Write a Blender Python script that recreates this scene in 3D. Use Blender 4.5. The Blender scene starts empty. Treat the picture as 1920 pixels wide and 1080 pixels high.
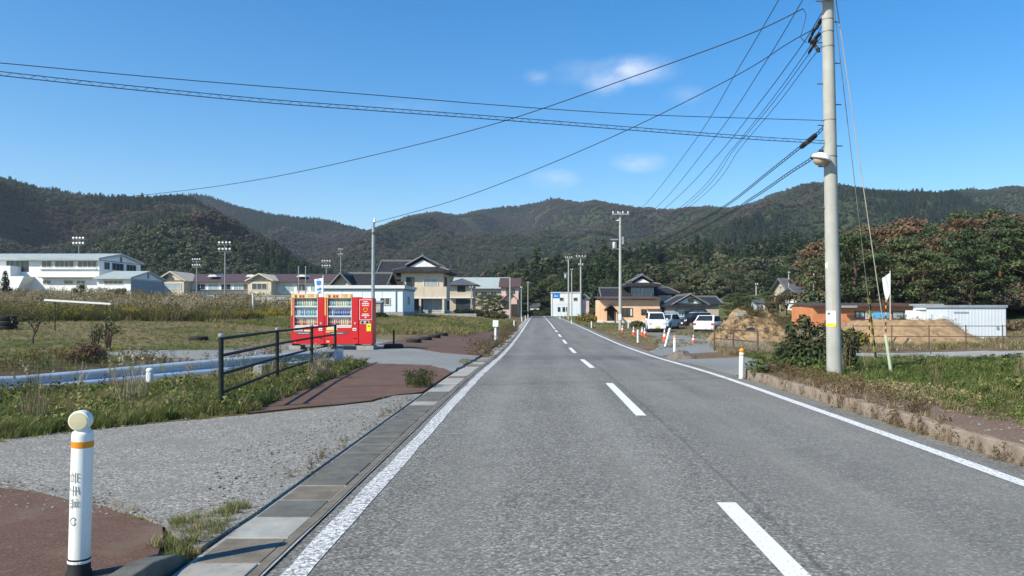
import bpy, bmesh, math, random
import numpy as np
from mathutils import Vector, Matrix
R = math.radians
random.seed(7)
rng = np.random.default_rng(11)
C = bpy.context.scene.collection
SC = bpy.context.scene

# ---------------------------------------------------------------- camera
CAM_H = 1.5
FPX = 1440.0                      # focal length in pixels of the 1920 wide photograph
VX, VY = 1010.0, 582.0            # vanishing point of the road in the photograph
cd = bpy.data.cameras.new('camera')
cam = bpy.data.objects.new('camera', cd); C.objects.link(cam)
cd.sensor_width = 36.0
cd.lens = 36.0 * FPX / 1920.0
cd.shift_x = (960 - VX) / 1920.0
cd.shift_y = (VY - 540) / 1920.0
cd.clip_start = 0.1; cd.clip_end = 20000
cam.location = (0, 0, CAM_H)
cam.rotation_euler = (R(90), 0, 0)
SC.camera = cam

# ---------------------------------------------------------------- light
SUN_EL, SUN_AZ = R(40), R(39)     # azimuth: degrees behind pure left (-X)
sdir = Vector((-math.cos(SUN_EL) * math.cos(SUN_AZ), -math.cos(SUN_EL) * math.sin(SUN_AZ), math.sin(SUN_EL)))
wld = bpy.data.worlds.new('World'); SC.world = wld; wld.use_nodes = True
wn = wld.node_tree; wn.nodes.clear()
def wnode(t, **k):
    n = wn.nodes.new(t)
    for a, b in k.items(): setattr(n, a, b)
    return n
sky = wnode('ShaderNodeTexSky', sky_type='NISHITA')
sky.sun_disc = False
sky.sun_elevation = SUN_EL
sky.sun_rotation = math.atan2(sdir.x, sdir.y)
sky.altitude = 0; sky.air_density = 1.0; sky.dust_density = 0.05; sky.ozone_density = 2.6
bg = wnode('ShaderNodeBackground'); bg.inputs['Strength'].default_value = 0.13
wo = wnode('ShaderNodeOutputWorld')
# thin white clouds: small drifting wisps low over the hills, laid out by sky direction
tc = wnode('ShaderNodeTexCoord')
sep = wnode('ShaderNodeSeparateXYZ'); wn.links.new(tc.outputs['Generated'], sep.inputs[0])
def wmath(op, a, b=None, clamp=False):
    n = wnode('ShaderNodeMath', operation=op, use_clamp=clamp)
    for i, v in enumerate((a, b)):
        if v is None: continue
        if isinstance(v, (int, float)): n.inputs[i].default_value = v
        else: wn.links.new(v, n.inputs[i])
    return n.outputs[0]
ny = wmath('MAXIMUM', sep.outputs['Y'], 0.05)
gx = wmath('DIVIDE', sep.outputs['X'], ny)
gz = wmath('DIVIDE', sep.outputs['Z'], ny)
nz = wnode('ShaderNodeTexNoise'); nz.inputs['Scale'].default_value = 17; nz.inputs['Detail'].default_value = 7; nz.inputs['Roughness'].default_value = 0.6
mp = wnode('ShaderNodeMapping'); mp.inputs['Scale'].default_value = (1, 1, 1.9)
wn.links.new(tc.outputs['Generated'], mp.inputs['Vector']); wn.links.new(mp.outputs[0], nz.inputs['Vector'])
tot = None
for (px, py, rx, ry, s) in ((1172, 132, 62, 30, 1.0), (1130, 160, 40, 22, .75), (1198, 304, 52, 20, .95), (1040, 336, 48, 20, .75), (1006, 145, 26, 16, .5),
                            (1285, 178, 42, 18, .5), (1215, 130, 60, 30, .45), (1085, 135, 60, 26, .35), (760, 200, 90, 14, .15), (2300, 240, 160, 40, .8), (-300, 200, 200, 40, .7), (2100, 80, 120, 40, .6)):
    cx, cz = (px - VX) / FPX, (VY - py) / FPX
    dx = wmath('MULTIPLY', wmath('SUBTRACT', gx, cx), FPX / rx)
    dz = wmath('MULTIPLY', wmath('SUBTRACT', gz, cz), FPX / ry)
    d = wmath('SQRT', wmath('ADD', wmath('MULTIPLY', dx, dx), wmath('MULTIPLY', dz, dz)))
    m = wmath('MULTIPLY', wmath('SUBTRACT', 1.15, d, True), s)
    tot = m if tot is None else wmath('ADD', tot, m)
cm = wmath('MULTIPLY', tot, wmath('MULTIPLY', wmath('SUBTRACT', nz.outputs['Fac'], 0.30, True), 2.6), True)
cm = wmath('MULTIPLY', cm, 0.62)
mixc = wnode('ShaderNodeMix', data_type='RGBA')
hs = wnode('ShaderNodeHueSaturation'); hs.inputs['Saturation'].default_value = 1.45; hs.inputs['Value'].default_value = 1.0
wn.links.new(sky.outputs[0], hs.inputs['Color'])
wn.links.new(cm, mixc.inputs['Factor']); wn.links.new(hs.outputs[0], mixc.inputs[6]); mixc.inputs[7].default_value = (6.9, 6.9, 7.2, 1)
wn.links.new(mixc.outputs[2], bg.inputs['Color']); wn.links.new(bg.outputs[0], wo.inputs[0])
sl = bpy.data.lights.new('sun', 'SUN'); sl.energy = 4.8; sl.angle = R(0.53); sl.color = (1.0, 0.925, 0.76)
so = bpy.data.objects.new('sun', sl); C.objects.link(so)
so.rotation_euler = sdir.to_track_quat('Z', 'Y').to_euler()
so.location = (-30, -20, 40)
SC.view_settings.view_transform = 'Standard'; SC.view_settings.look = 'None'
SC.view_settings.exposure = 0.5; SC.view_settings.gamma = 1.0
try:
    SC.render.engine = 'CYCLES'
    SC.cycles.use_denoising = True
    SC.cycles.max_bounces = 5; SC.cycles.diffuse_bounces = 2; SC.cycles.glossy_bounces = 2
    SC.cycles.transparent_max_bounces = 6; SC.cycles.volume_bounces = 0
except Exception: pass

# ---------------------------------------------------------------- helpers
def W(px, py, D): return Vector(((px - VX) / FPX * D, D, CAM_H + (VY - py) / FPX * D))
def PX(px, D): return (px - VX) / FPX * D
def PZ(py, D): return CAM_H + (VY - py) / FPX * D
def GP(px, py, z=0.0):            # pixel -> point on the level z
    D = FPX * (CAM_H - z) / (py - VY); return ((px - VX) / FPX * D, D)

def _h(ix, iy, s):
    n = (ix.astype(np.int64) * 374761393 + iy.astype(np.int64) * 668265263 + s * 144665) & 0x7fffffff
    n = ((n ^ (n >> 13)) * 1274126177) & 0x7fffffff
    n = n ^ (n >> 16)
    return (n & 0xffff) / 65535.0
def vnoise(x, y, s=0):
    x = np.asarray(x, float); y = np.asarray(y, float)
    ix = np.floor(x); iy = np.floor(y); fx = x - ix; fy = y - iy
    fx = fx * fx * (3 - 2 * fx); fy = fy * fy * (3 - 2 * fy)
    a = _h(ix, iy, s); b = _h(ix + 1, iy, s); c = _h(ix, iy + 1, s); d = _h(ix + 1, iy + 1, s)
    return (a + (b - a) * fx) * (1 - fy) + (c + (d - c) * fx) * fy
def fbm(x, y, s=0, o=4):
    t = 0; a = .5
    for i in range(o):
        t = t + a * vnoise(np.asarray(x) * 2 ** i, np.asarray(y) * 2 ** i, s + i * 17); a *= .5
    return t / (1 - .5 ** o)
def sstep(a, b, x):
    t = np.clip((np.asarray(x, float) - a) / (b - a), 0, 1); return t * t * (3 - 2 * t)

def tag(o, label=None, cat=None, group=None, kind=None):
    if label: o['label'] = label
    if cat: o['category'] = cat
    if group: o['group'] = group
    if kind: o['kind'] = kind
    return o
def thing(name, label, cat, loc=(0, 0, 0), rz=0, group=None):
    o = bpy.data.objects.new(name, None); C.objects.link(o); o.empty_display_size = .2
    o.location = loc; o.rotation_euler = (0, 0, rz)
    return tag(o, label, cat, group)
def copy_tree(o, parent=None):
    c = o.copy(); C.objects.link(c)
    if parent is not None: c.parent = parent
    for ch in o.children: copy_tree(ch, c)
    return c

class MB:
    def __init__(s): s.v = []; s.f = []
    def add(s, vs, fs):
        n = len(s.v); s.v += [tuple(v) for v in vs]; s.f += [tuple(i + n for i in f) for f in fs]; return s
    def box(s, x0, x1, y0, y1, z0, z1, M=None):
        vs = [Vector(v) for v in ((x0,y0,z0),(x1,y0,z0),(x1,y1,z0),(x0,y1,z0),(x0,y0,z1),(x1,y0,z1),(x1,y1,z1),(x0,y1,z1))]
        if M: vs = [M @ v for v in vs]
        return s.add(vs, ((0,3,2,1),(4,5,6,7),(0,1,5,4),(1,2,6,5),(2,3,7,6),(3,0,4,7)))
    def prism(s, poly, a, b, axis='y', taper=1.0, M=None):
        """poly in the plane across axis, run from a to b along the axis"""
        n = len(poly); vs = []
        cx = sum(p[0] for p in poly) / n
        for k, t in ((0, a), (1, b)):
            for (u, w) in poly:
                if k and taper != 1.0: u = cx + (u - cx) * taper
                v = {'y': (u, t, w), 'x': (t, u, w), 'z': (u, w, t)}[axis]
                vs.append(M @ Vector(v) if M else v)
        fs = [tuple(range(n - 1, -1, -1)), tuple(range(n, 2 * n))] + [(i, (i + 1) % n, n + (i + 1) % n, n + i) for i in range(n)]
        return s.add(vs, fs)
    def tube(s, pts, rad, n=8, cap=True):
        pts = [Vector(p) for p in pts]
        if not hasattr(rad, '__len__'): rad = [rad] * len(pts)
        vs = []; up = Vector((0, 0, 1)); prev = None
        for i, p in enumerate(pts):
            d = (pts[min(i + 1, len(pts) - 1)] - pts[max(i - 1, 0)]).normalized()
            if prev is None:
                a = d.cross(up if abs(d.z) < .95 else Vector((1, 0, 0))).normalized()
            else:
                a = (prev - d * prev.dot(d)).normalized()
            b = d.cross(a); prev = a
            for k in range(n):
                t = 2 * math.pi * k / n
                vs.append(p + (a * math.cos(t) + b * math.sin(t)) * rad[i])
        fs = []
        for i in range(len(pts) - 1):
            for k in range(n):
                fs.append((i*n+k, i*n+(k+1)%n, (i+1)*n+(k+1)%n, (i+1)*n+k))
        if cap: fs += [tuple(range(n - 1, -1, -1)), tuple(range((len(pts)-1)*n, len(pts)*n))]
        return s.add(vs, fs)
    def lathe(s, prof, n=16, c=(0, 0, 0), M=None):
        vs = []
        for (r, z) in prof:
            for k in range(n):
                t = 2 * math.pi * k / n
                v = Vector((c[0] + r * math.cos(t), c[1] + r * math.sin(t), c[2] + z))
                vs.append(M @ v if M else v)
        fs = []
        for i in range(len(prof) - 1):
            for k in range(n): fs.append((i*n+k, i*n+(k+1)%n, (i+1)*n+(k+1)%n, (i+1)*n+k))
        fs += [tuple(range(n - 1, -1, -1)), tuple(range((len(prof)-1)*n, len(prof)*n))]
        return s.add(vs, fs)
    def ball(s, c, r, n=8, m=5, sx=1, sy=1, sz=1, jit=0):
        prof = [(math.sin(math.pi * (i + .02) / (m + .04)) * r, -math.cos(math.pi * i / m) * r) for i in range(m + 1)]
        k = len(s.v); s.lathe(prof, n)
        for i in range(k, len(s.v)):
            v = s.v[i]; j = 1 + random.uniform(-jit, jit)
            s.v[i] = (c[0] + v[0]*sx*j, c[1] + v[1]*sy*j, c[2] + v[2]*sz*j)
        return s
    def build(s, name, mat, parent=None, smooth=False, bevel=0, loc=None):
        me = bpy.data.meshes.new(name); me.from_pydata(s.v, [], s.f); me.update()
        bm = bmesh.new(); bm.from_mesh(me); bmesh.ops.recalc_face_normals(bm, faces=bm.faces); bm.to_mesh(me); bm.free()
        if mat: me.materials.append(mat)
        if smooth: me.shade_smooth(); 
        if smooth == 2: me.set_sharp_from_angle(angle=R(40))
        o = bpy.data.objects.new(name, me); C.objects.link(o)
        if parent: o.parent = parent
        if loc is not None: o.location = loc
        if bevel:
            b = o.modifiers.new('bevel', 'BEVEL'); b.width = bevel; b.segments = 2; b.limit_method = 'ANGLE'; b.angle_limit = R(35)
        return o

def np_mesh(name, V, F, mat=None, smooth=False):
    V = np.asarray(V, np.float32); F = np.asarray(F, np.int32); k = F.shape[1]
    me = bpy.data.meshes.new(name)
    me.vertices.add(len(V)); me.vertices.foreach_set('co', V.ravel())
    me.loops.add(F.size); me.loops.foreach_set('vertex_index', F.ravel())
    me.polygons.add(len(F)); me.polygons.foreach_set('loop_start', np.arange(0, F.size, k, dtype=np.int32))
    me.update(calc_edges=True); me.validate()
    if smooth: me.polygons.foreach_set('use_smooth', np.ones(len(me.polygons), bool))
    if mat: me.materials.append(mat)
    return me
def link(name, me, parent=None, loc=None):
    o = bpy.data.objects.new(name, me); C.objects.link(o)
    if parent: o.parent = parent
    if loc is not None: o.location = loc
    return o
def text_mesh(name, body, size, mat, parent, M, cyl=None, ex=0.002, spacing=1.0):
    """flat lettering as a thin mesh; cyl=(radius) wraps it on a vertical cylinder"""
    cu = bpy.data.curves.new(name, 'FONT'); cu.body = body; cu.size = size; cu.align_x = 'CENTER'; cu.align_y = 'CENTER'; cu.space_character = spacing
    cu.resolution_u = 2
    t = bpy.data.objects.new(name + '_curve', cu); C.objects.link(t)
    dg = bpy.context.evaluated_depsgraph_get()
    me = bpy.data.meshes.new_from_object(t.evaluated_get(dg))
    bpy.data.objects.remove(t)
    for v in me.vertices:
        p = M @ v.co
        if cyl:
            r, cx, cy = cyl; a = (p.x - cx) / r
            p = Vector((cx + math.sin(a) * (r + ex), cy - math.cos(a) * (r + ex), p.z))
        v.co = p
    me.materials.clear(); me.materials.append(mat); me.name = name
    return link(name, me, parent)

# ---------------------------------------------------------------- materials
MATS = {}
def _mat(name):
    m = bpy.data.materials.new(name); m.use_nodes = True
    return m, m.node_tree, m.node_tree.nodes['Principled BSDF']
def lk(nt, a, b): nt.links.new(a, b)
def nd(nt, t, **k):
    n = nt.nodes.new(t)
    for a, b in k.items():
        if hasattr(n, a): setattr(n, a, b)
        else: n.inputs[a].default_value = b
    return n
def ramp(nt, fac, stops):
    r = nt.nodes.new('ShaderNodeValToRGB'); e = r.color_ramp.elements
    while len(e) < len(stops): e.new(.5)
    for i, (p, c) in enumerate(stops):
        e[i].position = p; e[i].color = (c, c, c, 1) if not hasattr(c, '__len__') else (*c, 1)
    nt.links.new(fac, r.inputs[0]); return r.outputs[0]
def mixrgb(nt, f, a, b, mode='MIX'):
    m = nt.nodes.new('ShaderNodeMix'); m.data_type = 'RGBA'; m.blend_type = mode
    for s, v in ((0, f), (6, a), (7, b)):
        if hasattr(v, 'is_output'): nt.links.new(v, m.inputs[s])
        elif s == 0: m.inputs[0].default_value = v
        else: m.inputs[s].default_value = (*v, 1)
    return m.outputs[2]
def noise(nt, vec, scale, detail=4, rough=.55):
    n = nt.nodes.new('ShaderNodeTexNoise'); n.inputs['Scale'].default_value = scale; n.inputs['Detail'].default_value = detail; n.inputs['Roughness'].default_value = rough
    if vec is not None: nt.links.new(vec, n.inputs['Vector'])
    return n.outputs['Fac']
def coords(nt, kind='Object'): return nt.nodes.new('ShaderNodeTexCoord').outputs[kind]
def bump(nt, bsdf, h, strength=.3, dist=.01):
    b = nt.nodes.new('ShaderNodeBump'); b.inputs['Strength'].default_value = strength; b.inputs['Distance'].default_value = dist
    nt.links.new(h, b.inputs['Height']); nt.links.new(b.outputs[0], bsdf.inputs['Normal'])
def M_(name, col, rough=.6, metal=0, var=.18, scale=3.0, spec=.4, bmp=0, dirt=None):
    """painted / plain surface with uneven tone, faint weathering streaks and fine relief"""
    if name in MATS: return MATS[name]
    m, nt, b = _mat(name)
    v = coords(nt)
    f = noise(nt, v, scale, 5, .6)
    lo = tuple(c * (1 - var) for c in col); hi = tuple(min(1, c * (1 + var * .6)) for c in col)
    c = mixrgb(nt, ramp(nt, f, ((.3, 0.0), (.7, 1.0))), lo, hi)
    if dirt:
        mpn = nd(nt, 'ShaderNodeMapping'); mpn.inputs['Scale'].default_value = (6, 6, .7); lk(nt, v, mpn.inputs[0])
        g = noise(nt, mpn.outputs[0], scale, 4, .7)
        c = mixrgb(nt, ramp(nt, g, ((.52, 0.0), (.75, .55))), c, dirt)
    lk(nt, c, b.inputs['Base Color'])
    b.inputs['Roughness'].default_value = rough; b.inputs['Metallic'].default_value = metal
    b.inputs['Specular IOR Level'].default_value = spec
    if bmp: bump(nt, b, noise(nt, v, scale * 14, 3), .4, bmp)
    MATS[name] = m; return m
def M_glass(name, col=(.02, .025, .03), rough=.08):
    if name in MATS: return MATS[name]
    m, nt, b = _mat(name)
    f = noise(nt, coords(nt), .9, 2)
    lk(nt, mixrgb(nt, f, tuple(c * .5 for c in col), tuple(min(1, c * 1.8) for c in col)), b.inputs['Base Color'])
    b.inputs['Roughness'].default_value = rough; b.inputs['Specular IOR Level'].default_value = .6
    MATS[name] = m; return m
def M_leaf(name, cols, inst=False, rough=.65, trans=.25):
    """foliage: leaf-to-leaf and plant-to-plant colour change"""
    if name in MATS: return MATS[name]
    m, nt, b = _mat(name)
    geo = nt.nodes.new('ShaderNodeNewGeometry')
    if inst:
        a = nt.nodes.new('ShaderNodeAttribute'); a.attribute_type = 'INSTANCER'; a.attribute_name = 'tint'; rnd = a.outputs['Fac']
    else:
        rnd = nt.nodes.new('ShaderNodeObjectInfo').outputs['Random']
    n = len(cols)
    c1 = ramp(nt, rnd, [((i + .5) / n, cols[i]) for i in range(n)])
    w = ramp(nt, geo.outputs['Random Per Island'], ((0.0, .62), (1.0, 1.38)))
    c = mixrgb(nt, 1.0, c1, w, 'MULTIPLY')
    lk(nt, c, b.inputs['Base Color'])
    b.inputs['Roughness'].default_value = rough; b.inputs['Specular IOR Level'].default_value = .22
    if trans:
        t = nt.nodes.new('ShaderNodeBsdfTranslucent'); lk(nt, c, t.inputs['Color'])
        mx = nt.nodes.new('ShaderNodeMixShader'); mx.inputs[0].default_value = trans
        out = nt.nodes['Material Output']
        lk(nt, b.outputs[0], mx.inputs[1]); lk(nt, t.outputs[0], mx.inputs[2]); lk(nt, mx.outputs[0], out.inputs['Surface'])
    MATS[name] = m; return m
# ---------------------------------------------------------------- ground levels
RY = np.array([-30, 0, 12, 18, 22.5, 27.6, 39, 52, 73, 98, 140, 183, 200, 230, 300, 600.])
RZ = np.array([0, 0, 0, -.015, -.09, -.19, -.27, -.25, -.16, -.05, .03, .1, .06, -.2, -.8, -1.5])
_yy = np.linspace(-30, 600, 1261); _zz = np.interp(_yy, RY, RZ)
_k = np.ones(9) / 9; _zz[8:-8] = np.convolve(_zz, _k, 'same')[8:-8]; _zz[8:-8] = np.convolve(_zz, _k, 'same')[8:-8]
def rz(y): return np.interp(y, _yy, _zz)
def road_cx(y):                        # the road bends right past the crest
    y = np.asarray(y, float); return np.where(y > 185, (y - 185) ** 2 / 600.0, 0) - .0018 * np.clip(y - 60, 0, 130)
TX = np.array([-2000, -200, -60, -30, -15, -8, -5, -2.4, -1.5, 4.6, 6.5, 9, 15, 30, 60, 200, 2000.])
TY = np.array([-60, 5, 12, 20, 28, 40, 55, 80, 105, 130, 185, 300, 700, 4000.])
def _row(y, vals):
    r = float(rz(min(y, 600)))
    return [r if v is None else v for v in vals]
N = None
TZ = np.array([_row(y, v) for y, v in zip(TY, [
 # -2000 -200  -60   -30   -15   -8    -5   -2.4  -1.5  4.6  6.5   9    15    30    60   200  2000
 [ 0,    0,    0,    0,    0,    .02,  .02,  .02,  N,   N,   .0,   .05,  .08,  .1,   .1,  .1,  .1],
 [ 0,    0,    0,    0,    0,    .02,  .02,  .02,  N,   N,   .0,   .05,  .08,  .1,   .1,  .1,  .1],
 [ .3,   .3,   .1,   0,    0,    .0,   .02,  .02,  N,   N,   .0,   .05,  .08,  .1,   .2,  .3,  .3],
 [ .5,   .4,   .2,   .1,   .0,   .0,   .0,   .0,   N,   N,  -.0,   .05,  .1,   .15,  .2,  .5,  1],
 [ 1,    .6,   .3,   .2,   .15,  .1,   .08, -.1,   N,   N,  -.12, -.05,  .05,  .1,   .2,  .8,  2],
 [ 2,    1,    .6,   .4,   .28,  .15,  .05, -.2,   N,   N,  -.26, -.25, -.2,  -.2,   .1,  1,   4],
 [ 4,    2,    1.0,  .75,  .5,   .25,  .08, -.2,   N,   N,  -.26, -.27, -.27, -.28,  .2,  2,   6],
 [ 6,    4,    2.0,  1.5,  .8,   .4,   .15, -.1,   N,   N,  -.2,  -.22, -.25, -.25,  .5,  4,   8],
 [ 8,    5,    3.0,  2.2,  .95,  .6,   .3,  .02,   N,   N,  -.1,  -.12, -.1,   .2,   2,   6,   10],
 [ 10,   6,    3.8,  2.8,  1.3,  .8,   .4,  .1,    N,   N,   .0,  0,    .1,    .8,   4,   8,   12],
 [ 12,   7,    4.6,  3.4,  1.8,  1,    .5,  .15,   N,   N,   .1,  .1,   .4,    2,    6,   10,  14],
 [ 14,   9,    6,    4,    2,    1,    .3,  0,     N,   N,   0,   .1,   .6,    3,    7,   12,  16],
 [ 16,   12,   9,    7,    5,    4,    4,   4,     3,   3,   4,   4,    5,     7,    9,   14,  18],
 [ 20,   20,   20,   20,   20,   20,   20,  20,    20,  20,  20,  20,   20,    20,   20,  20,  20]])])
GA = np.array([-5.5, 20.6]); GB = np.array([-26.0, 9.6])       # guardrail line
_gd = (GB - GA) / np.linalg.norm(GB - GA); _gn = np.array([_gd[1], -_gd[0]])
if _gn @ (np.array([0, 0]) - GA) < 0: _gn = -_gn
def table(x, y):
    x = np.asarray(x, float); y = np.asarray(y, float)
    i = np.clip(np.searchsorted(TX, x) - 1, 0, len(TX) - 2); j = np.clip(np.searchsorted(TY, y) - 1, 0, len(TY) - 2)
    fx = np.clip((x - TX[i]) / (TX[i+1] - TX[i]), 0, 1); fy = np.clip((y - TY[j]) / (TY[j+1] - TY[j]), 0, 1)
    fy = fy * fy * (3 - 2 * fy) * .5 + fy * .5
    return (TZ[j, i] * (1-fx) + TZ[j, i+1] * fx) * (1-fy) + (TZ[j+1, i] * (1-fx) + TZ[j+1, i+1] * fx) * fy
def g(x, y):
    x = np.asarray(x, float); y = np.asarray(y, float)
    z = table(x, y)
    s = (x - GA[0]) * _gn[0] + (y - GA[1]) * _gn[1]           # distance towards the road from the guardrail
    along = (x - GA[0]) * _gd[0] + (y - GA[1]) * _gd[1]
    f = sstep(1.5, 5.0, along)
    z = z - .62 * f * sstep(4.6, 2.1, s) * sstep(-.5, -.05, s)
    z = z + .165 * sstep(4.66, 4.74, x) * sstep(19.6, 17.4, y)
    z = z + .05 * sstep(-4.6, -6, x) * (fbm(x * .5, y * .5, 3) - .5) * 2 * sstep(150, 60, y)
    z = z + .06 * sstep(6, 8, x) * (fbm(x * .5, y * .5, 4) - .5) * 2
    inroad = sstep(-2.13, -2.08, x - road_cx(y)) * sstep(4.64, 4.6, x - road_cx(y)) * (y < 330)
    zr = rz(np.minimum(y, 600)) - .06
    return np.where(inroad > 0, zr * inroad + z * (1 - inroad), z)
def G(x, y): return float(g(np.array([x]), np.array([y]))[0])

# ---------------------------------------------------------------- surface materials
def nt_color(nt, v):
    n = nt.nodes.new('ShaderNodeTexNoise'); n.inputs['Scale'].default_value = 14; lk(nt, v, n.inputs['Vector']); return n.outputs['Color']
def m_asphalt(name, tones, rough=.85, agg=95, coarse=.5, seams=False, contrast=1.0, soil=None):
    m, nt, b = _mat(name)
    v = coords(nt)
    big = noise(nt, v, .35, 5, .6)
    mid = noise(nt, v, 2.3, 4, .6)
    vo = nd(nt, 'ShaderNodeTexVoronoi'); vo.inputs['Scale'].default_value = agg; lk(nt, v, vo.inputs['Vector'])
    cell = vo.outputs['Color']
    sp = nt.nodes.new('ShaderNodeSeparateColor'); lk(nt, cell, sp.inputs[0])
    lo, hi = tones
    base = mixrgb(nt, ramp(nt, big, ((.3, 0.0), (.7, 1.0))), lo, hi)
    base = mixrgb(nt, ramp(nt, mid, ((.35, 0.0), (.75, .35))), base, tuple(c * .78 for c in lo))
    grain = ramp(nt, sp.outputs[0], ((0.0, 1 - .62 * contrast), (.45, 1 - .12 * contrast), (.8, 1 + .2 * contrast), (1.0, 1 + 1.1 * contrast)))
    c = mixrgb(nt, coarse, base, mixrgb(nt, 1.0, base, grain, 'MULTIPLY'))
    if soil:
        c = mixrgb(nt, ramp(nt, noise(nt, v, 1.7, 7, .72), ((.5, 0.0), (.66, .85))), c, soil)
        c = mixrgb(nt, ramp(nt, noise(nt, v, 7, 6, .75), ((.58, 0.0), (.68, .6))), c, tuple(q * 1.25 for q in soil))
    if seams:
        sx = nt.nodes.new('ShaderNodeSeparateXYZ'); lk(nt, v, sx.inputs[0])
        wob = noise(nt, v, 1.2, 3)
        def mth(op, a, bb):
            k = nt.nodes.new('ShaderNodeMath'); k.operation = op
            for i, q in enumerate((a, bb)):
                if hasattr(q, 'is_output'): lk(nt, q, k.inputs[i])
                else: k.inputs[i].default_value = q
            return k.outputs[0]
        xw = mth('ADD', sx.outputs['X'], mth('MULTIPLY', wob, .12))
        # right lane relaid smoother and paler, with a sealed joint near the middle and a cross joint
        lane = ramp(nt, mth('ADD', mth('MULTIPLY', mth('SUBTRACT', xw, 1.9), 2.0), .5), ((.3, 0.0), (.7, 1.0)))
        c = mixrgb(nt, mth('MULTIPLY', lane, .55), c, mixrgb(nt, .35, base, c))
        seam = ramp(nt, mth('ABSOLUTE', mth('SUBTRACT', xw, 1.72), 0.0), ((.0, .38), (.035, 0.0)))
        c = mixrgb(nt, seam, c, (.05, .05, .05))
        yw = mth('ADD', sx.outputs['Y'], mth('MULTIPLY', wob, .8))
        band = ramp(nt, mth('MULTIPLY', mth('ABSOLUTE', mth('SUBTRACT', yw, 27.6), 0.0), .3), ((.0, .5), (.45, .35), (.62, 0.0)))
        c = mixrgb(nt, band, c, (.085, .088, .09))
        tr = None
        for xc in (-.55, .95, 2.5, 3.75):           # polished wheel tracks
            t = ramp(nt, mth('ABSOLUTE', mth('SUBTRACT', xw, xc), 0.0), ((.0, .62), (.42, 0.0)))
            c = mixrgb(nt, t, c, mixrgb(nt, .45, c, tuple(q * 1.3 for q in hi)))
        ms = nd(nt, 'ShaderNodeMapping'); ms.inputs['Scale'].default_value = (1.3, .10, 1); lk(nt, v, ms.inputs[0])
        c = mixrgb(nt, ramp(nt, noise(nt, ms.outputs[0], 1.1, 5, .6), ((.46, 0.0), (.68, .75))), c, mixrgb(nt, 1.0, c, (.74, .74, .73), 'MULTIPLY'))
        c = mixrgb(nt, ramp(nt, noise(nt, v, .9, 5, .7), ((.62, 0.0), (.72, .45))), c, (.10, .10, .098))
        vc = nd(nt, 'ShaderNodeTexVoronoi'); vc.feature = 'DISTANCE_TO_EDGE'; vc.inputs['Scale'].default_value = .55; lk(nt, mixrgb(nt, .25, v, nt_color(nt, v)), vc.inputs['Vector'])
        crk = mth('MULTIPLY', ramp(nt, vc.outputs['Distance'], ((.0, .75), (.006, 0.0))), ramp(nt, noise(nt, v, .3, 2), ((.5, 0.0), (.6, 1.0))))
        c = mixrgb(nt, crk, c, (.04, .04, .04))
    lk(nt, c, b.inputs['Base Color'])
    b.inputs['Roughness'].default_value = rough; b.inputs['Specular IOR Level'].default_value = .3
    bump(nt, b, mixrgb(nt, .5, noise(nt, v, agg * .7, 3), sp.outputs[0]), .55, .006)
    MATS[name] = m; return m
m_road = m_asphalt('asphalt_road', ((.172, .169, .154), (.217, .212, .193)), agg=60, coarse=.92, seams=True, contrast=.95)
m_drive = m_asphalt('asphalt_driveway', ((.22, .212, .19), (.268, .258, .232)), agg=70, coarse=1.0, contrast=1.0, soil=(.19, .18, .155))
m_drive2 = m_asphalt('asphalt_side_lot', ((.20, .205, .20), (.26, .262, .255)), agg=90, coarse=.6, contrast=.7)
m_red = m_asphalt('red_asphalt', ((.108, .061, .043), (.148, .086, .062)), agg=90, coarse=.55, contrast=.8, soil=(.15, .105, .075))
m_soilred = m_asphalt('soil_sidewalk', ((.15, .095, .066), (.20, .135, .095)), agg=60, coarse=.5, contrast=.8)
m_conc = M_('concrete', (.34, .33, .30), .85, var=.25, scale=2.2, bmp=.004, dirt=(.16, .14, .11))
m_concd = M_('concrete_dark', (.125, .125, .11), .9, var=.35, scale=5, bmp=.005, dirt=(.085, .065, .045))
m_concb = M_('concrete_brown', (.17, .148, .115), .9, var=.35, scale=5, bmp=.005, dirt=(.085, .06, .04))
m_concl = M_('concrete_light', (.34, .34, .31), .85, var=.25, scale=4, bmp=.004, dirt=(.22, .20, .165))

def m_ground():
    m, nt, b = _mat('ground_soil')
    a = nt.nodes.new('ShaderNodeAttribute'); a.attribute_name = 'gcol'
    v = coords(nt)
    f1 = ramp(nt, noise(nt, v, 1.1, 6, .65), ((.3, .62), (.7, 1.3)))
    f2 = ramp(nt, noise(nt, v, 16, 5, .7), ((.25, .6), (.75, 1.35)))
    c = mixrgb(nt, 1.0, mixrgb(nt, 1.0, a.outputs['Color'], f1, 'MULTIPLY'), f2, 'MULTIPLY')
    lk(nt, c, b.inputs['Base Color']); b.inputs['Roughness'].default_value = .95; b.inputs['Specular IOR Level'].default_value = .1
    bump(nt, b, noise(nt, v, 9, 6, .7), .8, .06)
    return m
GREEN = np.array([.085, .105, .032]); DRY = np.array([.20, .155, .085]); DIRT = np.array([.19, .135, .09])
SOIL = np.array([.075, .052, .035]); GRAV = np.array([.27, .255, .23]); YG = np.array([.13, .125, .04]); CONC = np.array([.33, .31, .27])
def mixc_(a, b, f): return a * (1 - f[:, None]) + b * f[:, None]
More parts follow.
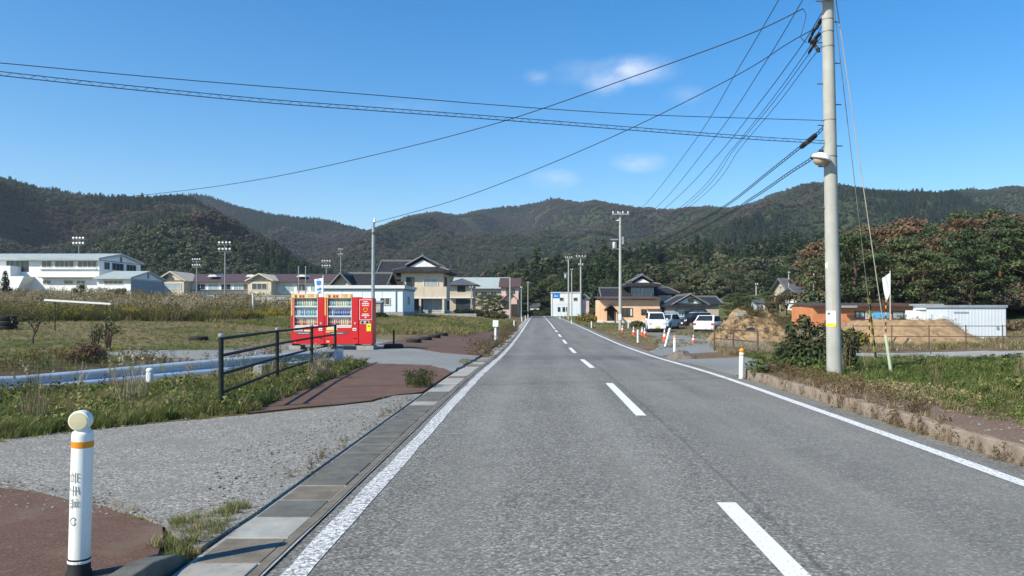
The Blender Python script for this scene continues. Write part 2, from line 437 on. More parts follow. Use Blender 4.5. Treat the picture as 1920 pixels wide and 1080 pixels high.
def ground_col(x, y):
    n1 = fbm(x * .12, y * .12, 21, 5); n2 = fbm(x * .5, y * .3, 31, 4); n3 = fbm(x * .03, y * .03, 41, 4)
    c = mixc_(GREEN[None].repeat(len(x), 0), DRY[None], sstep(.40, .62, n1 * .6 + n2 * .4))
    c = mixc_(c, YG[None], sstep(.5, .65, n2) * .6)
    # left field: mown, dry, in bands
    lf = (x < -2.5) & (y > 20)
    c = np.where((lf & (y > 24) & (y < 60))[:, None], mixc_(c, DRY[None] * .95, sstep(.32, .55, n2) * .85 * sstep(28, 33, y)), c)
    c = np.where((lf & (y > 58))[:, None], mixc_(c, DRY[None] * np.array([1.0, .95, .9]), .55 + .4 * sstep(.4, .6, n1)), c)
    # planted bed behind the guardrail
    s = (x - GA[0]) * _gn[0] + (y - GA[1]) * _gn[1]
    bed = sstep(-.1, -.5, s) * sstep(-5.2, -3.6, s) * sstep(-9.0, -10.5, x)
    c = mixc_(c, SOIL[None], bed * (.55 + .45 * sstep(.35, .6, n2)))
    ch = sstep(2.3, 2.0, s) * sstep(-.3, -.1, s) * sstep(-7.0, -8.0, x)
    c = mixc_(c, CONC[None], ch)
    gr = sstep(20.0, 21.5, y) * sstep(37, 33, y) * sstep(-13, -9.5, x) * sstep(-1, -2, x)
    c = mixc_(c, GRAV[None] * .8, gr * (.6 + .4 * sstep(.4, .6, n2)))
    # right: worn earth yard, gravelly where cars stand
    rd = sstep(4.3, 4.8, x) * sstep(24, 27, y) * sstep(78, 70, y) * sstep(40, 32, x)
    c = mixc_(c, DIRT[None] * .95, rd * (.75 + .25 * sstep(.4, .6, n2)))
    lot = sstep(5.5, 7.5, x) * sstep(38, 42, y) * sstep(72, 66, y) * sstep(26, 22, x)
    c = mixc_(c, GRAV[None] * .85, lot * sstep(.35, .6, n1 * .5 + n2 * .5))
    rg = sstep(5.6, 6.4, x) * sstep(23.5, 22.0, y)
    c = mixc_(c, GREEN[None] * .9, rg * .9)
    c = mixc_(c, DRY[None] * .6 + DIRT[None] * .4, sstep(4.7, 4.8, x) * sstep(6.6, 6.0, x) * sstep(22, 20, y))
    c = mixc_(c, DIRT[None], sstep(-1.2, -1.6, x) * sstep(-3.4, -2.6, x) * sstep(26, 30, y) * .7)
    c = mixc_(c, GREEN[None] * .8, sstep(150, 260, y))
    return c
def graded(a, segs):
    out = [a]
    for (b, st) in segs:
        n = max(1, int(round((b - out[-1]) / st)));  out += list(np.linspace(out[-1], b, n + 1)[1:])
    return np.array(out)
xs = graded(-2500, ((-600, 190), (-200, 40), (-80, 8), (-30, 1.6), (-12, .5), (-7, .3), (-2.14, .3), (-2.07, .035), (-1.6, .2), (4.6, 1.55), (4.66, .03), (4.74, .04), (7, .3), (14, .35), (32, 1.2), (90, 6), (220, 13), (600, 40), (2500, 190)))
ys = graded(-60, ((-8, 8), (2, 1), (26, .3), (60, 1), (130, 3), (260, 6), (800, 40), (4000, 300)))
GXg, GYg = np.meshgrid(xs, ys); gx_, gy_ = GXg.ravel(), GYg.ravel()
gz_ = g(gx_, gy_)
V = np.stack([gx_, gy_, gz_], 1)
nx = len(xs); ii = np.arange((len(ys) - 1) * (nx - 1)); r_, c_ = ii // (nx - 1), ii % (nx - 1)
a0 = r_ * nx + c_
me = np_mesh('ground', V, np.stack([a0, a0 + 1, a0 + nx + 1, a0 + nx], 1), m_ground(), True)
col = np.ones((len(V), 4), np.float32); col[:, :3] = ground_col(gx_, gy_)
at = me.attributes.new('gcol', 'FLOAT_COLOR', 'POINT'); at.data.foreach_set('color', col.ravel())
tag(link('ground', me), kind='structure')

def ragged(poly, step=.35, amp=.06, seed=1, skip=()):
    out = []; rr = random.Random(seed)
    for i, a in enumerate(poly):
        b = poly[(i + 1) % len(poly)]; L = math.dist(a, b); n = max(1, int(L / step))
        for k in range(n):
            t = k / n; j = 0 if (k == 0 or i in skip) else amp
            out.append((a[0] + (b[0] - a[0]) * t + rr.uniform(-j, j), a[1] + (b[1] - a[1]) * t + rr.uniform(-j, j)))
    return out
def sheet(name, poly, dz, mat, step=.6, zf=None, parent=None, kind='structure'):
    bm = bmesh.new(); bm.faces.new([bm.verts.new((p[0], p[1], 0)) for p in poly])
    x0, x1 = min(p[0] for p in poly), max(p[0] for p in poly); y0, y1 = min(p[1] for p in poly), max(p[1] for p in poly)
    for ax, lo, hi in ((0, x0, x1), (1, y0, y1)):
        k = math.floor(lo / step) * step + step
        while k < hi:
            co = [0, 0, 0]; no = [0, 0, 0]; co[ax] = k; no[ax] = 1
            bmesh.ops.bisect_plane(bm, geom=bm.verts[:] + bm.edges[:] + bm.faces[:], plane_co=co, plane_no=no); k += step
    for v in bm.verts: v.co.z = (G(min(v.co.x, -2.17) if v.co.x < 0 else max(v.co.x, 4.8), v.co.y) if zf is None else zf(v.co.x, v.co.y)) + dz
    be = [e for e in bm.edges if e.is_boundary]
    ex = bmesh.ops.extrude_edge_only(bm, edges=be)['geom']
    for v in ex:
        if isinstance(v, bmesh.types.BMVert): v.co.z -= .14
    bmesh.ops.recalc_face_normals(bm, faces=bm.faces)
    if bm.faces and sum(f.normal.z for f in bm.faces) < 0: bmesh.ops.reverse_faces(bm, faces=bm.faces)
    me = bpy.data.meshes.new(name); bm.to_mesh(me); bm.free(); me.materials.append(mat); me.shade_smooth(); me.set_sharp_from_angle(angle=R(35))
    o = link(name, me, parent)
    if not parent: tag(o, kind=kind)
    return o
# ---------------------------------------------------------------- road, lines, gutter, kerbs
def strip_mesh(name, x0, x1, y0, y1, dz, mat, parent=None, st=1.0, jit=0):
    yv = np.linspace(y0, y1, max(2, int((y1 - y0) / st) + 1)); cx = road_cx(yv); z = rz(yv) + dz
    nw = max(1, int((x1 - x0) / 1.2)); V = []; F = []
    for i, y in enumerate(yv):
        for k in range(nw + 1):
            x = x0 + (x1 - x0) * k / nw
            V.append((cx[i] + x + (random.uniform(-jit, jit) if jit and k in (0, nw) else 0), y, z[i]))
    for i in range(len(yv) - 1):
        for k in range(nw):
            a = i * (nw + 1) + k; F.append((a, a + 1, a + nw + 2, a + nw + 1))
    me = np_mesh(name, V, F, mat, True)
    return link(name, me, parent)
LX, CX_, RX = -1.38, 1.46, 4.20
road = tag(strip_mesh('road', -1.56, 4.69, -25, 330, 0, m_road, None, .8), kind='structure')
def m_paint(name, wear):
    m, nt, b = _mat(name); v = coords(nt)
    n1 = noise(nt, v, 30, 6, .75); n2 = noise(nt, v, 1.4, 3)
    vo = nd(nt, 'ShaderNodeTexVoronoi'); vo.feature = 'DISTANCE_TO_EDGE'; vo.inputs['Scale'].default_value = 26
    mpn = nd(nt, 'ShaderNodeMapping'); lk(nt, v, mpn.inputs[0])
    lk(nt, mixrgb(nt, .12, mpn.outputs[0], nt_color(nt, v)), vo.inputs['Vector'])
    crack = ramp(nt, vo.outputs['Distance'], ((.0, 1.0), (.05 + .05 * wear, 0.0)))
    hole = ramp(nt, n1, ((.60 - .13 * wear, 0.0), (.66 - .11 * wear, 1.0)))
    w = mixrgb(nt, 1.0, mixrgb(nt, ramp(nt, n2, ((.35, .3 * wear), (.65, wear))), (0, 0, 0), crack), hole, 'LIGHTEN')
    c = mixrgb(nt, w, (.72, .73, .72), (.19, .19, .185))
    lk(nt, c, b.inputs['Base Color']); b.inputs['Roughness'].default_value = .7
    bump(nt, b, w, .3, .003)
    return m
m_line = m_paint('line_paint_worn', 1.0); m_dash = m_paint('line_paint', .12); m_line2 = m_paint('line_paint_mid', .55)
strip_mesh('edge_line', LX - .085, LX + .075, -20, 60, .0045, m_line, road, .5, .012)
strip_mesh('edge_line', LX - .08, LX + .08, 60.01, 300, .0045, m_line2, road)
strip_mesh('edge_line', RX - .075, RX + .075, -20, 300, .0045, m_line2, road, .6, .006)
k = 0
y = 2160 / 358.0 - 5.05
while y < 66:
    strip_mesh('centre_dash', CX_ - .075, CX_ + .075, y, y + 5.0, .0046, m_dash, road, .5); y += 9.95
strip_mesh('centre_line', CX_ - .075, CX_ + .075, y - 2, 300, .0046, m_line2, road)
# gutter with lift-out covers, left
gut = tag(strip_mesh('gutter', -2.06, -1.55, -6, 150, .0115, m_concl, None, 1.0), kind='structure')
cov = {}
for mt in ('d', 'b', 'l', 'm'):
    cov[mt] = {'d': m_concd, 'b': m_concb, 'l': m_concl, 'm': m_conc}[mt]
def gcover(y0, y1, mt, x0=-2.03, x1=-1.64):
    z = rz((y0 + y1) / 2)
    tilt = random.uniform(-.004, .004)
    mb = MB(); mb.box(x0, x1, y0 + .014, y1 - .014, -.05, .018 + tilt)
    o = mb.build('gutter_cover', cov[mt], gut, bevel=.006); o.location.z = z; return o
y = 3.5; i = 0
while y < 14.5:
    d = y
    mt = 'b'
    if 4.9 < d < 5.3: mt = 'l'
    elif 4.2 < d < 4.9: mt = 'b'
    elif d < 4.2: mt = 'm'
    elif 5.3 < d < 7.4: mt = random.choice('bdd')
    elif d < 11.6: mt = 'd'
    elif d < 12.1: mt = 'm'
    elif 13.6 < d: mt = 'l'
    else: mt = 'd'
    gcover(y, y + .503, mt); y += .503
while y < 60:
    gcover(y, y + .6 if y < 30 else y + 1.2, random.choice('mmbl')); y += .6 if y < 30 else 1.2
strip_mesh('gutter_rim', -1.632, -1.565, -4, 60, .0165, m_concb, gut, .5, .006)
# left kerb stub beside the near bollard
kl = tag(link('kerb', None), kind='structure')
mbk = MB(); mbk.prism([(3.3, -.05), (3.3, .13), (4.2, .125), (4.45, .085), (4.6, .02), (4.6, -.05)], -2.24, -2.1, 'x')
mbk.build('kerb_stone', m_concd, kl, bevel=.012)
mbk = MB(); mbk.prism([(2.2, -.05), (2.2, .13), (3.29, .13), (3.29, -.05)], -2.24, -2.1, 'x'); mbk.build('kerb_stone', m_concd, kl, bevel=.012)
# right kerb: a run of precast stones
kr = tag(link('kerb', None), kind='structure')
m_kerb = M_('kerb_concrete', (.27, .215, .165), .9, var=.35, scale=4, bmp=.008, dirt=(.085, .06, .042))
y = -2.0
while y < 17.3:
    x = 4.66 - .004 * max(0, y - 6) + random.uniform(-.008, .008)
    mb = MB(); L = .6
    if y + L > 17.3: mb.prism([(0, -.08), (0, .2), (.35, .16), (.5, .02), (.5, -.08)], 0, .14, 'x')
    else: mb.prism([(0, -.08), (.012, -.08), (.025, .17), (.15, .178), (.15, -.08)], .006, L - .006, 'y')
    o = mb.build('kerb_stone', m_kerb, kr, bevel=.008); o.location = (x, y, random.uniform(-.008, .006)); y += L
# driveway apron, red footways, side lane, yard paths
z_ = lambda x, y: G(x, y)
P = lambda px, py, z=0.03: GP(px, py, z)
sheet('driveway', ragged([P(0, 915), P(200, 952), (-2.62, 5.3), (-2.1, 4.75), (-2.06, 5.6), (-2.06, 13.6), (-2.5, 13.2), P(697, 755), P(464, 779), (-6.1, 8.9), (-14, 7.2), (-14, 6.9)], .3, .05, 3, skip=(4,)), .016, m_drive)
sheet('footway', ragged([(-2.28, 1), (-2.28, 4.6), (-2.55, 5.2), P(200, 954), P(0, 918), (-10, 6.6), (-10, 1)], .3, .05, 4), .026, m_red)
sheet('footway', ragged([P(464, 776), P(697, 752), (-2.45, 13.35), (-2.1, 13.9), (-2.1, 18.6), (-2.9, 20.8), (-4.7, 21.4)], .3, .06, 5, skip=(3,)), .024, m_red)
sheet('side_lane', ragged([(-2.9, 20.9), (-2.1, 18.7), (-2.08, 26.8), (-3.4, 27.2), (-7, 27), (-14, 26), (-14, 24.2), (-5.6, 22.0), (-4.7, 21.5)], .4, .06, 6), .024, m_drive2)
sheet('footway', ragged([(-2.08, 26.9), (-3.4, 27.4), (-6.6, 31), (-6.6, 42), (-2.4, 70), (-2.08, 70)], .4, .06, 7), .026, m_red)
sheet('side_lane', ragged([(-6.7, 28), (-3.5, 27.3), (-6.5, 31), (-6.5, 36), (-10, 36), (-10, 28)], .4, .08, 8), .022, m_drive2)
sheet('footway', ragged([(4.78, -4), (6.15, -4), (6.1, 8), (5.7, 13), (5.3, 17), (4.78, 17.2)], .3, .05, 9), .015, m_soilred)
sheet('apron', ragged([(4.62, 17.4), (5.4, 17.4), (6.6, 20), (6.9, 25.5), (4.62, 25.5)], .4, .05, 10, skip=(4,)), .02, m_drive2, .4)
sheet('apron', ragged([(4.62, 28.5), (6.9, 29.5), (9.5, 36), (12, 52), (9, 54), (5, 33), (4.62, 32)], .4, .08, 12), .022, m_drive2)
sheet('side_lane', ragged([(9.0, 23.4), (30, 23.2), (60, 24), (60, 27.5), (30, 26.6), (9.4, 26.6), (7.6, 26.0)], .6, .05, 11), .03, m_conc, 1.0)
# ---------------------------------------------------------------- hills and their woods
def m_hill(name, cols):
    m, nt, b = _mat(name); v = coords(nt)
    f = noise(nt, v, .012, 6, .6); f2 = noise(nt, v, .12, 5, .7)
    c = ramp(nt, f, [(.28 + .44 * i / (len(cols) - 1), cols[i]) for i in range(len(cols))])
    c = mixrgb(nt, 1.0, c, ramp(nt, f2, ((.3, .55), (.7, 1.3))), 'MULTIPLY')
    lk(nt, c, b.inputs['Base Color']); b.inputs['Roughness'].default_value = 1; b.inputs['Specular IOR Level'].default_value = 0
    return m
mh = m_hill('hill_floor', ((.03, .045, .02), (.045, .06, .028), (.058, .06, .034)))
def hill(name, prof, Df, Dr, zf, spur=.25, seed=0, nu=260, nt_=46, fall=.5, kx=1.0, pw=1.15, tree=0):
    """a ridge: skyline profile in photo pixels at distance Dr, foot at Df, spurs and gullies between"""
    pu = np.array([p[0] for p in prof], float); pp = np.array([p[1] for p in prof], float)
    u = np.linspace(pu[0], pu[-1], nu); yy = np.interp(u, pu, pp)
    ker = np.ones(5) / 5; yy[3:-3] = np.convolve(yy, ker, 'same')[3:-3]
    drv = np.interp(u, pu, np.array([p[2] if len(p) > 2 else Dr for p in prof], float))
    t = np.concatenate([np.linspace(0, 1, nt_), [1.06, 1.18, 1.4]])
    P = np.zeros((len(t), nu, 3))
    for i, tt in enumerate(t):
        D = Df + (drv - Df) * tt
        zr = CAM_H + (VY - yy) / FPX * drv - tree
        zr = np.maximum(zr, zf - 2)
        x = (u - VX) / FPX * D
        ts = min(tt, 1)
        sc_ = kx * 6.0 / (drv.mean())
        wx = x * sc_ + .5 * fbm(x * sc_ * .7, D * sc_ * .7, seed + 5)
        rid = 1 - np.abs(2 * fbm(wx, D * sc_ * .45 + 7, seed, 3) - 1) * 1.6
        fine = fbm(x * sc_ * 4, D * sc_ * 3, seed + 9, 4) - .5
        env = (math.sin(math.pi * ts ** .8) ** 1.0) if tt < 1 else 0
        z = zf + (zr - zf) * (ts ** pw) + (zr - zf) * env * (spur * (rid - .45) + .12 * fine)
        if tt < 1:
            lim = (zr - CAM_H) / drv * D * (.93 + .05 * ts) + CAM_H; z = np.where(z > lim, lim + (z - lim) * .12, z); z = np.minimum(z, (zr - CAM_H) / drv * D * .995 + CAM_H)
        if tt > 1: z = zr - (zr - zf) * (tt - 1) * 2 * fall
        P[i, :, 0] = x; P[i, :, 1] = D; P[i, :, 2] = z
    nr = len(t); V = P.reshape(-1, 3); ii = np.arange((nr - 1) * (nu - 1)); r_, c_ = ii // (nu - 1), ii % (nu - 1); a0 = r_ * nu + c_
    me = np_mesh(name, V, np.stack([a0, a0 + 1, a0 + nu + 1, a0 + nu], 1), mh, True)
    tag(link(name, me), kind='structure')
    return P
def on_hill(P, n, tmax=1.0, umin=None, umax=None, tmin=0.0):
    nr, nu, _ = P.shape; nr2 = 1 + int((nr - 4) * tmax); r0 = int((nr - 4) * tmin)
    A = P[r0:nr2, :-1]; B = P[r0:nr2, 1:]; Cc = P[r0 + 1:nr2 + 1, :-1]; Dd = P[r0 + 1:nr2 + 1, 1:]
    area = np.linalg.norm(np.cross(B - A, Cc - A), axis=2)
    if umin is not None:
        px = A[..., 0] / A[..., 1] * FPX + VX; area = area * ((px >= umin) & (px <= umax))
    pr = (area / area.sum()).ravel(); k = rng.choice(len(pr), n, p=pr)
    a, b = rng.random(n)[:, None], rng.random(n)[:, None]
    A, B, Cc, Dd = (q.reshape(-1, 3)[k] for q in (A, B, Cc, Dd))
    return (A * (1 - a) + B * a) * (1 - b) + (Cc * (1 - a) + Dd * a) * b

def leafcloud(cent, rad, n, size, squash=1.0, seed=0, shell=.55, tri=True, hang=0.0):
    """n small leaf faces through ellipsoid clumps; cent (k,3), rad (k,3)"""
    r = np.random.default_rng(seed); cent = np.asarray(cent, float); rad = np.asarray(rad, float)
    w = rad.prod(1) ** (2 / 3); k = r.choice(len(cent), n, p=w / w.sum())
    d = r.normal(size=(n, 3)); d /= np.linalg.norm(d, axis=1)[:, None]
    q = shell + (1 - shell) * r.random(n) ** .6
    p = cent[k] + d * rad[k] * q[:, None]
    nrm = d * .8 + r.normal(size=(n, 3)) * .5 + np.array([0, 0, .35]); nrm /= np.linalg.norm(nrm, axis=1)[:, None]
    t1 = np.cross(nrm, r.normal(size=(n, 3))); t1 /= np.linalg.norm(t1, axis=1)[:, None]; t2 = np.cross(nrm, t1)
    s = size * r.uniform(.6, 1.4, n)[:, None]
    t2[:, 2] -= hang; 
    if tri:
        V = np.stack([p - t1 * s * .6 - t2 * s * .4, p + t1 * s * .6 - t2 * s * .4, p + t2 * s * .75], 1).reshape(-1, 3)
        F = np.arange(n * 3).reshape(-1, 3)
    else:
        V = np.stack([p - t2 * s, p + t1 * s * .45, p + t2 * s, p - t1 * s * .45], 1).reshape(-1, 3); F = np.arange(n * 4).reshape(-1, 4)
    return V, F
def cedar_leaves(seed, n=320, H=1.0, w=.2, sz=.05):
    r = np.random.default_rng(seed); h = r.random(n) ** .85; ph = r.random(n) * 6.283
    lob = 1 + .22 * np.sin(ph * 3 + seed) + .18 * np.sin(h * 23 + ph * 2)
    rad = w * (1 - h) ** .8 * lob * (.55 + .45 * r.random(n)) + .012
    p = np.stack([rad * np.cos(ph), rad * np.sin(ph), .08 + h * .92], 1)
    out = np.stack([np.cos(ph), np.sin(ph), -.55 + .3 * r.random(n)], 1); out /= np.linalg.norm(out, axis=1)[:, None]
    side = np.stack([-np.sin(ph), np.cos(ph), .3 * r.normal(size=n)], 1)
    s = (sz * (1.25 - .6 * h) * r.uniform(.7, 1.4, n))[:, None]
    V = np.stack([p - side * s * .7, p + side * s * .7, p + out * s * 1.5], 1).reshape(-1, 3) * H
    V2 = np.array([(0, 0, 0.97)] + [(w * .62 * math.cos(a), w * .62 * math.sin(a), .1) for a in np.linspace(0, 6.283, 8)[:-1]]) * H
    F = np.arange(n * 3).reshape(-1, 3); k = n * 3
    F2 = np.array([(k, k + 1 + i, k + 1 + (i + 1) % 7) for i in range(7)])
    return np.concatenate([V, V2]), np.concatenate([F, F2])
def broad_leaves(seed, n=420, lob=9, sz=.09):
    r = np.random.default_rng(seed); cent = []; rad = []
    for i in range(lob):
        a = r.random() * 6.283; q = r.random() ** .5 * .27; z = .45 + r.random() * .38
        cent.append((q * math.cos(a), q * math.sin(a), z)); s = r.uniform(.12, .2); rad.append((s, s, s * .8))
    return leafcloud(cent, rad, n, sz, seed=seed, shell=.5)

def gn_scatter(name, label, pts, rot, scl, tint, var, variants, parent=None, cat=None):
    me = bpy.data.meshes.new(name); n = len(pts)
    me.vertices.add(n); me.vertices.foreach_set('co', np.asarray(pts, np.float32).ravel())
    a = me.attributes.new('rot', 'FLOAT_VECTOR', 'POINT'); a.data.foreach_set('vector', np.asarray(rot, np.float32).ravel())
    a = me.attributes.new('scl', 'FLOAT_VECTOR', 'POINT'); a.data.foreach_set('vector', np.asarray(scl, np.float32).ravel())
    a = me.attributes.new('tint', 'FLOAT', 'POINT'); a.data.foreach_set('value', np.asarray(tint, np.float32))
    var = np.asarray(var)
    for k in range(len(variants)):
        a = me.attributes.new('v%d' % k, 'BOOLEAN', 'POINT'); a.data.foreach_set('value', var == k)
    o = link(name, me, parent)
    ng = bpy.data.node_groups.new(name + '_nodes', 'GeometryNodeTree')
    ng.interface.new_socket('Geometry', in_out='INPUT', socket_type='NodeSocketGeometry'); ng.interface.new_socket('Geometry', in_out='OUTPUT', socket_type='NodeSocketGeometry')
    gi = ng.nodes.new('NodeGroupInput'); go = ng.nodes.new('NodeGroupOutput'); jn = ng.nodes.new('GeometryNodeJoinGeometry')
    def na(nm, dt):
        q = ng.nodes.new('GeometryNodeInputNamedAttribute'); q.data_type = dt; q.inputs['Name'].default_value = nm
        return [s for s in q.outputs if s.name == 'Attribute' and s.enabled][0]
    rt, sc_ = na('rot', 'FLOAT_VECTOR'), na('scl', 'FLOAT_VECTOR')
    for k, vo in enumerate(variants):
        ip = ng.nodes.new('GeometryNodeInstanceOnPoints'); oi = ng.nodes.new('GeometryNodeObjectInfo')
        oi.inputs['Object'].default_value = vo; oi.inputs['As Instance'].default_value = True
        ng.links.new(gi.outputs[0], ip.inputs['Points']); ng.links.new(na('v%d' % k, 'BOOLEAN'), ip.inputs['Selection'])
        ng.links.new(oi.outputs['Geometry'], ip.inputs['Instance']); ng.links.new(rt, ip.inputs['Rotation']); ng.links.new(sc_, ip.inputs['Scale'])
        ng.links.new(ip.outputs[0], jn.inputs[0])
    ng.links.new(jn.outputs[0], go.inputs[0])
    md = o.modifiers.new('scatter', 'NODES'); md.node_group = ng
    tag(o, label, cat, kind='stuff')
    return o
def proto(name, VF, mat):
    return bpy.data.objects.new(name, np_mesh(name, VF[0], VF[1], mat))

m_cedar = M_leaf('cedar_needles', ((.022, .04, .021), (.036, .058, .027), (.054, .078, .034), (.08, .10, .044)), True, trans=.1)
m_broad = M_leaf('mountain_leaves', ((.048, .078, .034), (.072, .10, .044), (.096, .108, .054), (.105, .094, .062), (.13, .098, .076)), True, trans=.15)
cedars = [proto('cedar_%s' % k, cedar_leaves(s, 260, 1, .19, .055), m_cedar) for k, s in (('a', 1), ('b', 2), ('c', 3))]
broads = [proto('broadleaf_%s' % k, broad_leaves(s, 360), m_broad) for k, s in (('a', 4), ('b', 5), ('c', 6))]

def wood(name, label, P, n, h, plot=.006, bias=.5, tmax=1.0, umin=None, umax=None, seed=0, tmin=0.0, warm=0):
    p = on_hill(P, n, tmax, umin, umax, tmin)
    f = fbm(p[:, 0] * plot, p[:, 1] * plot * .8, seed + 60, 3); f2 = fbm(p[:, 0] * plot * 2.7, p[:, 1] * plot * 2.7, seed + 80, 3)
    ced = f + .25 * (f2 - .5) + rng.normal(0, .03, n) > bias
    pl = fbm(p[:, 0] * plot * 3.5, p[:, 1] * plot * 3.5, seed + 140, 3)
    keep = fbm(p[:, 0] * plot * 2, p[:, 1] * plot * 3, seed + 150, 3) + rng.normal(0, .03, n) > .30
    p, f, f2, ced, pl = p[keep], f[keep], f2[keep], ced[keep], pl[keep]; n = len(p)
    hh = h * np.clip(np.exp(rng.normal(0, .25, n)), .5, 1.4) * (.5 + pl) * np.where(ced, 1.15, .85)
    wd = np.where(ced, rng.uniform(.85, 1.2, n), rng.uniform(.9, 1.4, n)) * hh
    tint = np.clip(np.where(ced, .15 + .7 * f2, .1 + warm + 1.1 * (fbm(p[:, 0] * plot * 1.6, p[:, 1] * plot * 1.6, seed + 90, 3) - .12)) + rng.normal(0, .1, n), 0, 1)
    var = np.where(ced, rng.integers(0, 3, n), rng.integers(3, 6, n))
    p[:, 2] -= .04 * hh
    rot = np.zeros((n, 3)); rot[:, 2] = rng.random(n) * 6.283; rot[:, :2] = rng.normal(0, .04, (n, 2))
    gn_scatter(name, label, p, rot, np.stack([wd, wd, hh], 1), tint, var, cedars + broads)

# far blue ridge, central mountain, right mountain, left hill, low wooded hill, near pine rise
H2 = hill('mountain', [(-900, 420), (-300, 440), (200, 400), (330, 366), (380, 366), (440, 387), (500, 402), (560, 410), (610, 413), (650, 424), (690, 432), (740, 462), (800, 510), (860, 560)], 950, 1700, 10, .4, 11, tree=5)
H3 = hill('mountain', [(540, 560), (620, 470), (690, 431), (720, 421), (760, 408), (800, 398), (820, 396), (860, 402), (920, 390), (985, 384), (1020, 374), (1042, 371), (1062, 375), (1085, 380), (1115, 375), (1150, 382), (1200, 389), (1260, 392), (1330, 386), (1420, 395), (1600, 420), (1800, 470)], 640, 2000, 6, .55, 23, nu=360, nt_=64, kx=1.25, tree=5)
H4 = hill('mountain', [(1130, 520), (1250, 440), (1330, 392), (1370, 388), (1420, 378), (1450, 364), (1490, 347), (1520, 340), (1560, 340), (1600, 349), (1650, 356), (1700, 358), (1760, 362), (1790, 355), (1820, 353), (1860, 355), (1890, 347), (1930, 350), (2200, 330), (2700, 390), (3300, 470)], 600, 1700, 6, .55, 37, nu=360, nt_=64, kx=1.2, tree=5)
H1 = hill('mountain', [(-1400, 440), (-700, 330), (-250, 290), (-60, 312), (0, 331), (40, 345), (90, 356), (140, 364), (200, 368), (270, 370), (345, 367), (380, 383), (420, 402), (480, 438), (540, 476), (600, 512), (650, 535), (700, 552)], 330, 900, 4, .45, 51, nu=320, nt_=56, kx=1.0, tree=6, pw=1.05)
H5 = hill('wooded_hill', [(880, 560), (940, 512), (1000, 494), (1080, 480), (1160, 470), (1240, 458), (1300, 452), (1380, 452), (1460, 455), (1540, 448), (1640, 440), (1800, 430), (2100, 420), (2600, 440)], 205, 430, 1, .16, 67, nt_=34, kx=.9, tree=9, pw=1.0)
H6 = hill('pine_rise', [(1500, 566), (1545, 520), (1580, 500), (1640, 486), (1700, 470), (1760, 462), (1850, 455), (1920, 450), (2100, 440), (2500, 450)], 84, 135, .4, .06, 71, nu=90, nt_=20, kx=.5, tree=5, pw=1.0)
wood('far_forest', 'hazy blue green forest covering the far ridge', H2, 28000, 8, .003, .52, umin=-100, umax=1000, seed=1)
wood('mountain_forest', 'mixed cedar and browning broadleaf forest over the central mountain', H3, 50000, 7.0, .0045, .6, umin=540, umax=1720, seed=2, warm=.08)
wood('mountain_forest', 'grey green forest over the mountain behind the big utility pole', H4, 46000, 6.8, .0045, .62, umin=1150, umax=2150, seed=3, warm=.1)
wood('hillside_forest', 'dark cedar and mixed forest on the hill behind the school', H1, 32000, 6.2, .012, .54, umin=-250, umax=720, seed=4)
wood('undergrowth', 'low brush and saplings under the pines on the near slope', H6, 700, 3.2, .05, .7, umin=1500, umax=2050, seed=12, warm=.1)
# ---------------------------------------------------------------- buildings
m_tile = M_('roof_tile_dark', (.032, .032, .036), .7, var=.4, scale=2.0, bmp=.02, spec=.25)
m_tileg = M_('roof_tile_grey', (.10, .105, .11), .5, var=.3, scale=1.5, bmp=.02)
m_ridge = M_('roof_ridge_tile', (.17, .17, .175), .6, var=.25, scale=2)
m_cream = M_('wall_cream', (.66, .56, .42), .8, var=.1, scale=.8, dirt=(.36, .30, .22))
m_tan = M_('wall_tan', (.50, .43, .33), .8, var=.12, scale=.8, dirt=(.25, .21, .16))
m_white = M_('wall_white', (.82, .82, .80), .75, var=.06, scale=.7, dirt=(.55, .54, .50))
m_bluew = M_('wall_pale_blue', (.76, .82, .84), .6, var=.06, scale=.6, dirt=(.48, .52, .53))
m_orange = M_('wall_apricot', (.90, .54, .33), .8, var=.1, scale=1.0, dirt=(.45, .27, .15))
m_brick = M_('wall_burnt_orange', (.60, .23, .10), .7, var=.15, scale=1.0, dirt=(.42, .16, .08))
m_pink = M_('wall_pink', (.72, .50, .45), .8, var=.1, scale=.8, dirt=(.42, .3, .27))
m_wood = M_('dark_timber', (.045, .032, .025), .7, var=.3, scale=4)
m_brown = M_('brown_metal_roof', (.10, .06, .05), .5, var=.2, scale=1.5)
m_green = M_('pale_metal_roof', (.40, .45, .42), .45, var=.12, scale=.5, dirt=(.28, .30, .28))
m_greyw = M_('wall_grey', (.30, .33, .36), .7, var=.12, scale=.8, dirt=(.2, .2, .2))
m_beige = M_('shed_beige', (.45, .40, .34), .6, var=.1, scale=1.5, dirt=(.30, .24, .18))
m_trimw = M_('trim_white', (.72, .72, .70), .6, var=.08, scale=2)
m_pane = M_glass('window_glass', (.035, .045, .055)); m_panel = M_glass('window_glass_pale', (.30, .36, .38), .15)
m_cur = M_('curtain', (.42, .43, .42), .8, var=.35, scale=5)
m_foot = M_('footing_concrete', (.36, .35, .33), .9, var=.2, scale=1.5, dirt=(.2, .18, .15))

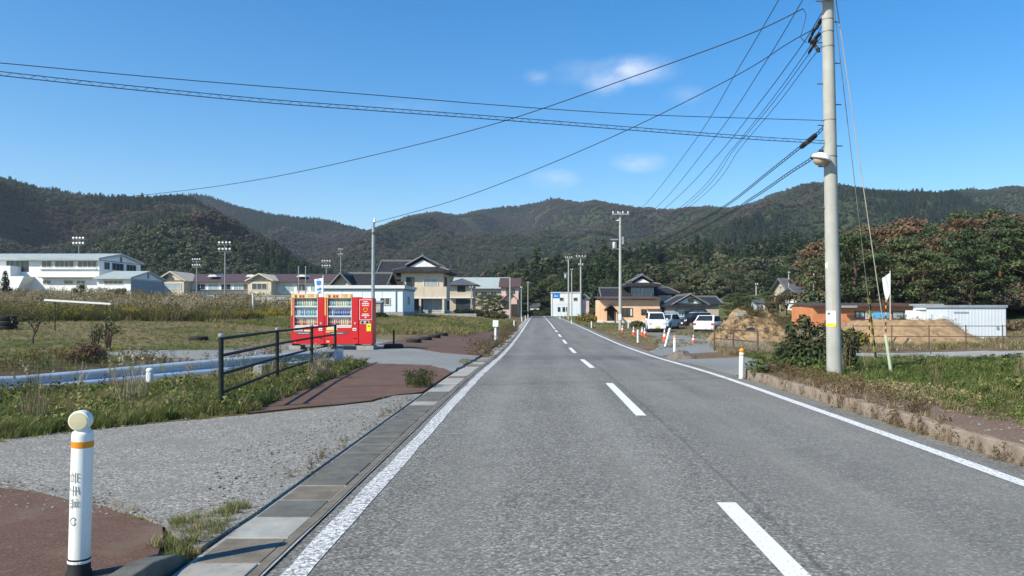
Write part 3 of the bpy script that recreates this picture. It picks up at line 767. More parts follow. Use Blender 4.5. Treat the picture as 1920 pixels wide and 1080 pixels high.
def fmat(face, W0, D0):
    """local frame on a wall: u along, v up, n out. face F (-y), B, L (-x), R (+x) of a block x0..x1,y0..y1"""
    x0, x1, y0, y1 = W0
    if face == 'F': return lambda u, n, z: Vector((u, y0 - n, z))
    if face == 'R': return lambda u, n, z: Vector((x1 + n, u, z))
    if face == 'L': return lambda u, n, z: Vector((x0 - n, u, z))
    return lambda u, n, z: Vector((u, y1 + n, z))
def slab(mb, f, u0, u1, n0, n1, z0, z1):
    vs = [f(u, n, z) for z in (z0, z1) for (u, n) in ((u0, n0), (u1, n0), (u1, n1), (u0, n1))]
    mb.add(vs, ((0,3,2,1),(4,5,6,7),(0,1,5,4),(1,2,6,5),(2,3,7,6),(3,0,4,7)))
def window(parent, blk, face, u, z, w, h, pane=None, frame=None, bars=1, name='window', sill=False, ft=.07):
    """frame standing proud of the wall with the pane set back inside it"""
    f = fmat(face, blk, 0); mb = MB(); t = ft
    slab(mb, f, u - w/2 - t, u + w/2 + t, .0, .075, z - h/2 - t, z - h/2); slab(mb, f, u - w/2 - t, u + w/2 + t, .0, .075, z + h/2, z + h/2 + t)
    slab(mb, f, u - w/2 - t, u - w/2, .0, .072, z - h/2, z + h/2); slab(mb, f, u + w/2, u + w/2 + t, .0, .072, z - h/2, z + h/2)
    for k in range(bars):
        uc = u - w/2 + w * (k + 1) / (bars + 1); slab(mb, f, uc - t*.4, uc + t*.4, .0, .06, z - h/2, z + h/2)
    if sill: slab(mb, f, u - w/2 - .15, u + w/2 + .15, .0, .16, z - h/2 - t - .07, z - h/2 - t - .004)
    o = mb.build(name, frame or m_trimw, parent)
    mp_ = MB(); slab(mp_, f, u - w/2, u + w/2, .004, .02, z - h/2, z + h/2); mp_.build('pane', pane or m_pane, o)
    return o
def door(parent, blk, face, u, z0, w, h, mat, frame=None):
    f = fmat(face, blk, 0); mb = MB(); slab(mb, f, u - w/2, u + w/2, .004, .04, z0, z0 + h)
    slab(mb, f, u - w/2 - .08, u - w/2, 0, .07, z0, z0 + h + .08); slab(mb, f, u + w/2, u + w/2 + .08, 0, .07, z0, z0 + h + .08); slab(mb, f, u - w/2, u + w/2, 0, .069, z0 + h, z0 + h + .08)
    o = mb.build('door', mat, parent)
    mk = MB(); slab(mk, f, u + w*.32, u + w*.37, .04, .09, z0 + h*.42, z0 + h*.52); mk.build('handle', m_ridge, o); return o
def walls(parent, blk, z0, z1, mat, name='wall'):
    return MB().box(blk[0], blk[1], blk[2], blk[3], z0, z1).build(name, mat, parent)
def gable_roof(parent, blk, zE, zR, ridge, oh=.6, th=.18, mat=None, gmat=None, ridge_cap=True, goh=None):
    """pitched slabs with a real eave thickness, the gable wall filled between them"""
    x0, x1, y0, y1 = blk; goh = oh if goh is None else goh
    if ridge == 'x': a0, a1, b0, b1 = x0, x1, y0, y1
    else: a0, a1, b0, b1 = y0, y1, x0, x1
    bc = (b0 + b1) / 2; sl = (zR - zE) / ((b1 - b0) / 2); zo = zE - oh * sl
    ax = 'x' if ridge == 'x' else 'y'
    mb = MB()
    mb.prism([(b0 - oh, zo), (bc, zR), (b1 + oh, zo), (b1 + oh, zo + th), (bc, zR + th), (b0 - oh, zo + th)], a0 - goh, a1 + goh, ax)
    r = mb.build('roof', mat, parent)
    mg = MB(); mg.prism([(b0 + .003, zE - .02), (b1 - .003, zE - .02), (bc, zR - .02)], a0 + .003, a1 - .003, ax); mg.build('gable_wall', gmat or m_cream, parent)
    if ridge_cap:
        mc = MB()
        if ridge == 'x': mc.box(a0 - goh - .02, a1 + goh + .02, bc - .14, bc + .14, zR + th - .08, zR + th + .17)
        else: mc.box(bc - .14, bc + .14, a0 - goh - .02, a1 + goh + .02, zR + th - .08, zR + th + .17)
        for e in (a0 - goh, a1 + goh):
            for sgn in (-1, 1):                       # verge tiles running down each gable edge
                p0 = (bc, zR + th + .05); p1 = (bc + sgn * ((b1 - b0) / 2 + oh), zo + th + .04)
                q = [Vector((e, p[0], p[1])) if ridge == 'x' else Vector((p[0], e, p[1])) for p in (p0, p1)]
                mc.tube(q, .11, 6)
        mc.build('ridge_tiles', m_ridge, r)
    return r
def hip_roof(parent, blk, zE, zR, ridge, oh=.7, th=.16, mat=None, hipf=1.0, gablet=False, gmat=None, curve=.12):
    """hipped roof; gablet=True raises a hip-and-gable (irimoya) top over the middle"""
    x0, x1, y0, y1 = blk[0] - oh, blk[1] + oh, blk[2] - oh, blk[3] + oh
    w, d = x1 - x0, y1 - y0; cx, cy = (x0 + x1) / 2, (y0 + y1) / 2; s = min(w, d) / 2
    mb = MB()
    if not gablet:
        ins = s * hipf
        if ridge == 'x': top = [(x0 + ins, cy, zR), (x1 - ins, cy, zR)]
        else: top = [(cx, y0 + ins, zR), (cx, y1 - ins, zR)]
        vs = [(x0, y0, zE), (x1, y0, zE), (x1, y1, zE), (x0, y1, zE), (x0, y0, zE + th), (x1, y0, zE + th), (x1, y1, zE + th), (x0, y1, zE + th)] + top
        fs = [(0,3,2,1), (0,1,5,4), (1,2,6,5), (2,3,7,6), (3,0,4,7)]
        fs += [(4,5,9,8), (5,6,9), (6,7,8,9), (7,4,8)] if ridge == 'x' else [(4,5,8), (5,6,9,8), (6,7,9), (7,4,8,9)]
        mb.add(vs, fs); r = mb.build('roof', mat, parent)
        mc = MB(); mc.tube([Vector(top[0]), Vector(top[1])], .13, 6)
        for a, t in ((4, 0), (5, 1 if ridge == 'x' else 0), (6, 1), (7, 0 if ridge == 'x' else 1)): mc.tube([Vector(vs[a]), Vector(top[t])], .09, 6)
        mc.build('ridge_tiles', m_ridge, r); return r
    k = .42; zm = zE + (zR - zE) * .40
    ix, iy = s * k, s * k
    lo = [(x0, y0, zE), (x1, y0, zE), (x1, y1, zE), (x0, y1, zE)]
    # corners swept up a little
    lt = [(p[0], p[1], zE + th + curve) for p in lo]; lm = [(cx, y0, zE + th), (x1, cy, zE + th), (cx, y1, zE + th), (x0, cy, zE + th)]
    mid = [(x0 + ix, y0 + iy, zm), (x1 - ix, y0 + iy, zm), (x1 - ix, y1 - iy, zm), (x0 + ix, y1 - iy, zm)]
    vs = lo + lt + lm + mid
    fs = [(0,3,2,1), (0,1,5,8,4), (1,2,6,9,5), (2,3,7,10,6), (3,0,4,11,7), (4,8,13,12), (8,5,13), (5,9,14,13), (9,6,14), (6,10,15,14), (10,7,15), (7,11,12,15), (11,4,12), (12,13,14,15)]
    mb.add(vs, fs); r = mb.build('roof', mat, parent)
    ub = (x0 + ix, x1 - ix, y0 + iy, y1 - iy); mb = MB(); mc = MB(); o2 = .28
    if ridge == 'y': b0, b1, a0, a1, ax = ub[0], ub[1], ub[2], ub[3], 'y'
    else: b0, b1, a0, a1, ax = ub[2], ub[3], ub[0], ub[1], 'x'
    bc = (b0 + b1) / 2
    mb.prism([(b0 - .05, zm), (bc, zR - .12), (b1 + .05, zm), (b1 + .1, zm + .14), (bc, zR + .08), (b0 - .1, zm + .14)], a0 - o2, a1 + o2, ax); mb.build('upper_roof', mat, r)
    mg = MB(); mg.prism([(b0 + .35, zm - .03), (b1 - .35, zm - .03), (bc, zR - .42)], a0 - .02, a1 + .02, ax); mg.build('gable_panel', gmat or m_white, r)
    for e in (a0 - o2, a1 + o2):
        for bb in (b0 - .1, b1 + .1):
            q = [Vector((bc, e, zR + .12)) if ax == 'y' else Vector((e, bc, zR + .12)), Vector((bb, e, zm + .2)) if ax == 'y' else Vector((e, bb, zm + .2))]; mc.tube(q, .13, 6)
    q = [Vector((bc, a0 - o2 - .1, zR + .2)), Vector((bc, a1 + o2 + .1, zR + .2))] if ax == 'y' else [Vector((a0 - o2 - .1, bc, zR + .2)), Vector((a1 + o2 + .1, bc, zR + .2))]
    mc.tube(q, .2, 6)
    for a, b in zip(lt, mid): mc.tube([Vector(a), Vector(b)], .11, 6)
    mc.build('ridge_tiles', m_ridge, r); return r

def base_z(x0, x1, y0, y1): return min(G(x, y) for x in (x0, x1) for y in (y0, y1)) - .1
def building(name, label, px0, D, zb, group=None):
    """Empty on the ground at the photo column px0 and distance D; local x to the right, y away, z up"""
    return thing(name, label, 'building' if 'house' not in name else 'house', (PX(px0, D), D, zb), 0, group)
def lx(px, px0, D): return (px - px0) / FPX * D
def footing(t, blk, z0, z1, mat=None, o=.06): MB().box(blk[0] - o, blk[1] + o, blk[2] - o, blk[3] + o, z0, z1).build('footing', mat or m_foot, t)

# --- cream two-storey house with hip-and-gable roof
D = 107; zb = PZ(587, D); t = building('house', 'cream two storey house with dark tiled hip and gable roof behind the white flat building', 793, D, zb)
X = lambda px: lx(px, 793, D); Z = lambda py: PZ(py, D) - zb
fb = (X(752), X(831), 0, 8.0)
footing(t, (X(719), fb[1], 0, 8), -1.2, .25)
walls(t, fb, .25, Z(511), m_cream); lw = (X(719), X(752) - .01, 1.6, 7.6); walls(t, lw, .25, Z(513), m_cream)
hip_roof(t, fb, Z(512), Z(481), 'y', .95, .2, m_tile, gablet=True, curve=.18)
gable_roof(t, (X(714), X(760), 1.4, 7.8), Z(512), Z(488), 'x', .8, .2, m_tile, m_cream)
bal = MB(); bal.box(X(777), X(839), -1.15, -1.0, Z(557), Z(538)); bal.box(X(839) - .15, X(839), -1.0, 3, Z(557), Z(538)); bal.box(X(777), X(777) + .15, -1.0, -.003, Z(557), Z(538)); bal.build('balcony', m_cream, t)
MB().box(X(752), X(839), -1.2, 0.003, Z(560), Z(557) - .003).build('balcony_floor', m_trimw, t)
MB().prism([(-1.5, Z(536)), (0, Z(529)), (0, Z(529) + .12), (-1.5, Z(536) + .12)], X(719), X(756), 'x').build('lower_roof', m_tile, t)
window(t, fb, 'F', X(769), Z(532), lx(785, 769, D) * .8, 1.7, m_pane, m_wood, 2); window(t, fb, 'F', X(808), Z(534), 1.9, 1.6, m_cur, m_trimw, 1)
window(t, lw, 'F', X(740), Z(530), 1.6, .9, m_pane, m_wood, 1)
window(t, fb, 'R', 2.6, Z(527), 2.0, 1.2, m_pane, m_wood, 1); window(t, fb, 'R', 5.5, Z(572), 1.6, 1.2, m_pane, m_wood, 1)
window(t, fb, 'F', X(812), Z(573), 2.4, 1.9, m_cur, m_trimw, 1); window(t, fb, 'F', X(783), Z(573), 1.3, 2.0, m_pane, m_wood, 1)
for px in (790, 833): MB().box(X(px) - .14, X(px) + .14, -1.15, -.9, 0, Z(560)).build('porch_post', m_cream, t)
MB().tube([(X(836), 5, Z(513)), (X(836), 5, Z(490))], .05, 6).build('aerial', m_ridge, t)
# retaining wall in front of it
rw = MB(); rw.box(PX(738, 98), PX(893, 98), 98, 98.5, PZ(603, 98), PZ(588, 98)); tag(rw.build('retaining_wall', m_foot), 'low grey concrete retaining wall below the cream house', 'wall')
# --- flat-roofed white building
D = 80; zb = PZ(588, D); t = building('flat_roofed_building', 'long white flat roofed building behind the vending machines', 755, D, zb)
X = lambda px: lx(px, 755, D); Z = lambda py: PZ(py, D) - zb
blk = (X(604), 0, 0, 7.4); walls(t, blk, .2, Z(541), m_bluew); footing(t, blk, -1.0, .2)
MB().box(X(604) - .25, .25, -.25, 7.65, Z(541) + .003, Z(535)).build('parapet', m_trimw, t); MB().box(X(604) - .1, .1, -.1, 7.5, Z(544), Z(541)).build('eave_band', m_greyw, t)
window(t, blk, 'F', X(722), Z(565), .95, .65, m_pane, m_trimw, 1); window(t, blk, 'F', X(640), Z(560), 1.2, .8, m_pane, m_trimw, 1)
window(t, blk, 'R', 3.5, Z(563), 1.2, .8, m_pane, m_trimw, 1); MB().tube([(-.7, -.07, .2), (-.7, -.07, Z(544))], .05, 6).build('downpipe', m_greyw, t)
for k in range(1, 4): MB().box(X(604) * k / 4 - .01, X(604) * k / 4 + .01, -.012, -.002, .25, Z(545)).build('wall_joint', m_greyw, t)
# grey shed and white tank beside it
D = 74; t = building('shed', 'small grey shed at the corner of the white flat roofed building', 706, D, PZ(592, D)); blk = (-.45, .45, 0, 1.2)
walls(t, blk, -.3, 1.25, m_greyw); MB().prism([(-.15, 1.25), (1.35, 1.4), (1.35, 1.46), (-.15, 1.31)], -.55, .55, 'x').build('roof', m_greyw, t); door(t, blk, 'F', 0, 0, .6, 1.05, m_beige)
# --- beige site container left of the vending machines
D = 88; zb = PZ(588, D); t = building('cabin', 'beige site cabin with one window on the edge of the field', 478, D, zb); X = lambda px: lx(px, 478, D); Z = lambda py: PZ(py, D) - zb
blk = (0, X(548), 0, 2.3); walls(t, blk, .1, Z(556), m_beige); MB().box(-.06, X(548) + .06, -.06, 2.36, Z(556) + .003, Z(554)).build('roof', m_greyw, t)
window(t, blk, 'F', X(530), Z(570), 1.25, .8, m_panel, m_wood, 1); MB().tube([(X(497), -.06, .1), (X(497), -.06, Z(560)), (X(499), -.06, Z(558))], .04, 6).build('downpipe', m_tan, t)
for px in (480, 545): MB().box(X(px) - .12, X(px) + .12, .1, 2.2, -.5, .097).build('foot_block', m_foot, t)
# --- dark tiled house peeking over the white building
D = 97; zb = PZ(580, D); t = building('house', 'dark tiled roof of a house rising behind the white flat roofed building', 680, D, zb); X = lambda px: lx(px, 680, D); Z = lambda py: PZ(py, D) - zb
blk = (X(652), X(716), 0, 7); walls(t, blk, -1, Z(538), m_tan); gable_roof(t, blk, Z(537), Z(513), 'x', .7, .2, m_tile, m_tan)
b2 = (X(628), X(668), -2.0, 4); walls(t, b2, -1, Z(541), m_tan, 'wing_wall'); gable_roof(t, b2, Z(540), Z(518), 'y', .6, .2, m_tile, m_tan)
window(t, b2, 'F', X(648), Z(550), 1.4, .7, m_pane, m_wood, 1)
# --- tan house to the right of the cream one
D = 138; zb = PZ(588, D); t = building('house', 'tan two storey house with grey hipped roof between cream and pink houses', 866, D, zb); X = lambda px: lx(px, 866, D); Z = lambda py: PZ(py, D) - zb
blk = (X(842), X(886), 0, 7); walls(t, blk, 0, Z(536), m_tan); hip_roof(t, blk, Z(535), Z(521), 'x', .8, .15, m_tileg); footing(t, blk, -1, .2)
window(t, blk, 'F', X(865), Z(541.5), 1.3, .9, m_pane, m_wood, 1); window(t, blk, 'F', X(868), Z(571), 2.4, 1.8, m_pane, m_wood, 1); window(t, blk, 'R', 3.5, Z(545), 1.4, .9, m_pane, m_trimw, 1)
MB().box(X(842), X(886) + .2, -.8, 0, Z(559), Z(557)).build('eave_shelf', m_trimw, t)
# --- long pale roof
D = 168; zb = PZ(590, D); t = building('hall', 'long hall with pale green metal roof behind the tan house', 900, D, zb); X = lambda px: lx(px, 900, D); Z = lambda py: PZ(py, D) - zb
blk = (X(852), X(948), 0, 13); walls(t, blk, -1, Z(540), m_tan); gable_roof(t, blk, Z(539), Z(519), 'x', .8, .15, m_green, m_tan, False)
for px in (872, 890, 908, 926): window(t, blk, 'F', X(px), Z(552), 1.3, 1.0, m_pane, m_trimw, 1)
# --- pink house
D = 146; zb = PZ(592, D); t = building('house', 'pink house with brown roof and porch by the left road edge', 958, D, zb); X = lambda px: lx(px, 958, D); Z = lambda py: PZ(py, D) - zb
blk = (X(940), X(972), 0, 8); walls(t, blk, 0, Z(538), m_pink); gable_roof(t, blk, Z(537), Z(521), 'x', .5, .15, m_brown, m_pink, False); footing(t, blk, -1, .15)
b2 = (X(944), X(970), -2.4, -.01); walls(t, b2, 0, Z(562), m_pink, 'porch_wall'); gable_roof(t, b2, Z(562), Z(549), 'y', .6, .14, m_brown, m_pink, False)
door(t, b2, 'F', X(965), 0, 1.0, 2.1, m_wood); window(t, b2, 'F', X(952), Z(573), 1.1, 1.2, m_pane, m_wood, 1); window(t, blk, 'F', X(957), Z(546), 1.5, .8, m_pane, m_wood, 1); window(t, blk, 'R', 4, Z(555), 1.5, 1.1, m_pane, m_wood, 1)
# --- white and blue building at the end of the road
D = 192; zb = PZ(592, D); t = building('roadside_building', 'white and pale blue two storey building at the end of the road', 1034, D, zb); X = lambda px: lx(px, 1034, D); Z = lambda py: PZ(py, D) - zb
blk = (X(1034), X(1090), 0, 9); walls(t, blk, Z(570), Z(549), m_white, 'upper_wall'); walls(t, (X(1034) + .02, X(1090) - .02, .02, 8.98), -1, Z(570) - .003, m_bluew, 'lower_wall')
b2 = (X(1090) + .01, X(1105), 1, 8); walls(t, b2, -1, Z(561), m_pink, 'side_wing'); hip_roof(t, b2, Z(561), Z(551), 'y', .3, .1, m_tileg)
MB().box(X(1033), X(1091), -.15, 9.15, Z(549) + .003, Z(547.5)).build('parapet', m_trimw, t)
for px in (1053, 1079): window(t, blk, 'F', X(px), Z(561), .95, .75, m_pane, m_trimw, 0)
for px in (1048, 1057, 1064): window(t, (blk[0], blk[1], .02, 9), 'F', X(px), Z(580), .5, 1.0, m_pane, m_wood, 0)
# --- apricot house
D = 100; zb = PZ(606, D); t = building('house', 'apricot rendered single storey house with small gabled porch by the concrete pole', 1180, D, zb); X = lambda px: lx(px, 1180, D); Z = lambda py: PZ(py, D) - zb
blk = (X(1124), X(1237), 0, 7); walls(t, blk, .3, Z(562), m_orange); footing(t, blk, -.6, .3, m_trimw)
MB().prism([(-.7, Z(561)), (7.6, Z(556)), (7.6, Z(556) + .14), (-.7, Z(561) + .14)], X(1121), X(1241), 'x').build('roof', m_brown, t)
door(t, blk, 'F', X(1143.5), .3, .95, 1.75, m_wood)
pr = MB(); pr.prism([(X(1133), Z(582)), (X(1144), Z(572)), (X(1155.5), Z(582)), (X(1158.5), Z(588)), (X(1156.5), Z(588)), (X(1154), Z(583) + .1), (X(1144), Z(572) + .2), (X(1132), Z(582) + .13)], -1.25, -.002, 'y'); pr.build('porch_roof', m_brown, t)
for px in (1135.5, 1155): MB().box(X(px) - .07, X(px) + .07, -1.15, -1.02, -.2, Z(582.5)).build('porch_post', m_orange, t)
window(t, blk, 'F', X(1176), Z(585.5), 1.25, 1.0, m_pane, m_wood, 1); MB().box(X(1182), X(1185.5), -.06, -.003, Z(592), Z(579)).build('shutter', m_trimw, t)
window(t, blk, 'F', X(1207), Z(585), .55, .6, m_pane, m_wood, 0)
MB().prism([(-1.6, Z(582) - .12), (-.003, Z(580)), (-.003, Z(580) + .08), (-1.6, Z(582) - .04)], X(1213), X(1238), 'x').build('carport_roof', m_brown, t)
for px in (1214, 1237): MB().tube([(X(px), -1.5, -.4), (X(px), -1.5, Z(582) - .1)], .035, 6).build('carport_post', m_ridge, t)
# --- black traditional house
D = 117; zb = PZ(603, D); t = building('house', 'traditional black tiled two storey house behind the apricot house', 1205, D, zb); X = lambda px: lx(px, 1205, D); Z = lambda py: PZ(py, D) - zb
ub = (X(1182), X(1227), 0, 7); walls(t, ub, Z(562), Z(537), m_wood, 'upper_wall'); hip_roof(t, ub, Z(538), Z(517), 'y', .85, .2, m_tile, gablet=True, curve=.2)
window(t, ub, 'F', X(1194), Z(545), 1.55, .75, m_cur, m_trimw, 2); window(t, ub, 'F', X(1215), Z(545), 1.55, .75, m_cur, m_trimw, 2); window(t, ub, 'F', X(1204.5), Z(553), 3.1, .55, m_pane, m_wood, 4)
lb = (X(1134), X(1240), .8, 9); walls(t, lb, -.6, Z(561), m_white, 'lower_wall'); gable_roof(t, (X(1134), X(1181), .8, 7.5), Z(560), Z(541), 'x', .5, .2, m_tile, m_white)
MB().prism([(-.9, Z(559)), (1.2, Z(555)), (1.2, Z(555) + .15), (-.9, Z(559) + .15)], X(1180), X(1236), 'x').build('lower_roof', m_tile, t)
rb = (X(1229), X(1268), 1.5, 8); walls(t, rb, -.6, Z(551), m_wood, 'wing_wall'); hip_roof(t, rb, Z(551), Z(537), 'x', .75, .16, m_tile, hipf=.55); window(t, rb, 'F', X(1248), Z(559), 2.3, .7, m_cur, m_trimw, 3)
MB().prism([(-.2, Z(571)), (1.49, Z(567)), (1.49, Z(567) + .15), (-.2, Z(571) + .15)], X(1238), X(1268), 'x').build('lower_roof', m_tile, t)
# --- grey gabled house
D = 93; zb = PZ(611, D); t = building('house', 'grey house with black tiled gable facing the yard beside the white car', 1295, D, zb); X = lambda px: lx(px, 1295, D); Z = lambda py: PZ(py, D) - zb
blk = (X(1265), X(1322), 0, 8); walls(t, blk, .1, Z(572), m_greyw); footing(t, blk, -.5, .1); gable_roof(t, blk, Z(571), Z(555), 'y', .45, .18, m_tile, m_white, goh=.5)
MB().prism([(-.75, Z(575)), (-.003, Z(571)), (-.003, Z(571) + .14), (-.75, Z(575) + .14)], X(1260), X(1327), 'x').build('lower_roof', m_tile, t)
window(t, blk, 'F', X(1295), Z(563.5), .5, .3, m_pane, m_wood, 0); window(t, blk, 'F', X(1309), Z(587), 1.6, .75, m_cur, m_wood, 1); window(t, blk, 'F', X(1277), Z(588), .6, .7, m_panel, m_trimw, 0)
door(t, blk, 'F', X(1287), 0.1, .8, 1.6, m_pane)
rb = (X(1330), X(1362), 4, 11); walls(t, rb, -.4, Z(571), m_tan, 'wing_wall'); gable_roof(t, (X(1318), X(1363), 4, 11), Z(570), Z(557), 'x', .4, .16, m_tile, m_white)
# --- white house and dark roofs on the slope
D = 118; zb = PZ(577, D); t = building('house', 'white house with dark roof at the foot of the pine hill', 1513, D, zb); X = lambda px: lx(px, 1513, D); Z = lambda py: PZ(py, D) - zb
blk = (X(1496), X(1545), 0, 6); walls(t, blk, -2, Z(551), m_white); gable_roof(t, blk, Z(550), Z(541), 'x', .5, .15, m_tileg, m_white); b2 = (X(1490), X(1516), -1.8, -.01); walls(t, b2, -2, Z(563), m_cream, 'porch_wall')
MB().prism([(-2.2, Z(563)), (-.003, Z(559)), (-.003, Z(559) + .13), (-2.2, Z(563) + .13)], X(1488), X(1518), 'x').build('lower_roof', m_tileg, t)
window(t, blk, 'F', X(1530), Z(560), 2.0, .8, m_pane, m_trimw, 2); window(t, b2, 'F', X(1503), Z(569), 1.1, .7, m_pane, m_wood, 1)
D = 136; zb = PZ(565, D); t = building('house', 'house with big dark slate roof above the white house under the pines', 1490, D, zb); X = lambda px: lx(px, 1490, D); Z = lambda py: PZ(py, D) - zb
blk = (X(1478), X(1560), 0, 8); walls(t, blk, -3, Z(541), m_tan); gable_roof(t, blk, Z(541), Z(523), 'x', .6, .15, m_tileg, m_tan); window(t, blk, 'F', X(1500), Z(548), 1.6, .8, m_pane, m_wood, 1)
D = 104; zb = PZ(578, D); t = building('shed', 'tiny white shed with grey roof among bushes below the slope', 1424, D, zb); X = lambda px: lx(px, 1424, D); Z = lambda py: PZ(py, D) - zb
blk = (X(1415), X(1434), 0, 1.6); walls(t, blk, -1, Z(568), m_white); gable_roof(t, blk, Z(568), Z(563), 'x', .15, .08, m_tileg, m_white, False); door(t, blk, 'F', X(1424), -.2, .5, .9, m_greyw)
# --- low burnt-orange building and white container
D = 72; zb = PZ(606, D); t = building('low_building', 'long low burnt orange building behind the earth mound', 1630, D, zb); X = lambda px: lx(px, 1630, D); Z = lambda py: PZ(py, D) - zb
blk = (X(1524), X(1742), 0, 6); walls(t, blk, -.3, Z(575), m_brick); MB().prism([(-.5, Z(575)), (6.4, Z(569)), (6.4, Z(569) + .12), (-.5, Z(575) + .14)], X(1521), X(1746), 'x').build('roof', m_brown, t)
MB().box(X(1573), X(1600), -.9, -.6, Z(577), Z(573)).build('gutter_box', m_greyw, t)
window(t, blk, 'F', X(1612), Z(590), .8, .55, m_panel, m_wood, 1); window(t, blk, 'F', X(1694), Z(591), 2.05, .65, m_panel, m_wood, 1); window(t, blk, 'F', X(1636), Z(591), 1.2, .55, m_panel, m_trimw, 0)
MB().box(X(1636), X(1666), -.12, -.09, Z(597), Z(586)).build('blue_sheet', M_('blue_sheet', (.12, .42, .72), .5, var=.15), t)
MB().box(X(1722), X(1742), -.1, -.003, -.3, Z(578)).build('pilaster', m_brick, t)
D = 47; zb = PZ(640, D); t = building('storage_container', 'white storage container beside the earth mound near the right field', 1830, D, zb); X = lambda px: lx(px, 1830, D); Z = lambda py: PZ(py, D) - zb
m_cont = M_('container_white', (.66, .70, .74), .45, var=.06, scale=1.2, dirt=(.5, .5, .49))
blk = (X(1774), X(1886), 0, 2.4); walls(t, blk, .08, Z(577), m_cont); rf = MB(); rf.box(X(1771), X(1888), -.08, 2.48, Z(577) + .003, Z(572)); rf.build('roof', m_greyw, t)
for k in range(18): u = X(1774) + (X(1886) - X(1774)) * (k + .5) / 18; MB().box(u - .03, u + .03, -.012, -.001, .15, Z(580)).build('rib', m_cont, t)
MB().box(X(1788), X(1816), -.03, -.013, Z(587), Z(584.5)).build('vent', m_greyw, t); MB().box(X(1868), X(1872), -.06, -.013, Z(617), Z(612)).build('latch', m_greyw, t)
for px in (1777, 1830, 1882): MB().box(X(px) - .1, X(px) + .1, .05, 2.3, -.25, .077).build('foot_block', m_foot, t)
D = 50; zb = PZ(632, D); t = building('lean_to', 'low pale shed attached left of the white container', 1755, D, zb); X = lambda px: lx(px, 1755, D); Z = lambda py: PZ(py, D) - zb
blk = (X(1725), X(1771), 0, 2); walls(t, blk, -.3, Z(582), m_white); walls(t, (X(1743), X(1771) + .0, .4, 2.2), Z(582) + .003, Z(573), m_white, 'upper_wall'); MB().box(X(1738), X(1773), .2, 2.4, Z(573) + .003, Z(569.5)).build('roof', m_greyw, t)
window(t, (X(1743), X(1771), .4, 2.2), 'F', X(1747), Z(577.5), .18, .16, m_pane, m_wood, 0); MB().box(X(1724), X(1744), -.05, .5, Z(582) + .003, Z(580)).build('coping', m_greyw, t)

# --- school buildings on the left
D = 125; zb = 3.2; t = thing('school_gymnasium', 'white two storey school building with pale metal gable roof', 'building', (PX(186, D), D, zb)); X = lambda px: lx(px, 186, D); Z = lambda py: PZ(py, D) - zb
blk = (X(-150), 0, 0, 13); walls(t, blk, -1, Z(488), m_white); gable_roof(t, blk, Z(486.5), Z(474), 'x', .7, .35, m_green, m_bluew, False, .35)
MB().box(X(-150), .4, -.72, -.003, Z(489), Z(487)).build('eave_soffit', m_greyw, t)
window(t, blk, 'F', X(33), Z(498.5), 3.4, 1.75, m_pane, m_wood, 3)
for px, w in ((88, 1.5), (121, 3.0), (164, 3.0)): window(t, blk, 'F', X(px), Z(495), w, .95, m_pane, m_trimw, 3 if w > 2 else 1)
for px, w in ((88, 1.2), (129, 1.4), (152, 1.3)): window(t, blk, 'F', X(px), Z(529), w, .5, m_pane, m_trimw, 1)
MB().box(X(78), X(186), -.9, -.003, Z(521), Z(519.5)).build('canopy', m_greyw, t); MB().box(X(75), X(182), -.25, -.002, Z(505), Z(503)).build('sill_band', m_trimw, t)
for u, w in ((2.2, 1.4), (5.5, 3.4), (9.8, 3.0)): window(t, blk, 'R', u, Z(497), w, 1.1, m_pane, m_greyw, 2)
window(t, blk, 'R', 6.5, Z(481.5), .35, .75, m_pane, m_greyw, 0)
st = MB(); st.prism([(X(-40), -.5), (X(40), -.5), (X(65), Z(519)), (X(40), Z(519)), (X(40), Z(500)), (X(-40), Z(500))], -2.6, -.004, 'y'); st.build('outside_stair', m_white, t)
D = 118; zb = 3.0; t = thing('school_annex', 'single storey grey gabled annex joined to the white school building', 'building', (PX(245, D), D, zb)); X = lambda px: lx(px, 245, D); Z = lambda py: PZ(py, D) - zb
blk = (X(182), 0, 0, 10.5); walls(t, blk, -1, Z(523), m_white); gable_roof(t, blk, Z(522), Z(508), 'x', .55, .25, m_green, m_bluew, False, .3)
window(t, blk, 'F', X(213), Z(529.5), 2.8, .5, m_pane, m_trimw, 3); window(t, blk, 'R', 5.3, Z(531), 3.0, .7, m_pane, m_greyw, 2); window(t, blk, 'R', 5.2, Z(514.5), .3, .7, m_pane, m_greyw, 0)
MB().box(.003, .05, 0, 10.5, -1, Z(524)).build('end_wall', m_greyw, t)
D = 140; zb = 3.6; t = thing('school_house', 'long low school with brown roof and two cream gabled bays', 'building', (PX(420, D), D, zb)); X = lambda px: lx(px, 420, D); Z = lambda py: PZ(py, D) - zb
blk = (X(345), X(700), 0, 12); walls(t, blk, -1, Z(529), m_white); gable_roof(t, blk, Z(528), Z(513), 'x', .6, .2, m_brown, m_cream, False)
for (p0, p1, pa, ya) in ((312, 360, 329, 512), (477, 520, 498, 516)):
    b2 = (X(p0), X(p1), -3.2, -.01); walls(t, b2, -1, Z(529), m_cream, 'bay_wall'); gable_roof(t, (b2[0], b2[1], -3.2, 5), Z(527), Z(ya) , 'y', .4, .22, m_trimw if False else m_cream, m_cream, False)
    f = fmat('F', b2, 0); ar = MB(); pts = [(X(pa) + 1.3 * math.cos(a), Z(526) + .95 * math.sin(a)) for a in np.linspace(0, math.pi, 9)]; ar.prism(pts, -3.26, -3.205, 'y'); ar.build('arch_window', m_pane, t)
    window(t, b2, 'F', X((p0 + p1) / 2), Z(538), 2.6 if p0 > 400 else 3.6, 1.0, m_pane if p0 > 400 else m_panel, m_trimw, 2)
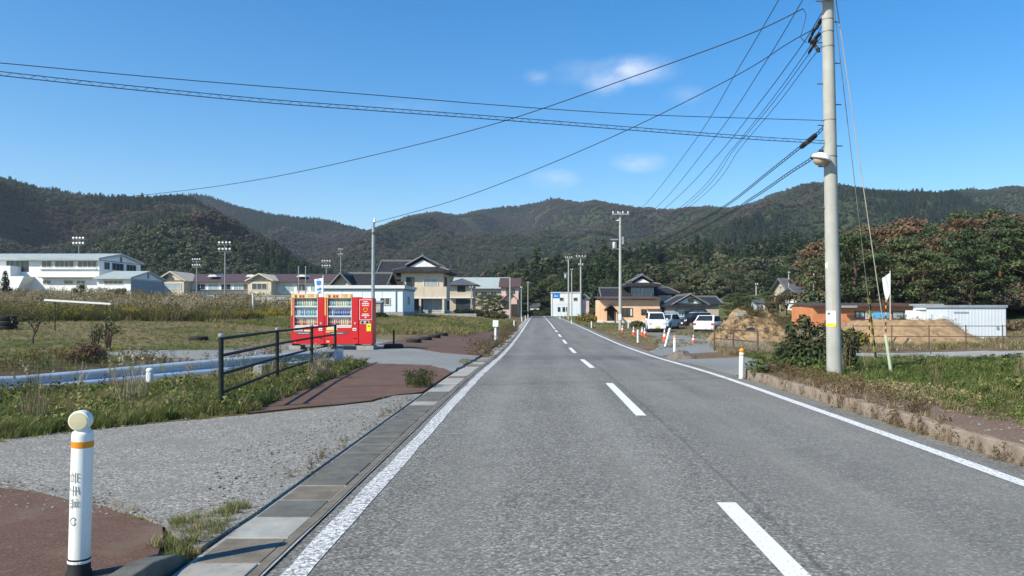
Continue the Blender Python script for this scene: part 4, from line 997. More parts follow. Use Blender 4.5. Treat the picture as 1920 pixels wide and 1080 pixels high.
for px in (376, 400, 424, 448, 466, 540, 566, 592, 618, 644): window(t, blk, 'F', X(px), Z(539), 1.7, 1.1, m_pane if px in (376, 424, 466, 566) else m_panel, m_trimw, 1)
for px in (394, 466, 562):
    dm = MB(); dm.prism([(X(px) - .9, Z(518.5)), (X(px) + .9, Z(518.5)), (X(px) + .5, Z(514.5)), (X(px) - .5, Z(514.5))], .9, 5, 'y'); dm.build('roof_vent', m_trimw, t)
MB().box(X(362), X(476), -.7, -.003, Z(544), Z(543)).build('canopy', m_greyw, t)
# floodlight masts
m_galv = M_('galvanised', (.42, .44, .45), .45, .6, var=.15, scale=6)
m_pole = M_('grey_steel', (.28, .28, .28), .5, .3, var=.15, scale=5)
m_lamp = M_('lamp_face', (.5, .52, .52), .25, 0, var=.05)
def floodmast(px, ptop, D, pb, label, wid=1.0, two=True):
    zb = G(PX(px, D), D) - .2; t = thing('floodlight_mast', label, 'floodlight', (PX(px, D), D, zb), 0, None); top = PZ(ptop, D) - zb
    MB().tube([(0, 0, 0), (0, 0, top - .1)], [.16, .09], 8).build('mast', m_pole, t)
    s = FPX / D
    for k in range(2 if two else 1):
        z = top - .25 - k * 1.0 * 1.0
        MB().box(-wid, wid, -.06, .06, z - .05, z + .05).build('crossarm', m_pole, t)
        for q in range(4):
            u = -wid + 2 * wid * (q + .5) / 4
            lm = MB(); lm.lathe([(.08, 0), (.11, .1), (wid * .15, .22), (wid * .16, .25)], 10, M=Matrix.Translation((u, -.05, z + .28)) @ Matrix.Rotation(R(72), 4, 'X')); lm.build('lamp', m_lamp, t, smooth=2)
    return t
floodmast(148, 447, 150, 560, 'floodlight mast showing above the white school roof', 1.25)
floodmast(369, 487, 132, 550, 'shorter floodlight mast in front of the brown roofed school', .8)
floodmast(422, 456, 120, 550, 'tall grey floodlight mast in front of the brown roofed school', 1.1)
floodmast(612, 490, 160, 540, 'floodlight mast behind the dark tiled roof', 1.0)
floodmast(639, 468, 155, 540, 'floodlight mast with narrow head behind the dark tiled roof', .55)
for px, pt in ((560, 501), (573, 500)):
    D = 120; zb = G(PX(px, D), D); tt = thing('net_pole', 'thin steel pole standing in front of the brown school roof', 'pole', (PX(px, D), D, zb), 0, 'thin poles by the school'); MB().tube([(0, 0, 0), (0, 0, PZ(pt, D) - zb)], .07, 6).build('shaft', m_galv, tt); MB().ball((0, 0, PZ(pt, D) - zb), .09, 6, 4).build('cap', m_galv, tt)

D = 212; zb = PZ(590, D); t = building('house', 'small distant white house seen where the road disappears', 1000, D, zb); X = lambda px: lx(px, 1000, D); Z = lambda py: PZ(py, D) - zb
blk = (X(994), X(1011), 0, 4); walls(t, blk, -2, Z(575), m_white); gable_roof(t, blk, Z(575), Z(569), 'x', .3, .1, m_tileg, m_white, False); window(t, blk, 'F', X(1003), Z(581), .8, .6, m_pane, m_trimw, 0)
# ---------------------------------------------------------------- utility poles and wires
m_cpole = M_('pole_concrete', (.41, .405, .37), .85, var=.14, scale=2.5, bmp=.002, dirt=(.30, .295, .265))
m_black = M_('black_rubber', (.018, .018, .02), .6, var=.2, scale=8)
m_wire = M_('wire_black', (.02, .022, .025), .5, var=.2, scale=3)
m_wirel = M_('wire_pale', (.42, .38, .30), .6, var=.2, scale=3)
m_ins = M_('porcelain', (.78, .78, .76), .25, var=.05)
m_bolt = M_('bolt_steel', (.16, .16, .16), .5, .5, var=.2)
def pole(label, px, pbase, D, top, r0, r1, arms=(), lean=0.0, bolts=False, group=None, zb=None, cat='utility pole'):
    x = PX(px, D); zb = (G(x, D) if zb is None else zb); H = top - zb
    t = thing('utility_pole', label, cat, (x, D, zb), 0, group)
    MB().tube([(0, 0, -.3), (lean * .5 * 1, 0, H / 2), (lean, 0, H)], [r0, (r0 + r1) / 2, r1], 20 if bolts else 10).build('shaft', m_cpole, t, smooth=2)
    for (z, w, nins) in arms:
        zz = z - zb; lx_ = lean * zz / H
        a = MB().box(lx_ - w, lx_ + w, -r0 - .09, -r0 - .01, zz - .05, zz + .04).build('crossarm', m_galv, t)
        for k in range(nins):
            u = lx_ - w + .08 + (2 * w - .16) * k / max(1, nins - 1)
            MB().lathe([(.03, 0), (.07, .04), (.045, .08), (.075, .12), (.04, .17), (.03, .2)], 8, (u, -r0 - .05, zz + .041)).build('insulator', m_ins, a)
    return t, zb, H
mainp, mzb, mH = pole('tall pale concrete utility pole with warning label by the right verge', 1565, 697, 15.6, 11.6, .15, .095, ((7.79, .34, 2), (9.6, .8, 3)), -.22, True)
MX, MY = PX(1565, 15.6), 15.6
def mpx(z): return -.22 * (z - mzb) / mH
zz = 1.9; k = 0
while zz < 10.5:                               # climbing bolts, alternating sides
    r = .15 - .055 * (zz - mzb) / mH; s = 1 if k % 2 else -1; cx = mpx(zz)
    if zz > 2.6: MB().tube([(cx + s * (r - .01), 0, zz - mzb), (cx + s * (r + .12), 0, zz - mzb), ], .012, 6).build('climbing_bolt', m_bolt, mainp)
    zz += .42; k += 1
def band(z, h=.035, d=.008, mat=None):
    r = .15 - .055 * (z - mzb) / mH
    MB().lathe([(r + .001, -h / 2), (r + d, -h / 2 + .004), (r + d, h / 2 - .004), (r + .001, h / 2)], 20, (mpx(z), 0, z - mzb)).build('band', mat or m_bolt, mainp)
for z in (4.62, 5.36, 6.85, 7.15, 7.4): band(z, .025, .005, M_('band_steel', (.25, .25, .24), .5, .4, var=.2))
# warning label wrapped round the left front of the shaft
def pole_label(a0, a1, z0, z1, mat, name):
    r = .15 - .055 * (z0 - mzb) / mH + .004; n = 8; vs = []
    for z in (z0, z1):
        for i in range(n + 1):
            a = R(a0 + (a1 - a0) * i / n); vs.append((mpx(z) + r * math.sin(a), -r * math.cos(a), z - mzb))
    for z in (z0, z1):
        for i in range(n + 1):
            a = R(a0 + (a1 - a0) * i / n); vs.append((mpx(z) + (r - .006) * math.sin(a), -(r - .006) * math.cos(a), z - mzb))
    m1 = n + 1; fs = [(i, i + 1, m1 + i + 1, m1 + i) for i in range(n)] + [(2*m1 + i, 3*m1 + i, 3*m1 + i + 1, 2*m1 + i + 1) for i in range(n)]
    fs += [(i, 2*m1 + i, 2*m1 + i + 1, i + 1) for i in range(n)] + [(m1 + i, m1 + i + 1, 3*m1 + i + 1, 3*m1 + i) for i in range(n)] + [(0, m1, 3*m1, 2*m1), (n, 2*m1 + n, 3*m1 + n, m1 + n)]
    MB().add(vs, fs).build(name, mat, mainp)
m_sign = M_('sign_white', (.8, .8, .78), .5, var=.05); m_yel = M_('label_yellow', (.85, .75, .03), .5, var=.06)
pole_label(-95, -2, PZ(606, 15.6), PZ(583, 15.6), m_sign, 'warning_label'); pole_label(-95, -2, PZ(612, 15.6), PZ(606, 15.6) - .002, m_yel, 'yellow_stripe')
pole_label(-70, -45, PZ(590, 15.6), PZ(586, 15.6), m_bolt, 'label_print')
for o in list(mainp.children):
    if o.name.startswith('label_print'): o.scale = (1.012, 1.012, 1)
pole_label(-100, -60, PZ(503, 15.6), PZ(493, 15.6), m_sign, 'number_plate')
# street lamp: arm, hood and globe
ls = thing('street_lamp', 'white hooded street lamp fixed to the concrete utility pole', 'street lamp', (MX, MY, mzb))
zl = PZ(300, 15.6) - mzb; cx = mpx(zl + mzb)
MB().tube([(cx - .1, -.02, zl + .03), (cx - .2, -.1, zl + .04), (cx - .26, -.13, zl + .05)], .03, 8).build('arm', m_galv, ls)
hd = MB(); hd.lathe([(.19, 0), (.2, .015), (.17, .07), (.09, .12), (.03, .135)], 18); 
ho = hd.build('hood', M_('lamp_hood', (.8, .8, .78), .35, var=.05), ls, smooth=2); ho.location = (cx - .25, -.14, zl - .01); ho.rotation_euler = (R(8), R(14), 0)
gl = MB(); gl.ball((0, 0, -.03), .145, 14, 8, 1, 1, .75); go_ = gl.build('globe', M_glass('lamp_globe', (.34, .27, .18), .2), ls, smooth=True); go_.location = ho.location; go_.rotation_euler = ho.rotation_euler
# splice boxes hanging on the cables and the tangle of drop clamps near the top
def splice(label, p0, p1, r=.06):
    t = thing('splice_closure', label, 'cable joint', tuple(p0)); q = p1 - p0; d = q.normalized(); L = q.length
    MB().tube([Vector((0, 0, 0)), d * .03, d * .06, d * (L - .06), d * (L - .03), q], [r * .45, r * .8, r, r, r * .8, r * .45], 12).build('shell', m_black, t, smooth=2)
    MB().tube([d * (L * .42), d * (L * .58)], r * 1.08, 12).build('clamp', m_bolt, t); return t
def wire_pts(trace, A, B):
    A, B = np.array(A, float), np.array(B, float); d = B - A; out = []
    for (px, py) in trace:
        k = (px - VX) / FPX                       # (kD, D) = A + s d
        M2 = np.array([[k, -d[0]], [1, -d[1]]]); D, s = np.linalg.solve(M2, A)
        out.append(Vector((k * D, D, CAM_H + (VY - py) / FPX * D)))
    return out
def smooth_path(p, n=8):
    q = []
    for i in range(len(p) - 1):
        a, b, c, d = p[max(i - 1, 0)], p[i], p[i + 1], p[min(i + 2, len(p) - 1)]
        for k in range(n):
            t = k / n; q.append(.5 * ((2 * b) + (c - a) * t + (2 * a - 5 * b + 4 * c - d) * t * t + (3 * b - a - 3 * c + d) * t ** 3))
    return q + [p[-1]]
def wire(label, pts, r, group=None, mat=None, spiral=None, name='overhead_wire', n=8):
    pts = smooth_path(pts, n); o0 = pts[0].copy(); pts = [p - o0 for p in pts]
    if spiral:
        t = thing(name, label, 'cable', tuple(o0), 0, group)
        MB().tube(pts, r, 6).build('messenger_wire', mat or m_wire, t, smooth=True)
        low = [p + Vector((0, 0, -spiral[0] * 1.7)) for p in pts]; MB().tube(low, r * 1.15, 6).build('service_cable', mat or m_wire, t, smooth=True)
        L = sum((pts[i + 1] - pts[i]).length for i in range(len(pts) - 1)); ns = int(L / spiral[1] * 8); hp = []
        cum = np.cumsum([0] + [(pts[i + 1] - pts[i]).length for i in range(len(pts) - 1)])
        for k in range(ns):
            s = L * k / ns; i = min(len(pts) - 2, int(np.searchsorted(cum, s, 'right') - 1)); f = (s - cum[i]) / max(1e-6, cum[i + 1] - cum[i]); p = pts[i].lerp(pts[i + 1], f)
            dd = (pts[i + 1] - pts[i]).normalized(); sd = dd.cross(Vector((0, 0, 1))).normalized(); up = sd.cross(dd)
            a = 2 * math.pi * k / 8; hp.append(p + Vector((0, 0, -spiral[0] * .85)) + (sd * math.cos(a) + up * math.sin(a)) * spiral[0])
        MB().tube(hp, r * .6, 4).build('spiral_hanger', mat or m_wire, t, smooth=True)
        return t
    t = MB().tube(pts, r, 6).build(name, mat or m_wire, None, smooth=True); t.location = o0
    return tag(t, label, 'cable', group)
MA = (MX - .15, MY)
wire('thin wire crossing the sky above the spiral wrapped cable', wire_pts([(1548, 226), (1350, 220), (1165, 213), (930, 197), (700, 178), (350, 150), (0, 118), (-220, 98)], MA, (-13, 9.5)), .0065)
wire('spiral wrapped cable crossing the road to the concrete pole', wire_pts([(1550, 264), (1400, 255), (1180, 238), (940, 219), (700, 201), (480, 184), (200, 156), (0, 134), (-220, 108)], MA, (-13, 9.5)), .006, spiral=(.034, .3))
wire('single wire from the concrete pole top sagging away over the school', wire_pts([(1506, 16), (1400, 66), (1200, 139), (935, 230), (700, 291), (500, 334), (330, 359), (150, 376), (0, 384), (-180, 386)], (MX - .65, MY), (-36, 50)), .011)
wire('service drop wire from the concrete pole to the slim steel pole', wire_pts([(1535, 50), (1480, 80), (1380, 142), (1180, 242), (1000, 320), (850, 376), (700, 418)], (MX - .3, MY), (PX(700, 29), 29.0)), .0095)
B2 = (PX(1163, 66), 66)
for (tr, dx) in (([(1500, -72), (1460, 0), (1385, 128), (1300, 268), (1205, 388), (1156, 425)], -.75), ([(1540, -62), (1505, 0), (1430, 125), (1340, 258), (1232, 388), (1172, 426)], -.3),
                 ([(1542, 22), (1500, 90), (1420, 198), (1340, 297), (1252, 386), (1165, 452)], -.12)):
    wire('power line running from the concrete pole along the road to the next pole', wire_pts(tr, (MX + dx, MY), (B2[0] + dx * .6, B2[1])), .010, 'power lines along the right side of the road')
for k, tr in enumerate(([(1544, 45), (1505, 107), (1440, 196), (1370, 283), (1287, 380), (1167, 470)], [(1546, 60), (1512, 108), (1450, 192), (1380, 276), (1294, 380), (1168, 473)], [(1549, 78), (1520, 112), (1460, 192), (1390, 275), (1303, 380), (1169, 476)])):
    wire('low voltage wire bunched below the power lines along the road', wire_pts(tr, (MX - .1 + .03 * k, MY), (B2[0], B2[1])), .008, 'bunched low voltage wires')
wire('spiral wrapped telephone cable with long black joint along the road', wire_pts([(1548, 232), (1528, 252), (1490, 282), (1440, 322), (1365, 381), (1290, 425), (1165, 492)], (MX - .12, MY), B2), .008, spiral=(.035, .22))
wire('lower spiral wrapped telephone cable passing the street lamp', wire_pts([(1548, 272), (1520, 296), (1480, 322), (1410, 370), (1320, 424), (1165, 505)], (MX - .12, MY), B2), .008, spiral=(.035, .22))
sp = wire_pts([(1530, 253), (1502, 276)], (MX - .12, MY), (B2[0], B2[1])); splice('long black cable joint hanging from the upper telephone cable', sp[0], sp[1], .055)
sp = wire_pts([(1543, 285), (1522, 296)], (MX - .14, MY - .05), (B2[0], B2[1] - 1)); splice('short black cable joint just above the street lamp', sp[0], sp[1], .055)
for k, (q0, q1) in enumerate((((1538, 40), (1524, 62)), ((1541, 34), (1530, 55)), ((1528, 52), (1516, 80)), ((1538, 62), (1520, 82)), ((1532, 74), (1516, 100)), ((1529, 86), (1536, 97)))):
    sp = wire_pts([q0, q1], (MX - .14, MY), (B2[0], B2[1] - 3)); 
    t = splice('black clamp joint bunched on the wires near the pole top', sp[0], sp[1], .03 + .01 * (k % 2)); t['group'] = 'black clamps near the pole top'
wire('loop of jumper wire hanging beside the clamps near the pole top', [W(1506, 16, 15.4), W(1511, 30, 15.4), W(1505, 55, 15.4), W(1502, 70, 15.4), W(1512, 80, 15.45)], .006)
# guy wires
def guy(label, top, foot, guard, gmat, striped=False):
    t = thing('guy_wire', label, 'guy wire', tuple(foot)); d = top - foot
    MB().tube([Vector((0, 0, -.1)), d], .009, 6).build('strand', m_wirel, t)
    n = 12 if striped else 1
    for k in range(n):
        a, b = d * (guard * k / n), d * (guard * (k + 1) / n)
        MB().tube([a, b], .032, 8).build('guard', (m_black if k % 2 else m_yel) if striped else gmat, t)
    MB().lathe([(.05, 0), (.06, .03), (.05, .06)], 8, (0, 0, 0)).build('anchor', m_bolt, t)
m_paleg = M_('guard_pale', (.50, .58, .42), .5, var=.1)
x, y = GP(1671, 695, .25); guy('pale guy wire with green guard anchored in the grass by the pole', Vector((MX + mpx(9.2), MY, 9.2)), Vector((x, y, G(x, y))), .09, m_paleg)
D = 21.5; x = PX(1643, D); guy('guy wire with black and yellow striped guard beyond the grass', Vector((MX + mpx(9.0), MY, 9.0)), Vector((x, D, G(x, D))), .22, m_yel, True)
# other poles
t, zb, H = pole('concrete utility pole with transformer in front of the apricot house', 1163, 621, 66, PZ(398, 66), .15, .10, ((PZ(402, 66), .72, 4), ))
def transformer(t, z, side=-1):
    a = MB().box(side * .75, side * .1, -.05, .05, z - .35, z - .28).build('bracket', m_galv, t)
    MB().lathe([(.16, 0), (.2, .04), (.2, .5), (.17, .56), (.06, .6)], 12, (side * .5, 0, z - .3)).build('transformer', m_galv, t, smooth=2)
    MB().box(side * .85, side * .2, -.06, .06, z + .45, z + .55).build('crossarm', m_galv, t)
transformer(t, PZ(460, 66) - zb)
MB().box(.12, .3, -.1, .1, PZ(458, 66) - zb, PZ(444, 66) - zb).build('switch_box', m_galv, t); MB().prism([(-.45, PZ(414, 66) - zb), (-.12, PZ(414, 66) - zb), (-.12, PZ(411, 66) - zb)], -.08, .08, 'y').build('lamp', m_ins, t)
MB().lathe([(.155, 0), (.16, .01), (.16, .5), (.155, .51)], 12, (0, 0, PZ(600, 66) - zb)).build('number_plate', m_sign, t)
t, zb, H = pole('concrete utility pole with crossarm at the roadside grass bank', 1089, 604, 112, PZ(482, 112), .15, .10, ((PZ(482, 112), .72, 4), (PZ(497, 112), .35, 2)))
t, zb, H = pole('farther concrete pole with small transformer in front of white building', 1066, 597, 128, PZ(483, 128), .15, .10, ((PZ(484, 128), .6, 4),)); transformer(t, PZ(518, 128) - zb)
pole('thin bare pole beside the white and blue building', 1072, 591, 150, PZ(505, 150), .13, .09, ((PZ(506, 150), .25, 2),)); pole('slim pole leaning by the white and blue building', 1063, 590, 160, PZ(552, 160), .1, .08, (), .4)
pole('concrete pole standing in front of the pink house', 956.5, 596, 118, PZ(520, 118), .15, .12, ()); pole('thin dark roadside pole beside the pink house', 977.5, 593, 130, PZ(538, 130), .09, .07, ((PZ(540, 130), .2, 2),))
pole('distant pole among the trees at the end of the road', 990, 585, 190, PZ(528, 190), .13, .1, ((PZ(530, 190), .3, 2),))
pole('pole with crossarm in front of the white house at the pine hill', 1526, 577, 95, PZ(500, 95), .12, .09, ((PZ(502, 95), .25, 2),))
for px, pt, D in ((1418, 533, 110), (1463, 537, 120), (1479, 511, 128)):
    pole('bare pole rising from the trees at the hill foot', px, 560, D, PZ(pt, D), .11, .09, ((PZ(pt + 1, D), .2, 2),), 0, False, 'bare poles at the hill foot')
pole('grey lamp pole on white foot beside the tan house', 884, 588, 120, PZ(538, 120), .1, .08, ((PZ(539, 120), .3, 2),))
# far wires linking the roadside poles
q = lambda px, py, D: W(px, py, D)
for dx in (-8, 0, 9):
    wire('distant power line strung between the far roadside poles', [q(1163 + dx, 402, 66), q(1125 + dx * .8, 455, 88), q(1089 + dx * .7, 483, 112), q(1077 + dx * .5, 486, 120), q(1066 + dx * .5, 484, 128)], .012, 'distant lines between far poles')
wire('sagging telephone line from the transformer pole to the far poles', [q(1163, 495, 66), q(1125, 535, 90), q(1089, 540, 112), q(1066, 545, 128), q(1020, 560, 160)], .014)
wire('telephone line above the school roof from the slim pole', [q(700, 425, 29.1), q(710, 470, 60), q(760, 505, 100), q(800, 500, 107)], .009)
# slim steel pole by the vending machines
D = 29.2; x = PX(700, D); zb = G(x, D); t = thing('service_pole', 'slim silver steel pole right behind the recycling box', 'pole', (x, D, zb)); MB().tube([(0, 0, -.2), (-.01, 0, 2.4), (0, 0, PZ(414, D) - zb)], [.075, .065, .055], 10).build('shaft', m_galv, t, smooth=2)
MB().lathe([(.03, 0), (.06, .03), (.03, .09), (.05, .12), (.02, .17)], 8, (.06, -.06, PZ(418, D) - zb)).build('insulator', m_ins, t); MB().lathe([(.06, 0), (.066, .01), (.066, .09), (.06, .1)], 10, (0, 0, PZ(440, D) - zb)).build('band', m_bolt, t)

# ---------------------------------------------------------------- bollards and railings
m_boll = M_('bollard_white', (.80, .81, .77), .45, var=.07, scale=5, dirt=(.62, .60, .54))
m_orng = M_('reflector_orange', (.72, .27, .02), .35, var=.1); m_refl = M_('reflector_pale', (.62, .56, .36), .3, var=.1, scale=12); m_ink = M_('ink_grey', (.27, .28, .27), .7, var=.2)
def bollard(label, loc, H=.86, r=.052, lean=(0, 0), disc=True, cap=None, band_=True, base=True, group=None, text=False):
    t = thing('bollard', label, 'bollard', loc, 0, group); t.rotation_euler = (lean[1], lean[0], 0)
    prof = [(r, .09 if base else 0), (r, H * .845), (r * .98, H * .86), (r * .9, H * .87), (r * .8, H * .873)]
    MB().lathe(prof, 24, (0, 0, 0)).build('post', m_boll, t, smooth=2)
    if base:
        MB().lathe([(r * 1.3, -.12), (r * 1.25, .0), (r * 1.06, .03), (r * 1.05, .088)], 20).build('base', m_black, t, smooth=2)
        MB().lathe([(r * 1.06, .065), (r * 1.085, .067), (r * 1.085, .078), (r * 1.06, .08)], 20).build('base_ring', m_ins, t)
    if band_: MB().lathe([(r * 1.0, H * .775), (r * 1.025, H * .777), (r * 1.025, H * .813), (r * 1.0, H * .815)], 24).build('orange_band', m_orng, t)
    if disc:
        Mx = Matrix.Translation((-.004, -.012, H * .94)) @ Matrix.Rotation(R(8), 4, 'Z') @ Matrix.Rotation(R(90), 4, 'X')
        MB().lathe([(r * .9, -.03), (r * 1.0, -.024), (r * 1.04, .02), (r * .98, .034), (r * .88, .036)], 24, M=Mx).build('reflector_housing', m_boll, t, smooth=2)
        MB().lathe([(r * .885, .030), (r * .86, .040), (r * .3, .042)], 24, M=Mx).build('reflector', m_refl, t, smooth=2)
        MB().lathe([(r * .72, H * .872), (r * .72, H * .885), (r * .5, H * .9)], 20).build('neck', m_boll, t)
    else:
        MB().lathe([(r * 1.02, H * .9), (r * 1.05, H * .93), (r * .9, H * .975), (r * .5, H)], 16).build('cap', cap or m_orng, t, smooth=2)
    if text:
        M4 = Matrix.Translation((-.012, 0, H * .52)) @ Matrix.Rotation(R(90), 4, 'X') @ Matrix.Rotation(R(-90), 4, 'Z')
        text_mesh('lettering', '岩手県', .064, m_ink, t, M4, cyl=(r, 0, 0), ex=.0015, spacing=1.2)
        hv = []; n = 26                                  # the small rounded heart outline under the letters
        for k in range(n):
            a = 2 * math.pi * k / n
            for s in (1.0, .72): hv.append((s * .024 * (16 * math.sin(a) ** 3) / 16, s * .024 * (13 * math.cos(a) - 5 * math.cos(2*a) - 2 * math.cos(3*a) - math.cos(4*a)) / 16))
        vs = []
        for (u, w) in hv: X_, Z_ = w - .012, -u + H * .335; a = X_ / r; vs.append((math.sin(a) * (r + .0015), -math.cos(a) * (r + .0015), Z_))
        MB().add(vs, [(2*k, 2*((k+1) % n), 2*((k+1) % n) + 1, 2*k + 1) for k in range(n)]).build('heart_mark', m_ink, t)
    return t
D = 4.2; x = PX(148, D); bollard('white bollard with orange band and grey lettering by the driveway kerb', (x, D, .06), .895, .0535, (R(1.6), 0), text=True)
x, D = GP(1390, 698, .13); bollard('white bollard with amber cap at the end of the right kerb', (x, D, G(x, D)), .74, .055, (R(.8), 0), disc=False)
x, D = GP(1265, 664, -.05); bollard('white bollard with amber band standing in the rubble lump', (x, D, G(x, D) + .12), .66, .052, (R(.5), 0), disc=False)
x, D = GP(1277, 657, -.1); bollard('leaning white bollard behind the one in the rubble', (x, D + 4, G(x, D + 4)), .95, .05, (R(14), R(4)), disc=False, cap=m_boll, band_=False)
for px, pb, pt, lab in ((1196, 643, 616, 'white bollard with black foot across from the traffic cones'), (1109, 617, 603, 'white bollard at the grass bank below the apricot house'), (1178, 617, 605, 'white bollard in front of the apricot house window'), (1071.5, 606.5, 597, 'small white bollard near the far poles'), (1050, 599, 590, 'distant white bollard right of the road crest'), (1057, 597, 588, 'distant white post by the white and blue building')):
    x, D = GP(px, pb, -.2 if pb > 608 else -.02); D = min(D, 150); x = PX(px, D); bollard(lab, (x, D, G(x, D)), (pb - pt) / FPX * D, .05, disc=False, cap=m_boll, band_=False)
for px, pb, pt, lab in ((964, 615, 600, 'white bollard on the left footway past the tyres'), (978.5, 603, 593, 'white bollard farther up the left edge of the road'), (985, 600, 590, 'thin white post near the pink house corner'), (990, 597, 588, 'distant white post at the left road crest')):
    x, D = GP(px, pb, -.1 if pb > 610 else .05); D = min(D, 150); x = PX(px, D); bollard(lab, (x, D, G(x, D)), (pb - pt) / FPX * D, .055, disc=False, cap=m_boll, band_=False)
x, D = GP(929, 638, -.12); t = bollard('white delineator post with square box on top at the left footway', (x, D, G(x, D)), .78, .065, (R(1), 0), disc=False, cap=m_boll, band_=False)
MB().box(-.155, .155, -.1, .1, .8, 1.16).build('box', m_boll, t, bevel=.03)
x, D = GP(281, 742, -.25); t = bollard('short white post in the weeds before the guardrail', (x, D, G(x, D)), PZ(690, D) - G(x, D), .07, disc=False, cap=m_boll, band_=False, base=False)
x, D = GP(485, 728, -.05); o = MB().prism([(-.09, -.1), (.09, -.1), (.085, .36), (.06, .39), (-.06, .39), (-.085, .36)], -.06, .06, 'y').build('marker_stone', m_conc, bevel=.01); o.location = (x, D, G(x, D)); tag(o, 'small concrete marker stone in the grass below the railing', 'marker')

m_rail = M_('railing_green', (.016, .022, .02), .6, var=.3, scale=12, spec=.25, dirt=(.07, .045, .03)); m_railb = M_('railing_brown', (.12, .075, .05), .5, var=.3, scale=10)
def railing(label, pts, H, rails, r=.032, rr=.022, mat=None, name='pipe_railing', cap=True, cat='railing'):
    p0 = Vector(pts[0]); t = thing(name, label, cat, tuple(p0))
    for p in pts:
        q = Vector(p) - p0
        o = MB().tube([q + Vector((0, 0, -.15)), q + Vector((0, 0, H))], r, 12).build('post', mat, t, smooth=2)
        if cap: MB().lathe([(r * 1.15, -.01), (r * 1.25, 0), (r * 1.2, .025), (r * .6, .045)], 12, tuple(q + Vector((0, 0, H)))).build('post_cap', m_galv if mat is m_rail else mat, o, smooth=2)
    for i in range(len(pts) - 1):
        for z in rails:
            a, b = Vector(pts[i]) - p0 + Vector((0, 0, z)), Vector(pts[i + 1]) - p0 + Vector((0, 0, z)); MB().tube([a, b], rr, 10).build('rail', mat, t, smooth=2)
    return t
fp = []
for px, pb in ((414.5, 775), (519.7, 725), (584.4, 699), (628.6, 685)):
    x, D = GP(px, pb, .0); fp.append((x, D, 0.0))
railing('dark green pipe railing between the grass verge and red footway', fp, 1.12, (.30, .57, .84, 1.09), .036, .024, m_rail)
fp = []
for px, pb in ((1339.7, 658), (1375, 663), (1420.5, 674)):
    x, D = GP(px, pb, -.1); fp.append((x, D, G(x, D)))
railing('short brown pipe railing across the yard entrance beside the bush', fp, .9, (.22, .52, .87), .03, .02, m_railb, cap=False)
fp = [(PX(px, 28.0), 28.0, .05) for px in (1600, 1672, 1742, 1811, 1880, 1960)]
railing('thin rusty rail fence in front of the earth mound', fp, .92, (.5, .88), .02, .014, m_railb, cap=False, name='rail_fence', cat='fence')
# ---------------------------------------------------------------- guardrail
m_gr = M_('guardrail_steel', (.36, .46, .58), .42, .35, var=.15, scale=3, dirt=(.34, .33, .31))
gt = thing('guardrail', 'long bluish steel guardrail beside the concrete channel', 'guardrail', (GA[0], GA[1], 0))
def gr_pt(s, n, z): return Vector((_gd[0] * s + _gn[0] * n, _gd[1] * s + _gn[1] * n, z))
prof = [(0, .0), (.03, .015), (.045, .06), (.03, .10), (-.03, .14), (-.045, .175), (-.03, .21), (.03, .25), (.045, .29), (.03, .335), (0, .35)]
def gr_top(s): return .47 - .062 * s if s < 7 else .47 - .434
s = 0; seg = 4.0
while s < 22:
    mb = MB(); vs = []
    for i in range(5):
        ss = s + seg * i / 4
        for back in (0, .006):
            for (n, z) in prof: vs.append(gr_pt(ss, n + .07 - back, z + gr_top(ss) - .35))
    m1 = len(prof); fs = []
    for i in range(4):
        for b in (0, 1):
            for k in range(m1 - 1):
                a = i * 2 * m1 + b * m1 + k; fs.append((a, a + 1, a + 2 * m1 + 1, a + 2 * m1))
        for k in (0, m1 - 1): a = i * 2 * m1 + k; fs.append((a, a + m1, a + 3 * m1, a + 2 * m1))
    mb.add(vs, fs); bmo = mb.build('beam', m_gr, gt, smooth=True)
    for (k, zo) in ((-.1, .08), (.1, .08), (-.1, .27), (.1, .27)): MB().ball(tuple(gr_pt(s + seg + k, .125, gr_top(s + seg) - .35 + zo)), .018, 6, 4).build('bolt', m_bolt, bmo)
    for ps in (s + .15, s + 2.1):
        zt = gr_top(ps); p = gr_pt(ps, -.04, 0); gz0 = G(GA[0] + p.x, GA[1] + p.y) - .3
        MB().tube([(p.x, p.y, gz0), (p.x, p.y, zt - .02)], .06, 10).build('post', m_boll if ps < 1 else m_galv, gt, smooth=2)
    s += seg
e = MB(); vs = [gr_pt(0, .07, gr_top(0) - .35), gr_pt(0, .07, gr_top(0)), gr_pt(-.25, .05, gr_top(0)), gr_pt(-.25, .05, gr_top(0) - .35), gr_pt(0, .03, gr_top(0) - .35), gr_pt(0, .03, gr_top(0)), gr_pt(-.25, .01, gr_top(0)), gr_pt(-.25, .01, gr_top(0) - .35)]
e.add(vs, ((0,1,2,3), (4,7,6,5), (0,4,5,1), (1,5,6,2), (2,6,7,3), (3,7,4,0))); e.build('end_plate', m_gr, gt)

